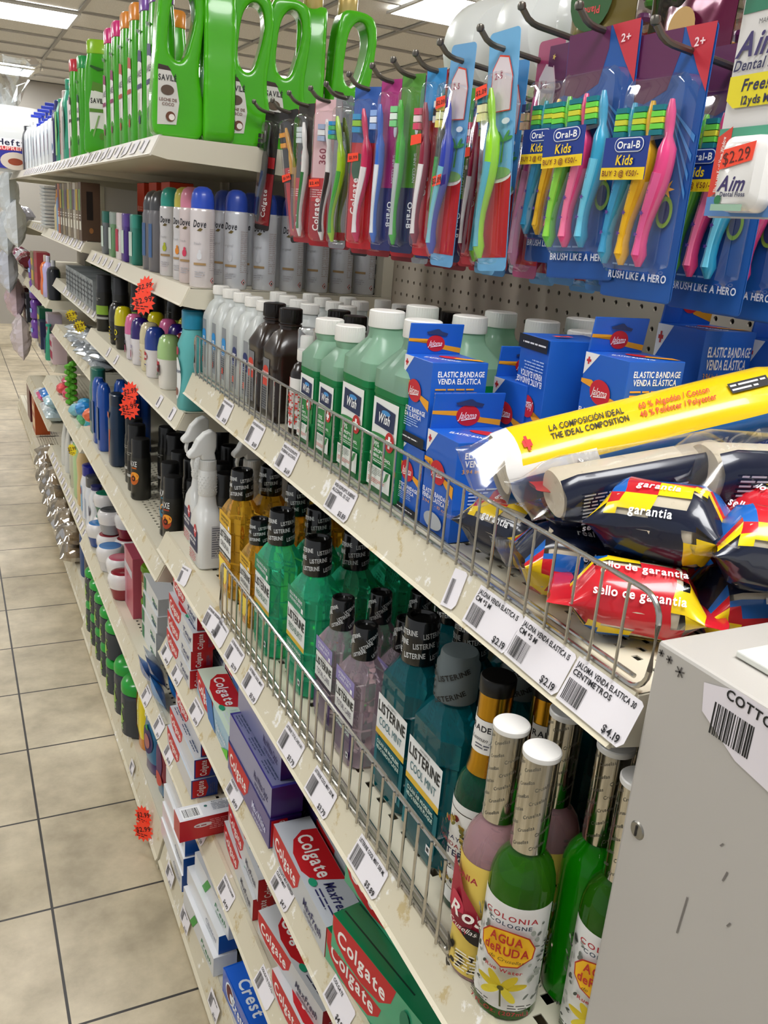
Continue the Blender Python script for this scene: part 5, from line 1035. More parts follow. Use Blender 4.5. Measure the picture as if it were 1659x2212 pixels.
def kidsxl(cols):
    w,h=.086,.236
    ops=[('r',-w/2+.0008,-h+.001,w/2-.0008,-.0006,'#0f4f9c'),('p',[(-w/2+.001,-.0),(w*.1,-.0),(w*.10,-.02),(w*.0,-.05),(-w*.28,-.06),(-w/2+.001,-.055)],'#5c1a4c'),('p',[(w*.12,0),(w/2-.001,0),(w/2-.001,-.055),(w*.34,-.035)],'#c02a3a')]
    ops+=[('p',[(w*.05,-.06),(w*.46,-.09-.016*i),(w*.46,-.096-.016*i)],'#3f86c8') for i in range(4)]
    ops+=[('t','2+',w*.33,-.014,.007,'#f0d8dc',{'b':1}),('p',star(w*.22,-.135,.004,.010,7),'#e8b23a'),('e',w*.25,-.155,.009,.014,'#7aa032'),('e',w*.25,-.155,.006,.010,'#23305c'),('l',-w*.4,-h+.034,w*.75,.004,1,'#8fb0dc'),('t','BRUSH LIKE A HERO',0,-h+.022,.0068,'#e6ecf6',{'b':1,'w':w*.86})]
    def head(t):
        H_=MB(); fm=flat((-.0245,.012,-.118),(0,-1,0),(0,0,1)); a=.026
        H_.box((-.0240,.012,-.100),(.0006,.052,.037),mat('#12348c',.3,coat=.4)); 
        decal(H_,fm,[('r',-a,-.0008,a,.010,'#f5d012'),('p',rrect(.034,.0125,.0058,4,.004,.0295),'#e8eef8'),('p',rrect(.0322,.0108,.005,4,.004,.0295),'#14368f'),('t','Oral-B',.004,.0295,.0062,'#ffffff',{'b':1,'w':.027}),('t','Kids',.002,.0165,.0085,'#f5d012',{'b':1,'sh':.1,'w':.020}),('t','BUY 3 @ ₹50/-',-.001,.0048,.0048,'#7a3a10',{'b':1,'w':.044})],1); o=H_.build('header_band',t)
    return pack(w,h,'#0f4f9c',ops,[dict(y=.026-.021*i,zt=-.050,zb=-.195,c1=c,c2=c2,br=['#137a84','#6fd84a','#d8d838','#6fd84a','#137a84'],bend=.004,thick=1.38,xo=-.010,lean=-.010,stars='#5a3a8c') for i,(c,c2) in enumerate(cols)],(.074,-.203,-.028),head=head)
PK['xa']=kidsxl([('#5cb838','#8fd84a'),('#e0407c','#f07aa0'),('#2f9ac0','#6cc4e0')]); PK['xb']=kidsxl([('#2f9ac0','#3f9ac8'),('#e8b418','#e8b418'),('#d8407c','#d85a90')])
def hangp(key,i,x,l,g=None,dz=0,rz=0,rx=0,dy=0,ry=0):
    y,z,x0=HK[i]; zz=z-.0165-(x-x0-.03)*.10-.0072+dz+.004+(.016 if i==13 else 0)
    sc=(1,1,.90) if key[0]=='x' else ((1,1,1.0) if key[0]=='k' else (1,1,.935))
    if key[0]=='k': zz+=.014
    return place('pk'+key,PK[key],(x,y+dy,zz),rz,l,g,rx=rx,ry=ry,scale=sc)
seq=[(0,'black',.535,'black toothbrush pack with red card, leftmost of the rack',.0),(1,'gold',.530,'gold and black toothbrush pack tilted on its hook, orange sticker',.0),(2,'360g',.532,'white and green toothbrush pack, third hook from the left',0),(3,'360w',.530,'white toothbrush on a pink and red card with a $2.49 sticker',0),(4,'wave',.530,'lime green wavy toothbrush in a clear pack',0),
 (5,'pink',.530,'pink toothbrush pack with green oval and orange sticker',0),(6,'oralb',.530,'blue toothbrush pack on a magenta and navy card',0),(7,'oralg',.530,'green toothbrush pack on a green and navy card',0),(8,'maroon',.530,'maroon and white toothbrush pack with orange sticker on its side',0),(9,'k2b',.530,'dark blue toothbrush on a sky blue and red card with two orange stickers',0),(10,'k2g',.530,'lime green toothbrush on a sky blue and red card, orange sticker at its head',0),
 (12,'xa',.530,'three brush pack with green, pink and blue handles, front of its hook',.0),(13,'xb',.540,'three brush pack with yellow and pink handles, front of its hook',.02)]
for i,k,x,l,dy in seq:
    rz_={0:.5,1:.6,2:.3,3:.72,4:.5,5:.55,6:.35,7:.35,8:.3,9:.12,10:.18,12:.12,13:.05}[i]
    rx={1:-.17,0:.10,9:.02,10:-.08,12:-.05}.get(i,0)
    hangp(k,i,x,l,dy=dy,rx=rx,rz=rz_)
hangp('dark',8,.536,'black and green toothbrush in a clear pack beside the dark blue one',dy=-.028)
s_=MB(); decal(s_,flat((0,0,0),(0,-1,0),(0,0,1)),[('p',[(-.010,-.005),(.010,-.002),(.010,.009),(-.010,.006)],'#ff4a2a'),('t','$2.09',0,.002,.006,'#5a1a12',{'b':1,'ro':.12})],1); o=s_.build('price_sticker'); o.location=(.5125,.938,1.455); tag(o,'orange $2.09 sticker halfway down the dark blue toothbrush pack','price sticker')
hangp('k2p',10,.575,'pink toothbrush on a plum card, second on its hook',dy=-.02); hangp('k2d',10,.615,'dark blue toothbrush on a blue card with a palm, third on its hook',dy=-.035); hangp('k2t',10,.66,'teal toothbrush pack hanging behind the blue palm one',dy=-.045)
hangp('k2g',9,.575,'green toothbrush pack behind the dark blue one',dy=-.02)
hangp('xb',11,.575,'three brush pack with blue and yellow handles, left of the other multipacks',dy=.01,rz=.02)
hangp('xa',13,.590,'three brush pack second on the rightmost multipack hook',dy=-.012); hangp('xb',13,.625,'three brush pack third on the rightmost multipack hook',dy=-.018); hangp('xb',13,.655,'three brush pack fourth on the rightmost multipack hook',dy=-.03); hangp('xa',13,.70,'three brush pack at the back of the rightmost multipack hook',dy=-.05)
hangp('xa',12,.60,'three brush pack second on the middle multipack hook','three brush packs behind the front ones'); hangp('xa',11,.64,'three brush pack second on the left multipack hook') ; hangp('xb',12,.66,'three brush pack at the back of the middle multipack hook')
fill={1:('black','gold'),2:('360b','360g'),3:('360w','360b'),4:('360b','wave'),5:('pink','pink'),6:('oralb','pink'),7:('oralg','pink'),8:('maroon','dark'),9:('k2d','k2b')}
for i in range(1,10):
    for j,x in enumerate((.60,.67,.73)):
        k=fill[i][j%2]; hangp(k,i,x,'toothbrush pack hanging deeper on the pegs behind the front packs','toothbrush packs in the back of the rack',dy=-.006*j,rz=.45 if i<8 else .15)
# floss pack
def floss():
    t=thing('dental_floss_pack','x','floss pack'); w,h=.062,.150
    P=rrect(w,h,.004,4,0,-h/2+.012); M_=Matrix(((0,0,-1,.0003),(-1,0,0,0),(0,1,0,0),(0,0,0,1)))
    MB().prism(P,.0006,mat('#dedbd8',.35,coat=.2),M=M_).build('backing_card',t)
    D=MB(); fm=flat((-.0005,0,.012),(0,-1,0),(0,0,1)); a=w/2
    decal(D,fm,[('r',-a+.001,-.028,a-.001,-.0015,'#2a7a5c'),('e',-.010,-.012,.006,.003,'#a8c838',.5),('t','MAKES ADULT',0,-.034,.003,'#555555'),('t','Aim',-.010,-.046,.014,'#3a2f66',{'b':1,'sh':.3}),('t','Dental Floss',-.004,-.058,.0062,'#2c2c54',{'b':1,'sh':.2}),('p',[(-a+.001,-.064),(a,-.064),(a,-.083),(-a+.008,-.083),(-a+.001,-.078)],'#e8d81a'),('t','Free!',-.006,-.070,.007,'#23234a',{'b':1,'sh':.2}),('t','12yds More',.002,-.079,.005,'#23234a',{'b':1}),
      ('r',-a+.001,-.102,a-.001,-.095,'#4c9a7c'),('p',[(-a+.0008,-.138),(-a+.0008,-.100),(-a+.013,-.094),(-a+.013,-.132)],'#d8402c'),('t','Flip to see Kool View Window',-a+.007,-.117,.0032,'#f6e6e0',{'b':1,'ro':PI/2,'w':.034}),('r',-a+.001,-.149,a-.001,-.137,'#5a88c4'),('t','100 yd (91.2 m) / 12 yds more',.0,-.143,.0028,'#e8eef6')],1,du=1); D.build('card_print',t)
    b=MB(); secs=[]
    for dx,ins in ((-.0012,0),(-.012,.001),(-.016,.005)): secs.append([(dx,-q[0]-.004+.001,q[1]) for q in rrect(.040-2*ins,.046-2*ins,.008,5,.004,-.112)])
    b.loft(secs,mat('#e8e6e2',.3,coat=.4)); o=b.build('floss_case',t)
    D=MB(); fm=flat((-.0161,-.004,-.112),(0,-1,0),(0,0,1)); decal(D,fm,[('t','Aim',.002,-.006,.009,'#3a2f66',{'b':1,'sh':.3}),('t','Dental Floss',.004,-.0125,.0028,'#2c2c54',{'b':1}),('e',-.008,-.016,.003,.003,'#2f7a4a'),('r',-.013,-.0225,.015,-.0185,'#9cc0a8')],1); D.build('case_print',o)
    s_=MB(); decal(s_,flat((-.0166,-.006,-.104),(0,-1,0),(0,0,1)),[('p',[(-.014,-.006),(.014,-.001),(.015,.010),(-.012,.006)],'#ff4a2a'),('t','$2.29',0,.002,.0072,'#5a1a12',{'ro':.15})],1); tag(s_.build('price_sticker',t),'orange $2.29 sticker')
    w_=MB(); w_.tube([(-.013,-.020,-.134),(-.016,-.012,-.131),(-.016,-.006,-.137),(-.016,.004,-.130)],.0016,mat('#e8e6e2',.3),8) if False else None
    return t
place("floss",floss,(.4625,.436,1.562),-.08,"dental floss card with white case and $2.29 sticker at the right edge")
# white round foam boxes behind the rack top
wt=mat('#e3e6e4',.4,coat=.2)
def foamtub():
    t=thing('foam_bowl','x','bowl'); M_=Matrix.Rotation(PI/2,4,'X')
    MB().lathe([(.045,0),(.066,.003),(.072,.012),(.072,.05),(.060,.075),(.02,.082),(.001,.083)],wt,36,M=M_).build('bowl_shell',t); return t
pt=thing('display_ledge','cream top ledge of the rack behind the toothbrushes','ledge',(.86,Y0,0)); MB().box((0,.61,1.610),(.10,1.215,.02),creamc).build('ledge_board',pt)
for i in range(3): place('foam',foamtub,(.885,1.50-.0-.165*i,1.6205+.0725*1.17),0,'large round white foam bowl on the rack top, '+ord_[i]+' from the left',None,scale=1.17)
# candy jars and snack bags up high
def candyjar(l,loc,bags):
    t=thing('candy_jar',l,'jar',loc)
    MB().lathe([(.055,0),(.062,.006),(.068,.05),(.066,.10),(.055,.135),(.050,.14)],clear('#f6f2f2',.3,.04),36,cap1=False).build('jar_wall',t)
    MB().lathe([(.052,.138),(.062,.14),(.064,.165),(.056,.178),(.001,.182)],mat('#c41420',.25,coat=.5),36).build('lid',t)
    rg=random.Random(4); c_=MB()
    for i in range(46):
        r=.050*math.sqrt(rg.random()); a=rg.uniform(0,2*PI); z=.012+.11*rg.random(); c_.lathe([(.001,-.008),(.008,-.005),(.010,0),(.008,.005),(.001,.008)],mat(rg.choice(('#c42a3c','#e8e0d8','#6a2a6c','#3f9a3c','#e8a838','#d84a6a')),.3,coat=.4),8,M=Matrix.Translation((r*math.cos(a),r*math.sin(a),z)))
    tag(c_.build('candies',t),kind='stuff'); return t
candyjar('clear candy jar with red lid above the toothbrush rack, left one',(.865,1.00,1.6205),0)
candyjar('clear candy jar with red lid above the toothbrush rack, right one',(.865,.82,1.6205),0)
def snackbag(col,ops,w=.11,h=.15):
    def f():
        t=thing('snack_bag','x','bag'); n=14; mb=MB(); v=[];F=[]
        for s_ in (1,-1):
            o=len(v)
            for i in range(n+1):
                for j in range(n+1):
                    a,b=i/n*2-1,j/n*2-1; th=.020*((1-a*a)**.7)*((1-b*b)**.6)*(1+.12*math.sin(7*a+3*b)+.1*math.sin(9*b))+.0004; v.append((s_*th,a*w/2*(1-.06*(1-b*b)),b*h/2-h/2))
            for i in range(n):
                for j in range(n): q=(o+i*(n+1)+j,o+(i+1)*(n+1)+j,o+(i+1)*(n+1)+j+1,o+i*(n+1)+j+1); F.append(q if s_>0 else q[::-1])
        mb.add(v,F,mat(col,.22,.35,coat=.6),True).build('foil_bag',t)
        D=MB(); decal(D,lambda u,v,e:Vector((-.0225-e,-u,v-h/2)),ops,1); D.build('bag_print',t)
        return t
    return f
place('bagG',snackbag('#7a6a34',[('e',0,.0,.034,.036,'#2c5a2c'),('t','JOY',0,.008,.016,'#e8e4ee',{'b':1,'ro':PI}),('t','Planet',0,-.014,.008,'#d84a4a',{'b':1,'ro':PI}),('e',-.02,.045,.012,.010,'#d8a058'),('e',.018,.05,.010,.009,'#5c2a5c')]),(.735,.965,1.755),.15,'olive foil snack bag with an upside down green oval, behind the toothbrush hooks')
place('bagD',snackbag('#2a2620',[('e',0,.03,.02,.01,'#8c8a80')]),(.735,.83,1.785),-.1,'dark foil snack bag above the multipack toothbrushes')
place('bagR',snackbag('#b01420',[('t','yami',0,-.035,.012,'#7a9a3c',{'b':1,'sh':.2}),('p',[(-.03,.0),(.0,-.01),(.03,.03),(.0,.05)],'#e04a1c')]),(.735,.60,1.745),.1,'red snack bag with an orange flame shape behind the rightmost hooks')
place('bagM',snackbag('#5c1438',[('e',.0,.02,.02,.02,'#c8a060')]),(.735,.80,1.68),0,'maroon foil snack bag behind the kids toothbrush packs')
place('bagR2',snackbag('#a8101c',[('t','yami',0,.02,.012,'#d8a83c',{'b':1,'sh':.2})]),(.735,.455,1.79),.1,'red snack bag at the upper right corner')
place('bagW',snackbag('#dfe6e2',[('e',0,.0,.03,.02,'#8fc06a')]),(.735,.46,1.62),0,'pale green and white bag next to the floss pack')
# =====================  TOP SHELF  =====================
GR='#3fa80c'
def savile(capc,lab2):
    def f():
        t=thing('shampoo_bottle','x','shampoo bottle'); w,d,h=.046,.078,.222; g_=mat(GR,.25,coat=.4)
        MB().body([(0,w*.9,d*.9,3.4),(.005,w,d,3.6),(.04,w,d,3.6),(.075,w*.95,d*.93,3.4),(.14,w*.95,d*.90,3.4),(.19,w*.92,d*.84,3.2),(h,w*.84,d*.70,2.8)],g_,36).build('bottle_body',t)
        MB().body([(h,w*.86,d*.72,2.8),(h+.001,w*.90,d*.74,2.8),(h+.026,w*.90,d*.74,2.8),(h+.031,w*.8,d*.66,2.6)],mat(capc,.3,coat=.4),32).build('cap',t)
        L=MB(); fm=lambda u,v,e:Vector((-(w/2*(.965-.02*abs(v-.1)/.1)+.0007-(u/(d/2))**2*.0035+e),-u,v))
        decal(L,fm,[('p',[(-.020,.025),(.020,.025),(.022,.10),(.016,.155),(-.012,.160),(-.022,.11)],'#e8e6e2'),('p',[(-.012,.160),(.016,.155),(.019,.135),(-.016,.140)],lab2),('t','SAVILÉ',0,.118,.011,'#23211f',{'b':1,'w':.036}),('r',-.021,.092,.020,.100,lab2),('p',[(.0,.085),(.004,.085),(-.012,.035),(-.014,.04)],'#8ab06a'),('e',.008,.038,.006,.008,lab2),('p',[(.018,.188),(-.016,.196),(-.018,.192),(.0,.184)],'#1e5a10')],1,du=.01,eps=.0003)
        L.build('label',t); return t
    return f
SV={'pur':('#7a4aa8','#3a3a66'),'ora':('#e08a2c','#b5482a'),'mag':('#d8287c','#8a2a5c'),'lime':('#8fc41c','#5a8a2a'),'blu':('#3f74b8','#2a5a3a'),'grn':('#1f9a4c','#2a5a3a'),'red':('#cc3040','#4a2a30')}
for k,x,y,l in [('pur',.372,1.752,'green shampoo bottle with purple cap beside the handled jugs'),('pur',.372,1.840,'green shampoo bottle with purple cap, the farther of two'),('ora',.372,1.945,'green shampoo bottle with orange cap, the nearer of two'),('ora',.372,2.045,'green shampoo bottle with orange cap, the farther of two'),('mag',.372,2.155,'green shampoo bottle with magenta cap, the nearer of two'),('mag',.372,2.255,'green shampoo bottle with magenta cap, the farther of two'),('lime',.366,2.425,'bright green shampoo bottle with lime cap turned sideways'),('blu',.395,2.60,'green shampoo bottle with blue cap behind the lime capped one'),('grn',.372,2.715,'green shampoo bottle with dark green cap by the red capped one'),('red',.362,2.80,'green shampoo bottle with red cap, last of the green row')]:
    place('sv'+k,savile(*SV[k]),(x,y,TT+AP),{'lime':1.2}.get(k,0),l)
for x,y,k in ((.44,2.15,'mag'),(.44,2.05,'ora'),(.44,1.95,'ora'),(.44,2.25,'pur'),(.44,2.42,'blu'),(.44,2.80,'red')): place('sv'+k,savile(*SV[k]),(x,y,TT+AP),0,'green shampoo bottle in the second row of the top shelf','green shampoo bottles in the second row')
def jug():
    t=thing('shampoo_jug','x','shampoo jug'); g_=mat('#4ab414',.22,coat=.4)
    def spline(P,n=6):
        out=[];m=len(P)
        for i in range(m):
            p0,p1,p2,p3=[Vector(P[(i+k-1)%m]) for k in range(4)]
            for j in range(n):
                s_=j/n; out.append(.5*((2*p1)+(p2-p0)*s_+(2*p0-5*p1+4*p2-p3)*s_*s_+(3*p1-p0-3*p2+p3)*s_**3))
        return out
    outer=spline([(-.040,.004),(0,-.001),(.040,.004),(.044,.05),(.036,.105),(.040,.15),(.045,.20),(.040,.235),(.022,.247),(-.010,.249),(-.026,.240),(-.034,.20),(-.037,.15),(-.041,.10),(-.044,.05)])
    inner=spline([(-.008,.215),(-.015,.18),(-.016,.140),(-.006,.122),(.008,.124),(.018,.15),(.027,.19),(.024,.222),(.008,.232)])
    bm=bmesh.new(); 
    def lp(P,y): return [bm.verts.new((p.x,y,p.y)) for p in P]
    ed=[]
    vo,vi=lp(outer,0),lp(inner,0)
    for V in (vo,vi):
        for i in range(len(V)): ed.append(bm.edges.new((V[i],V[(i+1)%len(V)])))
    bmesh.ops.triangle_fill(bm,use_beauty=True,use_dissolve=False,edges=ed)
    fs=[f_ for f_ in bm.faces if not (lambda c:(((c.x-.006)/.017)**2+((c.z-.177)/.045)**2<.7))(f_.calc_center_median())]
    for f_ in list(bm.faces):
        if f_ not in fs: bm.faces.remove(f_)
    r=bmesh.ops.extrude_face_region(bm,geom=list(bm.faces)); vs=[g for g in r['geom'] if isinstance(g,bmesh.types.BMVert)]
    for v in vs: v.co.y+=.054
    for v in bm.verts: v.co.y-=.027
    bmesh.ops.recalc_face_normals(bm,faces=list(bm.faces))
    me=bpy.data.meshes.new('jug_body'); bm.to_mesh(me); bm.free(); o=bpy.data.objects.new('jug_body',me); COL.objects.link(o); me.materials.append(g_)
    a=o.modifiers.new('r','REMESH'); a.mode='VOXEL'; a.voxel_size=.0032; a.use_smooth_shade=True
    b=o.modifiers.new('s','SMOOTH'); b.factor=.9; b.iterations=13
    bpy.context.view_layer.update(); dg=bpy.context.evaluated_depsgraph_get(); m2=bpy.data.meshes.new_from_object(o.evaluated_get(dg)); o.modifiers.clear(); o.data=m2; o.parent=t
    for p in m2.polygons: p.use_smooth=True
    MB().lathe([(.0165,.240),(.018,.243),(.018,.278),(.0165,.281)],mat('#c9b06a',.28,.25,coat=.5),32,M=Matrix.Translation((-.008,0,0))).build('cap',t)
    L=MB(); fm=lambda u,v,e:Vector((u,-.0288+.0030*(abs(u+.005)/.036)**3-e,v))
    decal(L,fm,[('p',[(-.036,.018),(-.004,.020),(.001,.055),(-.004,.085),(-.018,.110),(-.034,.112)],'#d9d6cf'),('p',[(-.034,.112),(-.018,.110),(-.012,.103),(-.035,.104)],'#3a2620'),('t','SAVILÉ',-.019,.092,.009,'#23211f',{'b':1,'w':.030}),('e',-.019,.073,.011,.008,'#5a4636'),('t','LECHE DE',-.018,.058,.0045,'#7a5a50',{'b':1}),('t','COCO',-.018,.051,.0045,'#7a5a50',{'b':1}),('e',-.014,.032,.008,.008,'#6a3a22'),('e',-.012,.031,.005,.005,'#efe8e0')],1,eps=.0003)
    L.build('label',t); return t
for x,y,rz,l in [(.378,1.662,-.06,'green shampoo jug with a handle hole at the shelf corner, leftmost of the jugs'),(.448,1.655,1.45,'green shampoo jug turned edge on, between the handled ones'),(.502,1.665,-.15,'green shampoo jug with gold cap, its label cut by its neighbour, third from the left'),(.572,1.665,-.15,'green shampoo jug with gold cap and coconut label, fourth from the left'),(.628,1.675,1.2,'green shampoo jug turned partly edge on, gold cap, fifth from the left'),(.698,1.66,-.05,'green shampoo jug at the right end above the toothbrushes, gold cap')]:
    place('jug',jug,(x,y,TT+AP),rz,l)
# generic simple bottles for the farther shelves
def gb(name,w,d,hb,hc,bc,cc,shape='st',lab=None,labc='#dddddd',cr=.6,n=3,mile=0,cat='bottle'):
    def f():
        t=thing(name,'x',cat); m_=milky(bc,.3,.3) if mile else mat(bc,.3,coat=.3)
        if shape=='st': S_=[(0,w*.9,d*.9,n),(.004,w,d,n),(hb*.8,w,d,n),(hb*.92,w*.85,d*.85,n),(hb,w*cr,d*cr,2.4)]
        elif shape=='waist': S_=[(0,w*.92,d*.92,n),(.004,w,d,n),(hb*.3,w*1.0,d,n),(hb*.5,w*.86,d*.88,n),(hb*.8,w*.98,d*.98,n),(hb*.93,w*.7,d*.7,2.6),(hb,w*cr*.9,d*cr*.9,2)]
        elif shape=='can': S_=[(0,w*.94,d*.94,2),(.002,w,d,2),(hb*.93,w,d,2),(hb*.97,w*.93,d*.93,2),(hb,w*.9,d*.9,2)]
        elif shape=='tube': S_=[(0,w*.9,d*.9,2.4),(.01,w,d,2.4),(hb*.6,w*.8,d*1.0,2.2),(hb,w*.12,d*1.06,2.2)]
        MB().body(S_,m_,28).build('bottle_body',t)
        if hc:
            cw,cd_=(w*cr,d*cr) if shape not in('can','dome') else (w*.92,d*.92)
            if shape=='can': C_=[(hb,cw,cd_,2),(hb+hc*.3,cw,cd_,2),(hb+hc*.62,cw*.88,cd_*.88,2),(hb+hc*.88,cw*.58,cd_*.58,2),(hb+hc,cw*.12,cd_*.12,2)]
            else: C_=[(hb-.001,cw,cd_,2.4),(hb+hc*.92,cw,cd_,2.4),(hb+hc,cw*.88,cd_*.88,2.2)]
            MB().body(C_,mat(cc,.3,coat=.4),28).build('cap',t)
        if lab:
            L=MB(); fm=(lambda u,v,e:Vector((-(w/2*math.sqrt(max(.05,1-(u/(d/2*1.06))**2))+.0006+e),-u,v))) if n<2.6 or shape=='can' else (lambda u,v,e:Vector((-(w/2+.0006-.06*w*(u/(d/2))**2*1.6+e),-u,v)))
            decal(L,fm,lab,1,du=.004,eps=.0003); L.build('label',t)
        return t
    return f
def P_(key,fn,x,y,z,l,rz=0,g=None,**k): return place(key,fn,(x,y,z+AP),rz,l,g,**k)
Zt=TT
P_('t_teal',gb('shampoo_bottle',.05,.07,.20,.028,'#3aa888','#1f9a74','waist',[('r',-.02,.03,.02,.15,'#7a8c86'),('e',0,.13,.008,.008,'#e8ece8')]),.37,3.02,Zt,'teal shampoo bottle with teal cap beside the green row')
P_('t_pink',gb('lotion_bottle',.05,.07,.19,.03,'#d8849c','#e8b8c8','st',[('r',-.02,.03,.02,.16,'#e8d8dc')]),.375,2.925,Zt,'pink lotion bottle between the red capped green bottle and the teal one')
P_('t_red',gb('lotion_bottle',.045,.07,.185,.02,'#d8c8c4','#d8c8c4','st',[('r',-.02,.02,.0,.17,'#a82a3a'),('t','SAVE',.01,.1,.01,'#3a8a5a',{'b':1,'ro':PI/2})]),.37,3.12,Zt,'cream lotion bottle with red print on the top shelf')
P_('t_grn',gb('lotion_bottle',.05,.075,.18,.01,'#2f9a78','#2f9a78','waist',[('r',-.02,.02,.02,.15,'#8fc87a')]),.37,3.22,Zt,'green lotion bottle with pale green label on the top shelf')
P_('t_nav',gb('lotion_bottle',.05,.075,.165,.03,'#2b2a5c','#20246a','st',[('r',-.022,.03,.022,.13,'#d9d8e6'),('e',0,.05,.015,.012,'#2a6a9a')]),.37,3.33,Zt,'navy lotion bottle with pale label on the top shelf')
def pump(bc,cc,h=.15):
    def f():
        t=thing('pump_bottle','x','pump bottle'); MB().body([(0,.05,.07,3),(.004,.055,.078,3),(h*.86,.055,.078,3),(h*.96,.045,.06,3),(h,.022,.022,2)],mat(bc,.3,coat=.3),28).build('bottle_body',t)
        b=MB(); b.lathe([(.013,h-.002),(.013,h+.014),(.005,h+.016),(.005,h+.035)],mat(cc,.3,coat=.3),20); b.box((-.012,0,h+.040),(.040,.014,.010),mat(cc,.3)); b.build('pump_head',t,bevel=.001)
        L=MB(); decal(L,flat((-.0285,0,0),(0,-1,0),(0,0,1)),[('r',-.012,h*.2,.012,h*.75,'#c9d2e0'),('r',-.004,h*.3,.003,h*.65,'#a82a6a')],1); L.build('label',t); return t
    return f
for i,(y,l) in enumerate([(3.45,'nearest'),(3.58,'second'),(3.72,'third'),(3.87,'fourth'),(4.0,'fifth')]): P_('pump',pump('#e3e9ef','#2438a8'),.37,y,Zt,'white pump lotion bottle with blue pump on the top shelf, '+l+' of five')
for i,(y,l) in enumerate([(4.12,'nearest of three'),(4.27,'middle of three'),(4.42,'last of three')]): P_('wlot',gb('lotion_bottle',.055,.10,.165,.012,'#e4eaee','#dfe4e8','st',[('r',-.03,.03,.03,.12,'#cfd8e2')]),.37,y,Zt,'flat white lotion bottle with white cap on the far top shelf, '+l)
P_('dk',gb('lotion_bottle',.05,.09,.17,.02,'#3a3c44','#30323a','st',[('r',-.02,.03,.02,.13,'#9a9ca4')]),.37,4.58,Zt,'charcoal lotion bottle at the far end of the top shelf')
# =====================  SPRAY DEODORANT SHELF  =====================
def dove(capc,fruit,body='#dcd9da',txt='fresh'):
    def f():
        t=thing('spray_deodorant','x','deodorant can'); r=.0225
        MB().lathe([(r*.93,0),(r,.003),(r,.070),(r*.97,.085),(r,.105),(r,.132),(r*.97,.137),(r*.93,.138)],mat(body,.28,.15,coat=.3),36).build('can_body',t)
        MB().lathe([(r*.92,.138),(r*.92,.150),(r*.86,.162),(r*.68,.171),(r*.35,.1755),(.001,.176)],mat(capc,.35,coat=.3),36,cap0=False).build('cap',t)
        MB().lathe([(r*.94,.149),(r*.885,.1605),(r*.72,.168),(r*.7,.1685)],mat(tuple(max(0,c*.75) for c in [int(capc[i:i+2],16)/255 for i in (1,3,5)]),.3),20,cap0=False,cap1=False).build('nozzle_ring',t) if False else None
        L=MB(); fm=cyl(r+.0004,PI+.75,0)
        decal(L,fm,[('t','Dove',0,.112,.012,'#2b2b33',{'sh':.2,'w':.024,'b':1}),('p',[(-.005,.100),(.002,.099),(.006,.103),(.001,.105)],'#6a5a2c'),('t',txt,-.004,.078,.0045,'#a8a8ac'),('e',.0,.056,.0045,.0065,fruit),('e',.0005,.064,.0022,.003,fruit),('r',-.010,.040,.012,.044,'#a8885c'),('l',-.008,.030,.02,.012,3,'#b0aeb4')],1,du=.003)
        L.build('label',t); L=MB(); fm=cyl(r+.0004,PI+1.95,0); decal(L,fm,[('l',-.008,.105,.018,.075,22,'#b3a8a8'),('p',[(0,.008),(.0055,.0135),(0,.019),(-.0055,.0135)],'#b8303a'),('p',[(0,.0095),(.004,.0135),(0,.0175),(-.004,.0135)],'#e8e4e4'),('e',0,.013,.0015,.0022,'#222222')],1,du=.003)
        L.build('warning_print',t); return t
    return f
DV={'teal':dove('#26a090','#b8c02c'),'yel':dove('#c8c04a','#e08a2c'),'pink':dove('#e08aa4','#d83a5c','#dccdcb'),'blue':dove('#2c4fc0','#d8d8dc','#dbd3d3'),'orig':dove('#2a48a8','#cfd0d6','#d4d6dc','original')}
for k,x,y,rz,l in [('teal',.424,1.905,.0,'white spray deodorant with teal cap and pear picture'),('yel',.428,1.80,-.1,'white spray deodorant with yellow cap'),('pink',.425,1.735,.0,'white spray deodorant with pink cap'),('blue',.424,1.648,.35,'white spray deodorant with blue cap, frontmost, fine print facing out'),
   ('orig',.487,1.648,.1,'white spray deodorant with blue cap behind the frontmost blue one'),('orig',.545,1.652,.0,'white spray deodorant marked original, partly behind the black toothbrush'),('orig',.600,1.652,.15,'white spray deodorant under the gold toothbrush pack'),('orig',.655,1.655,.0,'white spray deodorant fifth along the shelf end'),('orig',.708,1.658,.1,'white spray deodorant sixth along the shelf end'),('orig',.760,1.662,0,'white spray deodorant deepest at the shelf end')]:
    P_('dv'+k,DV[k],x,y,B1,l,rz)
for x,y in ((.49,1.74),(.545,1.745),(.60,1.745),(.655,1.745)): P_('dvorig',DV['orig'],x,y,B1,'white spray deodorant with blue cap in the second line behind the shelf end',0,'spray deodorants in the second line')
P_('dgr',gb('spray_deodorant',.05,.05,.128,.042,'#77757a','#4a4a4e','can',[('r',-.014,.03,.014,.10,'#4a6a9a')]),.424,2.005,B1,'grey spray deodorant with dark dome cap left of the teal capped can'); P_('dgr',None,.424,2.075,B1,'grey spray deodorant with dark dome cap, the farther of two')
for k,bc,cc,y,l in (('tl','#2f8a7a','#2f9484',2.22,'teal stick deodorant'),('pu','#4a2a86','#5a3a96',2.33,'purple stick deodorant'),('pk','#e6dcdc','#e0d4d4',2.41,'white stick deodorant with red print'),('gn','#6f9a6c','#9aa8a0',2.52,'green and clear stick deodorant'),('gy','#6a7074','#1f6a5c',2.65,'grey stick deodorant with dark teal cap')):
    P_('st'+k,gb('stick_deodorant',.030,.058,.085,.030,bc,cc,'st',[('r',-.02,.02,.02,.075,'#c8d8cc' if k!='pk' else '#b8304a')],cr=.92,n=3.4),.412,y,B1,l+' on the spray deodorant shelf')
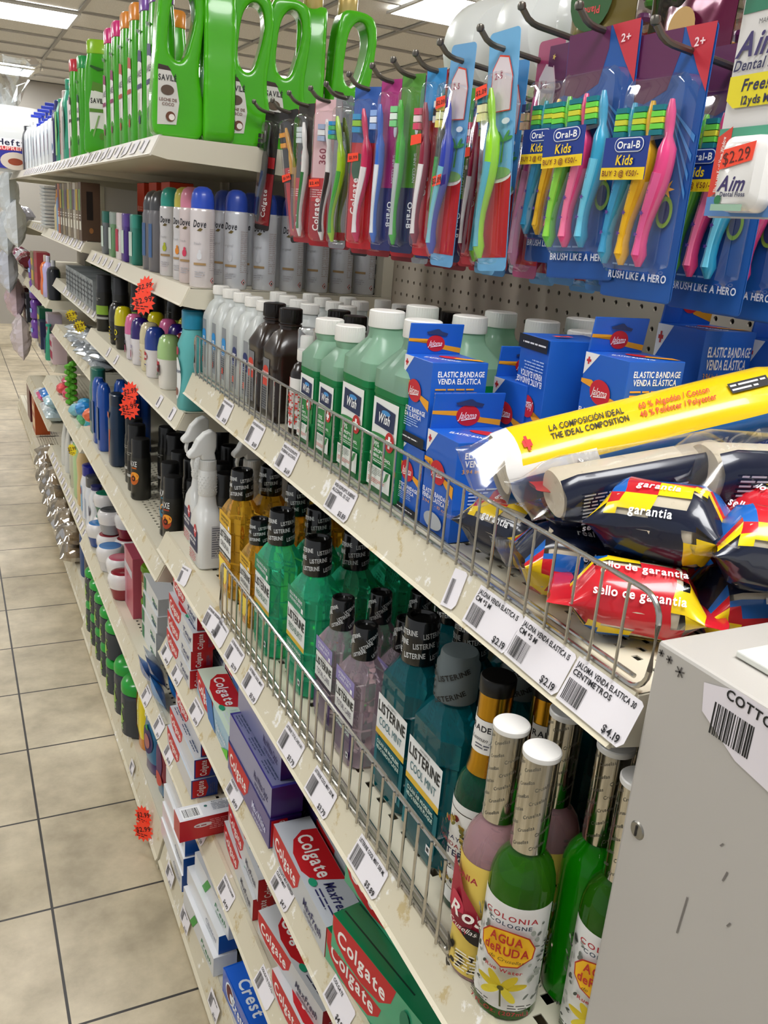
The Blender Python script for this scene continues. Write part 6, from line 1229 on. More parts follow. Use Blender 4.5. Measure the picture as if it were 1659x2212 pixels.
for i,y in enumerate((2.40,2.56,2.73)):
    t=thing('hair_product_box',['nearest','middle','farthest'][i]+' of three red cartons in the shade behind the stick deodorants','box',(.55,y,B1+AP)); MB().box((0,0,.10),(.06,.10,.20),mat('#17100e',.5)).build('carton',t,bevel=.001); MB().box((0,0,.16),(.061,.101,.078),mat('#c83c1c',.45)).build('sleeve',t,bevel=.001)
    P=MB(); decal(P,flat((-.0309,0,0),(0,-1,0),(0,0,1)),[('t','15',-.03,.13,.012,'#e8d8d0',{'b':1}),('l',-.015,.136,.05,.012,2,'#e8b8a0')]); P.build('print',t)
# =====================  ROLL-ON SHELF  =====================
def rollon(capc,bc,ops,h=.112,r=.0245,dz=1):
    def f():
        t=thing('roll_on_deodorant','x','roll-on deodorant')
        MB().body([(0,r*1.5,r*1.6,2.2),(.004,r*1.66,r*1.8,2.2),(h*.30,r*1.72,r*1.86,2.2),(h*.52,r*1.9,r*2,2.2),(h*.56,r*1.9,r*2,2.2)],mat(bc,.3,coat=.3),28).build('bottle_body',t)
        MB().body([(h*.56,r*1.92,r*2.04,2.2),(h*.75,r*1.9,r*2,2.2),(h*.92,r*1.6,r*1.7,2.2),(h*.985,r*1.1,r*1.2,2.2),(h,r*.5,r*.6,2.2)],mat(capc,.25,coat=.5),28,cap0=False).build('cap',t)
        L=MB(); decal(L,lambda u,v,e:Vector((-(r*.93*math.sqrt(max(.05,1-(u/(r*1.06))**2))+.0010+e),-u,v)),ops,1,du=.004,eps=.0004); L.build('label',t); return t
    return f
ml=[('e',-.0,.048,.013,.010,'#b01c2c'),('t','75ml',0,.048,.008,'#f4f0f0',{'b':1}),('l',-.012,.032,.024,.012,2,'#2a3a7a')]
RO={'blk':rollon('#2b2a2a','#1a1918',[('l',-.01,.05,.02,.04,4,'#c8b81c')]),'yel':rollon('#d8cc14','#201e1a',[('t','YO',0,.045,.014,'#d8cc14',{'b':1}),('p',[(-.012,.02),(.010,.026),(.010,.030),(-.012,.024)],'#d8cc14')]),'pnk':rollon('#d86a9c','#dcd6dc',[('t','ego',0,.046,.009,'#7a6a8a'),('e',.0,.026,.007,.010,'#a8486a'),('l',-.012,.058,.02,.006,1,'#8a7a9a')]),'pur':rollon('#2c186c','#e4e0e4',[('t','ego',0,.046,.009,'#4a3a8a'),('e',.0,.026,.006,.010,'#8a2848')]),'ivo':rollon('#d8cca4','#e2d8b4',[('l',-.01,.05,.02,.03,4,'#b89a5c')]),'blu':rollon('#26439c','#e6e2e2',ml),'grn':rollon('#a8cc86','#e6e2da',[('r',-.016,.036,.010,.058,'#b01c2c'),('t','75ml',-.003,.047,.007,'#f4f0f0',{'b':1}),('p',[(-.016,.020),(-.016,.034),(.004,.030)],'#1f6a34'),('bc',.004,.030,.012,.022)],h=.114,r=.0265),'red':rollon('#9c1828','#e2dede',ml)}
for k,x,y,l in [('blk',.412,2.50,'black roll-on deodorant with yellow print, the farthest'),('yel',.412,2.41,'yellow capped black roll-on deodorant'),('pnk',.410,2.245,'pink capped roll-on deodorant at the shelf front'),('pur',.410,2.165,'dark purple capped roll-on deodorant'),('ivo',.415,2.08,'ivory roll-on deodorant between the purple and the royal blue ones'),('blu',.410,1.995,'royal blue capped roll-on deodorant marked 75ml'),('grn',.412,1.860,'pale green capped roll-on deodorant, nearest of the row'),('red',.455,1.905,'dark red capped roll-on deodorant behind the pale green one')]:
    P_('ro'+k,RO[k],x,y,B2,l)
for k,x,y in (('yel',.475,2.30),('pnk',.475,2.16),('pur',.475,2.06),('blu',.478,1.97),('ivo',.50,1.93),('pnk',.53,2.10),('yel',.53,2.20),('pnk',.545,1.98),('pur',.475,1.83),('blk',.475,2.44)): P_('ro'+k,RO[k],x,y,B2,'roll-on deodorant in the back rows behind the front line',0,'roll-on deodorants in the back rows')
P_('tq',gb('baby_lotion_bottle',.056,.056,.155,.034,'#6fc8c8','#1880a0','waist',[('e',0,.06,.015,.040,'#e3e6e4'),('e',0,.112,.008,.008,'#a82a44'),('t','Lotion',0,.075,.007,'#3a4a6a',{'b':1}),('e',0,.035,.008,.008,'#8a5a4c')],cr=.72,n=2.2,mile=1),.409,1.652,B2,'turquoise bottle with dark teal cap at the near end of the roll-on shelf')
def bodycan(capc='#161616',bc='#25241f',band='#8fb53a',h=.165,r=.023,ax=None):
    def f():
        t=thing('body_spray','x','body spray can'); MB().lathe([(r*.95,0),(r,.002),(r,h*.66),(r*.95,h*.70)],mat(bc,.35,coat=.2),28).build('can_body',t)
        MB().lathe([(r*.97,h*.70),(r*.97,h*.72),(r*.90,h*.76),(r*.92,h*.96),(r*.86,h*.99),(r*.2,h)],mat(capc,.3,coat=.2),28,cap0=False).build('cap',t)
        L=MB(); fm=cyl(r+.0004,PI+.6,0); ops=[]
        if band: ops=[('r',-.03,h*.30,.03,h*.46,band),('r',-.03,h*.22,.03,h*.26,'#b8b8b4'),('l',-.02,h*.6,.03,h*.06,2,'#9a9a94')]
        if ax: ops=[('t','AXE',-.002,h*.60,h*.085,'#dedede',{'b':1,'w':.022}),('r',-.006,h*.52,.008,h*.54,ax),('e',.0,h*.36,.013,.016,ax),('e',.003,h*.40,.011,.010,'#f0a030'),('e',.0,h*.36,.006,.007,'#3a1408'),('e',.0,h*.36,.003,.003,ax),('bc',-.012,.004,.012,.012)]
        decal(L,fm,ops,1,du=.003); L.build('label',t); return t
    return f
for x,y,l in ((.418,2.77,'dark grey body spray with lime band at the far end, front'),(.455,2.70,'dark grey body spray with lime band, second'),(.49,2.62,'dark grey body spray with lime band, third'),(.525,2.54,'dark grey body spray with lime band, fourth'),(.56,2.46,'dark grey body spray with lime band, fifth')): P_('lime',bodycan(capc='#2a2a2c'),x,y,B2,l+' on the roll-on shelf')
# =====================  BLACK BODY SPRAY SHELF  =====================
P_('axa',bodycan(ax='#c8641c',h=.150,r=.0235),.388,2.06,B3,'black body spray with orange ring picture at the shelf front')
P_('axb',bodycan(ax=None,band='#1c1c1e',h=.168),.392,2.13,B3,'black body spray directly behind the orange ring one'); P_('axb',None,.398,2.20,B3,'black body spray with white side panel farther back')
for k,c in (('axc','#b8401c'),('axd','#1c6a9a'),('axe','#b01c28')): pass
P_('axc',bodycan(ax='#a83c1c',h=.150,r=.021),.392,1.735,B3,'black body spray with red brown splash next to the white spray bottles'); P_('axd',bodycan(ax='#2a7a9a',h=.165,r=.021),.398,1.790,B3,'black body spray with blue accent, half hidden by its neighbour'); P_('axe',bodycan(ax='#b01c28',h=.150,r=.021),.430,1.700,B3,'black body spray with red swirl behind the white spray bottle'); P_('axa',None,.452,1.93,B3,'black body spray with orange print in the second row')
for x,y in ((.46,2.10),(.46,2.02),(.52,2.08),(.52,1.98),(.50,1.86),(.50,1.76),(.56,1.9),(.56,1.8),(.58,2.05),(.62,1.75),(.49,1.68),(.56,1.7),(.45,1.80),(.53,2.18),(.60,2.2),(.6,2.3)): P_('axb',None,x,y,B3,'plain black body spray can in the dark rows of the shelf',0,'black body sprays in the back rows')
def bluegel(c='#1d4fa8'):
    def f():
        t=thing('shower_gel_bottle','x','bottle'); MB().body([(0,.034,.05,2.6),(.004,.038,.056,2.6),(.16,.038,.052,2.6),(.180,.034,.046,2.4),(.192,.022,.030,2.2)],mat(c,.2,coat=.6),28).build('bottle_body',t)
        L=MB(); decal(L,flat((-.0195,0,0),(0,-1,0),(0,0,1)),[('r',-.018,.030,.018,.125,'#5a6a8c')]); L.build('label',t); return t
    return f
P_('bg',bluegel(),.375,2.62,B3,'blue gel bottle at the front, the farther of two'); P_('bg',None,.375,2.53,B3,'blue gel bottle at the front, the nearer of two'); P_('bgn',gb('shower_gel_bottle',.045,.07,.165,.03,'#132c48','#10253e','st',[('p',[(.0,.02),(.02,.10),(.006,.10)],'#b8481c'),('r',-.02,.13,.01,.145,'#b8604c')],cr=.85,n=3),.385,2.37,B3,'dark navy shower gel bottle with orange flash')
for x,y in ((.43,2.58),(.43,2.48),(.43,2.40),(.48,2.5)): P_('bg',None,x,y,B3,'blue gel bottle in the second row',0,'blue gel bottles in the second row')
P_('tg',gb('shower_gel_bottle',.05,.08,.17,.03,'#1d6a5c','#1d6a5c','st',[('r',-.02,.04,.02,.1,'#174f6a')],cr=.85),.39,2.74,B3,'dark teal gel bottle at the far end of the black body spray shelf'); P_('tg2',gb('shower_gel_bottle',.05,.14,.20,.0,'#14304c','#14304c','st',[('r',-.03,.16,.03,.175,'#b8604c')]),.47,2.62,B3,'wide navy bottle with small red label behind the blue gels')
# =====================  THIRD BAY  =====================
C0,C1,C2,C3,C4,C5=1.293,1.089,.895,.673,.358,.0955
for i,(y,c,l) in enumerate([(2.865,'#5a4434','plain dark brown'),(2.93,'#7d6a50','green striped'),(3.0,'#b8b0a0','pale'),(3.07,'#6f5f48','taupe'),(3.14,'#a89c84','beige'),(3.21,'#5f5240','mid brown'),(3.28,'#8a7a5c','olive brown'),(3.35,'#4f4438','dark taupe'),(3.42,'#a8552c','orange edged')]):
    t=thing('hair_dye_box',l+' hair dye box standing in the row, '+ord_[i]+' from the near end','box',(.395,y,C0+AP)); MB().box((0,0,.0825),(.055,.058,.165),mat(c,.45,coat=.15)).build('carton',t,bevel=.0008)
    P=MB(); decal(P,flat((-.0276,0,0),(0,-1,0),(0,0,1)),[('r',-.02,.03,.02,.055,'#d8d4c4'),('r',-.022,.085,.012,.145,['#7a9a5c','#c8a83c','#6a5a7a'][i%3]),('l',-.02,.075,.04,.015,2,'#e8e4dc')]); decal(P,flat((0,-.0291,0),(1,0,0),(0,0,1)),[('r',-.012,.06,.006,.14,'#1c120c'),('e',0,.03,.006,.008,'#a8703c')]) if i==0 else None; P.build('print',t)
P_('bsky',gb('lotion_bottle',.05,.06,.13,.02,'#7aa8d8','#2a9ad0','st',None),.40,3.56,C0,'light blue bottle with bright blue cap beside the hair dye boxes'); P_('bamb',gb('oil_bottle',.045,.05,.15,.02,'#c8820c','#3a1c0c','st',None,cr=.9),.42,3.80,C0,'amber bottle with dark top at the end of the third bay shelf'); P_('bcr',gb('lotion_bottle',.045,.05,.10,.02,'#d8c898','#5a5a5c','st',None),.40,3.66,C0,'cream bottle with grey cap beside the light blue one')
for i in range(12):
    t=thing('foam_plate_stack' if False else 'soap_tray','white rectangular tray, '+ord_[i]+' from the bottom of the tall stack','tray',(.40,3.96,C0+AP+.0135*i)); MB().body([(0,.07,.11,5),(.006,.085,.125,5),(.012,.088,.128,5)],mat('#d9dcdc',.5),24).build('tray_shell',t)
for i in range(9):
    t=thing('soap_box','silver soap box lying in the row, '+ord_[i]+' from the near end','box',(.445,2.875+.075*i,C1+AP)); MB().box((0,0,.045),(.10,.070,.09),mat(['#9aa0a2','#8c9496','#a4aaac'][i%3],.4,.2)).build('carton',t,bevel=.0008); P=MB(); decal(P,flat((-.0502,0,0),(0,-1,0),(0,0,1)),[('r',-.006,.01,.008,.08,'#3c4044'),('l',-.03,.08,.02,.06,4,'#4c5054'),('l',.012,.08,.02,.06,4,'#4c5054')]); P.build('print',t)
P_('lcan',None,0,0,0,'x') if False else None
P_('bblk',gb('shampoo_bottle',.055,.08,.14,.025,'#22242a','#c8c8cc','st',None,cr=.35),.41,4.10,.96+.033,'black bottle with pale cap in the fourth bay'); P_('blil',gb('shampoo_bottle',.05,.075,.15,.025,'#b9b0dc','#d8d4e8','waist',None,cr=.35),.40,4.21,.993,'lilac bottle with white cap in the fourth bay'); P_('bora',gb('shampoo_bottle',.05,.075,.145,.028,'#e8701c','#c8b8a8','waist',None,cr=.35),.40,4.32,.993,'orange bottle with pale cap in the fourth bay'); P_('bgrn',gb('shampoo_bottle',.05,.075,.14,.02,'#7ab83c','#8cc84c','waist',None,cr=.4),.42,4.42,.993,'lime green bottle behind the orange one')
def pillow(name,col,w,h,th,metal=0,cat='packet',rough=.25,film_=False):
    def f():
        t=thing(name,'x',cat); n=10; mb=MB(); v=[];F=[]; rg=random.Random(int(w*1e4))
        for s_ in (1,-1):
            o=len(v)
            for i in range(n+1):
                for j in range(n+1):
                    a,b=i/n*2-1,j/n*2-1; tt=th*((1-a*a)**.5)*((1-b*b)**.6)*(1+.2*rg.uniform(-1,1))+.0003; v.append((b*h/2,a*w/2,s_*tt+th))
            for i in range(n):
                for j in range(n): q=(o+i*(n+1)+j,o+(i+1)*(n+1)+j,o+(i+1)*(n+1)+j+1,o+i*(n+1)+j+1); F.append(q[::-1] if s_>0 else q)
        mb.add(v,F,clear(col,.35,.1) if film_ else mat(col,rough,metal,coat=.5),False if not film_ else False)
        if film_: mb.body([(th*.25,h*.62,w*.7,2.4),(th*1.0,h*.7,w*.78,2.4),(th*1.7,h*.5,w*.6,2.4)],mat('#9c8b72',.8),20)
        mb.build('packet_body',t); return t
    return f
k=0
for i in range(7):
    for j in range(3 if i<5 else 2):
        k+=1; P_('foil%d'%(j%2),pillow('soap_packet',['#a8aeb4','#bcc2c8'][j%2],.095,.07,.014,.3,rough=.3),.425+.012*(j%2),2.90+.115*i,C2+.029*j,'silver wrapped soap packet in the loose pile of the third bay',.2*((k*7)%5-2),'silver soap packets in the third bay')
for i,(c,y,z) in enumerate([('#e8607c',2.87,0),('#e06a3c',2.93,.045),('#2f9aa8',2.98,0),('#2a8ad0',3.05,.04),('#58b87a',3.08,0),('#3a9ac8',3.16,.03),('#7ab8c8',3.22,0),('#c83a5c',3.52,0),('#b8305c',3.60,.03),('#d8484c',3.62,.0)]):
    t=thing('bath_sponge',{'#e8607c':'pink','#e06a3c':'orange','#2f9aa8':'teal','#2a8ad0':'bright blue','#58b87a':'sea green','#3a9ac8':'sky blue','#7ab8c8':'pale blue','#c83a5c':'crimson','#b8305c':'magenta','#d8484c':'red'}[c]+' wrapped bath sponge in the third bay heap','sponge',(.385+.01*(i%3),y,C3+AP+.024+z)); rg=random.Random(i); b=MB()
    b.loft([[(.030*math.sin(a)*math.cos(q)*(1+.12*rg.uniform(-1,1)),.036*math.sin(a)*math.sin(q)*(1+.12*rg.uniform(-1,1)),.024*math.cos(a)) for q in [2*PI*j/12 for j in range(12)]] for a in [PI-.15-(PI-.3)*s/7 for s in range(8)]],mat(c,.3,coat=.5),sm=False); b.build('sponge_body',t)
for i in range(5):
    t=thing('loofah','green knobbly scrubber hanging in the third bay' if i==0 else 'x','scrubber',(.39,3.42,C3+AP)) if i==0 else None
    if t:
        b=MB()
        for q in range(14): b.lathe([(.001,-.012),(.013,-.006),(.015,0),(.013,.006),(.001,.012)],mat('#5aa82c',.5),8,M=Matrix.Translation((.008*((q%2)-.5)*2,.01*((q//2)%2),.012+.011*q)))
        tag(b.build('scrubber_body',t),kind='stuff')
# lotions on C4
for k_,fn,y,l in (('c4tubew',gb('lotion_tube',.04,.05,.19,0,'#d9dad6','#d9dad6','tube',None),3.72,'white upright tube, the farther of two'),('c4tubew',None,3.60,'white upright tube, the nearer of two'),('c4cr',gb('lotion_bottle',.045,.06,.165,.012,'#c9c9b0','#e0e2e0','st',[('r',-.01,.03,.01,.045,'#3a3a30')],cr=.7),3.40,'cream coloured lotion bottle with white cap'),('c4gn',gb('lotion_bottle',.05,.07,.19,.015,'#b8d8a0','#8fd08a','st',None,cr=.9),3.27,'pale green lotion bottle'),('c4tan',gb('lotion_bottle',.05,.06,.205,0,'#d8b880','#d8b880','waist',None),3.17,'tan lotion bottle'),('c4niv',gb('lotion_bottle',.06,.08,.155,.035,'#e0e2e8','#1c2490','st',[('r',-.02,.03,.02,.12,'#8fb8d8'),('e',0,.10,.014,.014,'#8c2a4c')],cr=.8),3.02,'white lotion bottle with deep blue cap'),('c4gy',gb('lotion_bottle',.06,.075,.14,.035,'#dcdfe4','#4c4e52','st',[('r',-.02,.03,.02,.10,'#b8c0d0')],cr=.8),2.935,'white lotion bottle with grey cap'),('c4nv',gb('lotion_bottle',.05,.06,.15,.012,'#e4e6ea','#242a66','waist',[('e',0,.075,.014,.018,'#1c2050')],cr=.7),2.865,'slim white lotion bottle with navy cap, nearest of the row')):
    P_(k_,fn,.395,y,C4,l+' in the third bay')
for i,(y,l) in enumerate([(2.90,'nearest'),(3.02,'second'),(3.14,'third')]):
    t=thing('detergent_jug','dark bottle in the shade on the third bay floor shelf, '+l,'bottle',(.40,y,C5+AP)); MB().body([(0,.06,.09,3),(.15,.06,.09,3),(.19,.03,.04,2)],mat(['#3a3c3e','#55504a','#2c4a7c'][i],.4),20).build('bottle_body',t); MB().lathe([(.016,.19),(.016,.21),(.014,.212)],mat('#22242a',.4),16).build('cap',t)
# bags of rice-like goods on the floor shelf of bay 4 and hanging bags
k=0
for y,z,s in ((3.30,0,1),(3.30,.07,1),(3.46,0,1.1),(3.46,.075,1.05),(3.62,0,1),(3.62,.07,1.1),(3.80,0,1.1),(3.80,.08,1),(3.80,.155,1),(3.98,0,1.1),(3.98,.08,1),(4.15,0,1.1),(4.15,.08,1.05),(4.15,.16,1.0),(4.34,0,1.1),(4.34,.08,1)):
    P_('bagc',pillow('foam_cup_bag','#efe9e0',.17,.12,.036,film_=True,cat='bag'),.375,y,C5+z,'clear bag of tan goods on the floor shelf heap',.1*((k*5)%3-1),'clear bags on the floor shelf'); k+=1
# cloudy plastic bags on the fourth bay lower shelf
for i,(y,z,c,l) in enumerate([(4.12,0,'#c8d8dc','pale'),(4.28,0,'#d8dcd8','white'),(4.12,.06,'#b8dce8','light blue'),(4.3,.06,'#2a7ac8','bright blue'),(4.45,.02,'#e04a8c','hot pink'),(4.6,0,'#dfe0dc','white far')]): P_('pb'+c,pillow('plastic_packet',c,.15,.10,.028,0),.40,y,.453+z,l+' plastic packet on the fourth bay lower shelf')
# fourth bay boxes etc.
def bx(name,label,c,x,y,z,w,d,h,pc=None,cat='box',g=None):
    t=thing(name,label,cat,(x,y,z+AP)); MB().box((0,0,h/2),(w,d,h),mat(c,.4,coat=.2)).build('carton',t,bevel=.001)
    if pc: P=MB(); decal(P,flat((-w/2-.0001,0,0),(0,-1,0),(0,0,1)),[('r',-d*.42,h*.15,d*.42,h*.45,pc),('r',-d*.42,h*.6,d*.3,h*.8,pc)]); P.build('print',t)
D1,D2=.993,.717
bx('cosmetic_box','pink and cream box in the fourth bay',"#d8c0c4",.42,4.12,D2,.06,.12,.12,'#a81c4c'); bx('cosmetic_box','pale lilac box in the fourth bay','#c4b8c8',.42,4.26,D2,.06,.10,.20,'#9a2a4c'); bx('cosmetic_box','navy box in the fourth bay','#20284c',.41,4.55,D2,.06,.12,.13,'#8a7a5c'); bx('cosmetic_box','green box in the fourth bay','#1f6a4c',.42,4.68,D2,.06,.12,.18,'#c8b83c')
P_('bgr2',gb('lotion_bottle',.04,.05,.15,.01,'#2f9a78','#1fa088','tube',[('r',-.01,.03,.01,.1,'#2a4a8a')]),.39,4.19,D2,'green tube in front of the lilac box')
bx('tissue_box','red ribbed packet in the fourth bay','#9c3440',.41,4.60,D1,.06,.16,.17,'#b04a54'); bx('tissue_box','yellow and grey packet in the fourth bay','#8a8060',.41,4.80,D1,.06,.14,.16,'#c8a83c'); bx('tissue_box','dark green packet high in the fourth bay back','#2a4a20',.60,4.15,D1,.08,.2,.17,'#8aa83c')
for i in range(4): P_('ppl',gb('shampoo_bottle',.06,.09,.10,.0,'#6a3a9a','#6a3a9a','waist',[('r',-.03,.03,.03,.05,'#8fb0d8')],n=2),.40,4.90-.0,.717+.1*i,'purple bottle of the vertical stack in the fourth bay, '+ord_[i]+' from the bottom')
bx('paper_box','dark box with white stripes, fifth bay','#2a2e3a',.43,5.45,.73,.08,.12,.16,'#c8ccd0'); bx('paper_box','wine red box, fifth bay','#6a2430',.43,5.62,.73,.08,.14,.18,'#c8b8b0'); bx('paper_box','orange box on the floor shelf, fifth bay','#b8501c',.44,5.4,.0955,.08,.18,.20,'#e8c8a0'); bx('paper_box','dark red box on the floor shelf, fifth bay','#5c1820',.44,5.75,.0955,.08,.2,.22)
for i,(y,z,c,l) in enumerate([(5.5,1.02,'#b84a5c','crimson'),(5.75,1.02,'#c8c8d0','silver'),(6.0,1.02,'#8a3a5c','plum'),(5.5,1.26,'#b8b8c8','pale'),(5.8,1.26,'#4a4a9a','indigo'),(6.1,1.26,'#a82a3a','red'),(6.1,.74,'#c8a0a8','rose')]): P_('far'+c,pillow('plastic_packet',c,.22,.10,.045,0),.41,y,z,l+' plastic packet far down the aisle, fifth bay')
# plastic plate bag with knot
t=thing('foam_plate_bag','bag of white foam plates with crinkled knotted top at the top shelf end','bag',(.32,4.93,TT+AP)); t.scale=(1.3,1.3,1.3); b=MB(); b.body([(0,.20,.34,4),(.03,.24,.38,4),(.17,.24,.38,4),(.215,.22,.34,3)],mat('#dcdfe0',.35,coat=.3),36); b.build('plate_pile',t)
rg=random.Random(11); c=MB()
for q in range(9):
    a0=2*PI*q/9; n=7; vv=[]; 
    for i in range(n):
        for j in range(3):
            u=i/(n-1); w_=.02+.07*u; vv.append((.02*math.cos(a0)+u*.10*math.cos(a0)+(j-1)*w_*math.sin(a0)*.6+rg.uniform(-.01,.01),.02*math.sin(a0)+u*.14*math.sin(a0)-(j-1)*w_*math.cos(a0)*.6+rg.uniform(-.01,.01),.21+.17*math.sin(u*1.5)+rg.uniform(-.015,.015)))
    c.add(vv,[(i*3+j,i*3+j+1,(i+1)*3+j+1,(i+1)*3+j) for i in range(n-1) for j in range(2)],clear('#f4f8fa',.30,.06))
c.build('knotted_film',t)
c=MB(); fm=flat((-.121,0,0),(0,-1,0),(0,0,1)); fy=flat((0,-.191,0),(1,0,0),(0,0,1))
for f_,w_ in ((fm,.17),(fy,.10)): decal(c,f_,[('r',-w_,-.0+.004,w_,.10,'#23288c'),('e',0,.03,w_*.5,.03,'#c8bcae'),('e',0,.028,w_*.25,.012,'#8a3a1c'),('p',[(-w_*.8,.062),(w_*.7,.070),(w_*.7,.090),(-w_*.8,.082)],'#c42a34'),('r',-w_*.7,.078,w_*.5,.105,'#e8e8ec'),('t','Hefty',-w_*.1,.092,.02,'#14143a',{'b':1,'w':w_}),('t','SUPREME',-w_*.05,.0725,.012,'#f0c8c0',{'b':1,'w':w_})],1)
c.build('print_band',t)
for i,(x,y,z,l,c) in enumerate([(.27,5.32,1.42,'topmost','#dfe6ea'),(.25,5.36,1.22,'upper','#d3dae0'),(.29,5.20,1.27,'nearer','#e6ecf0'),(.25,5.40,1.02,'middle','#c8ccd8'),(.29,5.55,.86,'lower','#c8b0b8'),(.20,6.1,1.12,'left','#c0b4c8'),(.30,5.35,.66,'lowest','#d0c4c8')]):
    P_('hb%d'%i,pillow('hanging_bag',c,.24,.24,.05,0,rough=.15,cat='bag'),x,y,z,l+' crinkled plastic bag hanging at the far end of the aisle',rx=0,ry=PI/2)
# =====================  PRICE TAGS  =====================
def ptag(label,xf,zl,drop,px,py,L,lines,price,seed=1,hh=None,y=None,group=None,tilt=0,name='price_tag'):
    """paper tag stuck on the sloping strip; y from the photo's pixel column"""
    c=onx(px,py,xf+.008) if y is None else Vector((xf+.008,y,0)); k=.017; sl=math.sqrt(k*k+drop*drop); ux=Vector((k/sl,0,drop/sl)); o_=Vector((xf+.0012,0,zl)); n_=Vector((-ux.z,0,ux.x))
    hh=hh or .030; base=o_+ux*(sl*.52)
    t=thing(name,label,'price tag',(base.x,c.y,base.z),0,group)
    ct,st=math.cos(tilt),math.sin(tilt)
    fm=lambda u,v,e:Vector((0,-1,0))*(u*ct-v*st)+ux*(u*st+v*ct)+n_*(.0046+e)
    b=MB(); a=L/2; h=hh/2; 
    P=[(-a,-h),(a-.004,-h),(a,-h+.005),(a,h-.002),(a-.003,h),(-a+.002,h)]
    v=[fm(x,y_,0) for x,y_ in P]+[fm(x,y_,-.0003) for x,y_ in P]; n=len(P); b.add(v,[tuple(range(n)),tuple(range(2*n-1,n-1,-1))]+[(i,n+i,n+(i+1)%n,(i+1)%n) for i in range(n)],mat('#e6e2e6',.55)); b.build('paper',t)
    D=MB(); ops=[]
    tx=max(.0028,min(.0042,L*.062))
    for i,s_ in enumerate(lines): ops.append(('t',s_,-a+.004,h-.005-i*(tx+.0018),tx,'#1d1d22',{'b':1,'al':'l','mw':L-.009}))
    ops.append(('bc',-a+.004,-h+.003,L*.28,hh-.008-len(lines)*(tx+.0016)))
    if price: ops.append(('t',price,a-.004,-h+.0055,.0056,'#1d1d22',{'b':1,'al':'r'}))
    decal(D,fm,ops,2); D.build('print',t); return t
q=(.384,ZA1-.006,.039)
for px,py,L,ln,pr_,lb,ti in [(488,898,.058,['HYDROGEN PEROXIDE'],'$1.59','white price tag under the clear alcohol bottles reading hydrogen peroxide $1.59',0),(553,945,.058,['HYDROGEN PEROXIDE'],'$1.69','white price tag under the brown peroxide bottles reading $1.69',0),(622,1003,.062,['WISH 70 % ISOPROPYL','RUBBING ALCOHOL'],'$1.69','white price tag for the 70 percent rubbing alcohol',0),(738,1090,.066,['WISH ISOPROPYL RUBBING','ALCOHOL 32 OZ'],'$5.89','white price tag reading $5.89 below the large green alcohol bottles',0),(982,1298,.022,[''],'','torn scrap of a barcode tag left of the elastic bandage tags',.15),(1065,1352,.068,['JALONA VENDA ELASTICA 15','CM *5 M'],'$2.19','white price tag $2.19 for elastic bandage, the left of two overlapping',0),(1165,1437,.070,['JALONA VENDA ELASTICA 15','CM *5 M'],'$2.19','white price tag $2.19 for elastic bandage, the right of two overlapping',-.02),(1292,1540,.072,['JALOMA VENDA ELASTICA 30','CENTIMETROS'],'$4.19','white price tag $4.19 at the near end of the bandage shelf',0)]:
    ptag(lb,*q,px,py,L,ln,pr_,hh=.036,tilt=ti)
q=(.335,ZA2,.035)
for px,py,L,ln,pr_,lb,ti in [(400,1188,.05,['WOUND CARE'],'','small barcode tag below the white spray bottles',.2),(462,1325,.075,['LISTERINE ORIGINAL'],'$5.29','white tag with curled corner below the amber mouthwash, $5.29',.1),(478,1382,.05,['LISTERINE ORIGINAL 1L'],'','crumpled tag next to the curled $5.29 one',0),(508,1430,.062,['LISTERINE FRESH BURST'],'$3.79','white tag for the green mouthwash, $3.79',0),(548,1488,.062,['LISTERINE COOL MINT'],'$5.29','white $5.29 tag under the nearer green mouthwash bottle',0),(630,1625,.062,['LISTERINE TOTAL CARE 6 IN 1'],'$3.79','white $3.79 tag below the pale purple mouthwash',0),(695,1715,.064,['LISTERINE COOL MINT 250 ML'],'$3.79','white tag left of the ripped one under the teal mouthwash',0),(797,1868,.066,['LISTERINE COOL MINT 500 ML'],'$5.89','white tag with ripped corner nearest the green toothpaste, $5.89, under the teal mouthwash',0)]:
    ptag(lb,*q,px,py,L,ln,pr_,hh=.033,tilt=ti)
q=(.337,ZA3,.033)
for px,py,L,ln,pr_,lb in [(363,1415,.062,['COLGATE CAVITY'],'$4.99','white tag by the stack of red ended boxes, the upper of two hanging ones'),(385,1480,.055,['COLGATE BAKING'],'$4.59','white tag by the stack of red ended boxes, the lower of two'),(425,1585,.060,['COLGATE TRIPLE ACTION'],'$3.99','white tag under the blue and green toothpaste boxes, $3.99'),(510,1740,.060,['COLGATE MAX FRESH','KNOCKOUT'],'$4.99','white tag under the purple toothpaste boxes, $4.99'),(612,1935,.062,['COLGATE MAX FRESFRESH','CLEAN MINT'],'$4.7','white tag with torn corner under the silver toothpaste box'),(735,2170,.06,['COLGATE'],'$4.99','white tag at the bottom edge under the green toothpaste boxes')]:
    ptag(lb,*q,px,py,L,ln,pr_,hh=.031)
q=(.335,ZA4,.033)
for px,py,L,ln,pr_,lb in [(368,1655,.055,['COLGATE'],'$2.99','white tag below the blue ended toothpaste pile'),(437,1795,.05,['COLGATE TOTAL'],'$5.59','white tag just under the crosswise red and white box'),(490,1958,.060,['COLGATE TOTAL CLEAN MINT'],'$4.99','white $4.99 tag midway along the second lower shelf'),(572,2180,.060,['COLGATE TOTAL'],'','white tag at the picture bottom on the second lower shelf')]:
    ptag(lb,*q,px,py,L,ln,pr_,hh=.031)
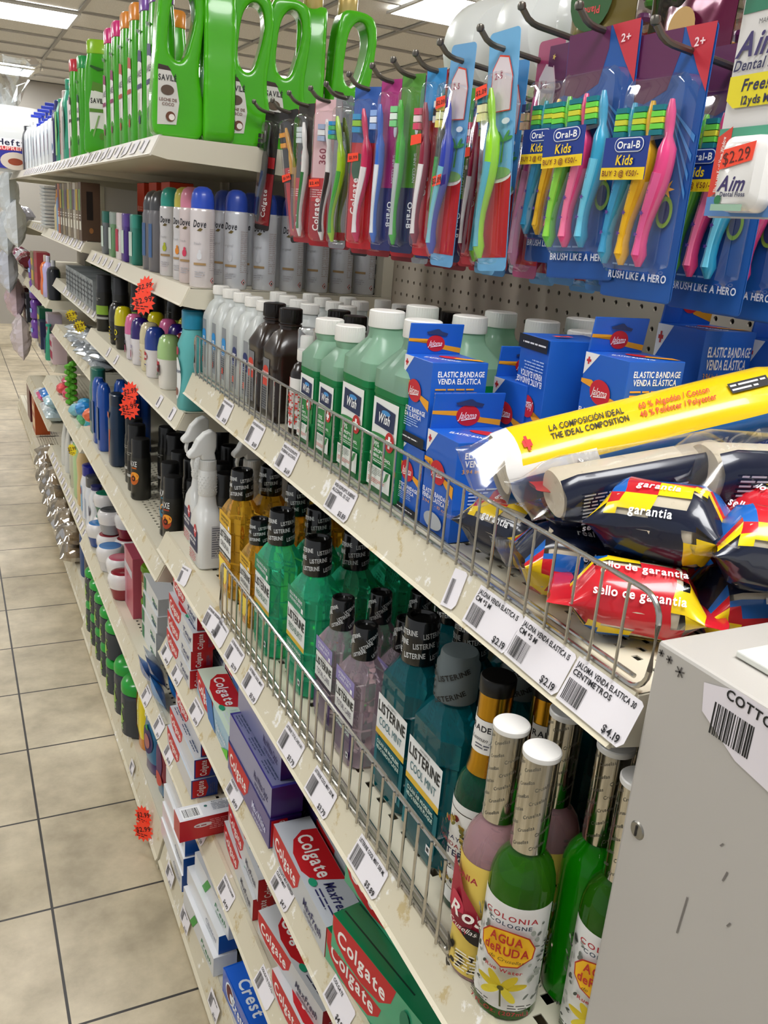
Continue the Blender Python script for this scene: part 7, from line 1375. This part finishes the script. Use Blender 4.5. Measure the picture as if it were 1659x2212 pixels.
def basetag(px,py,L,lb,pr_='$2.99',xf=.335):
    c=onx(px,py,xf+.006); t=thing('price_tag',lb,'price tag',(xf+.0085,c.y,.060)); ux=Vector((.016,0,.064)).normalized(); n_=Vector((-ux.z,0,ux.x)); fm=lambda u,v,e:Vector((0,-u,0))+ux*v+n_*(.0040+e)
    b=MB(); a,h=L/2,.015; P=[(-a,-h),(a,-h),(a,h),(-a,h)]; v=[fm(x,y,0) for x,y in P]+[fm(x,y,-.0003) for x,y in P]; b.add(v,[(0,1,2,3),(7,6,5,4)]+[(i,4+i,4+(i+1)%4,(i+1)%4) for i in range(4)],mat('#e6e2e6',.55)); b.build('paper',t)
    D=MB(); decal(D,fm,[('bc',-a+.004,-h+.004,L*.3,.020),('l',-a+.02,h-.003,L*.5,.004,1,'#222222'),('t',pr_,a-.004,-h+.005,.005,'#1d1d22',{'b':1,'al':'r'})],2); D.build('print',t)
for px,py,L,lb in [(368,1895,.055,'white tag on the floor shelf edge near the bay corner'),(400,2030,.058,'white tag on the floor shelf edge beside a torn brown patch'),(462,2205,.055,'white tag on the floor shelf edge at the picture bottom'),(285,1600,.04,'curled white tag on the floor shelf edge by the dark gel jar')]: basetag(px,py,L,lb,xf=.335 if px>340 else .33)
# second bay tags
q=(.335,.335,.033)
for px,py,lb in [(318,1490,'white tag hanging from the cream pot shelf, the upper one'),(345,1560,'white tag hanging from the cream pot shelf, the lower one')]: ptag(lb,*q,px,py,.055,['SHAMPOO KIDS'],'$3.9',hh=.034)
q=(.370,1.005,.033)
for px,py,lb in [(235,745,'barcode tag on the roll-on shelf below the black roll-on'),(252,760,'barcode tag on the roll-on shelf below the pink roll-on'),(346,872,'barcode tag on the roll-on shelf below the turquoise bottle, left'),(374,905,'barcode tag on the roll-on shelf below the turquoise bottle, right')]: ptag(lb,*q,px,py,.030,[],'',hh=.026)
q=(.3775,1.236,.033)
for i,(px,py) in enumerate([(205,568),(217,572),(228,579),(240,587),(256,594)]): ptag('small barcode tag in the row on the spray deodorant shelf, '+ord_[i]+' from the far end',*q,px,py,.034,[],'',hh=.024)
# row of tags on the third bay shelf
for i in range(14): ptag('x',.352,.325,.033,0,0,.040,[],'',hh=.028,y=2.90+.078*i,group='barcode tags along the third bay shelf')['label']='small barcode tag in the long row on the third bay shelf'
# top shelf tags
for i in range(30): ptag('x',.324,1.487,.033,0,0,.055,[],'',hh=.026,y=1.70+.09*i,group='tags along the top shelf edge',tilt=.12*((i*7)%3-1))['label']='white paper tag in the crowded row along the top shelf edge'
for xf,zl,ya,lb in ((.364,1.26,2.9,'hair dye'),(.40,1.056,2.9,'silver soap box'),(.395,1.258,4.1,'amber bottle')):
    for i in range(8): ptag('x',xf,zl,.033,0,0,.05,[],'',hh=.026,y=ya+.11*i,group='tags on the %s shelf edge'%lb)['label']='white paper tag on the %s shelf edge'%lb
# starburst price cards
def burst(col,r=.027,n=13,txt='$2.99'):
    def f():
        t=thing('starburst_sign','x','price sign'); b=MB(); P=star(0,0,r*.72,r,n); M_=Matrix(((0,0,-1,0),(-1,0,0,0),(0,1,0,0),(0,0,0,1))); b.prism(P,.0006,mat(col,.55),M=M_); b.build('card',t)
        D=MB(); decal(D,flat((-.0008,0,0),(0,-1,0),(0,0,1)),[('t',txt,0,.004,.011,'#4a100c',{'b':1,'ro':.3}),('l',-.015,-.006,.03,.01,2,'#4a100c')],1); D.build('print',t); return t
    return f
for i,(x,y,z,rz,ry,l) in enumerate([(.362,1.865,1.245,.5,.35,'orange starburst price sign on the spray deodorant shelf, front of the cluster'),(.366,1.890,1.232,.1,.3,'orange starburst price sign, middle of the cluster'),(.368,1.850,1.218,.9,.2,'orange starburst price sign, lowest of the cluster')]): place('bo',burst('#ff4528'),(x-.006*i,y,z),rz,l,None,ry=ry)
place('bo',burst('#ff4528'),(.355,2.005,1.000),.6,'orange starburst price sign on the roll-on shelf, the upper of two',None,ry=.2); place('bo',burst('#ff4528'),(.352,2.000,.965),.9,'orange starburst price sign on the roll-on shelf, the lower of two',None,ry=.1)
place('bo',burst('#ff4528'),(.323,1.720,.068),.6,'orange starburst price sign on the floor shelf edge, upper',None,ry=.15); place('bo',burst('#ff4528'),(.318,1.695,.048),.8,'orange starburst price sign on the floor shelf edge, lower',None,ry=.15)
place('by',burst('#f0d81a',r=.022),(.325,2.88,.640),.6,'yellow starburst price sign below the sponge shelf',None); place('by',burst('#f0d81a',r=.022),(.385,3.30,1.02),1.2,'yellow starburst price sign hanging under the silver soap shelf, farther'); place('by',burst('#f0d81a',r=.022),(.385,3.08,1.01),1.3,'yellow starburst price sign hanging under the silver soap shelf, nearer')
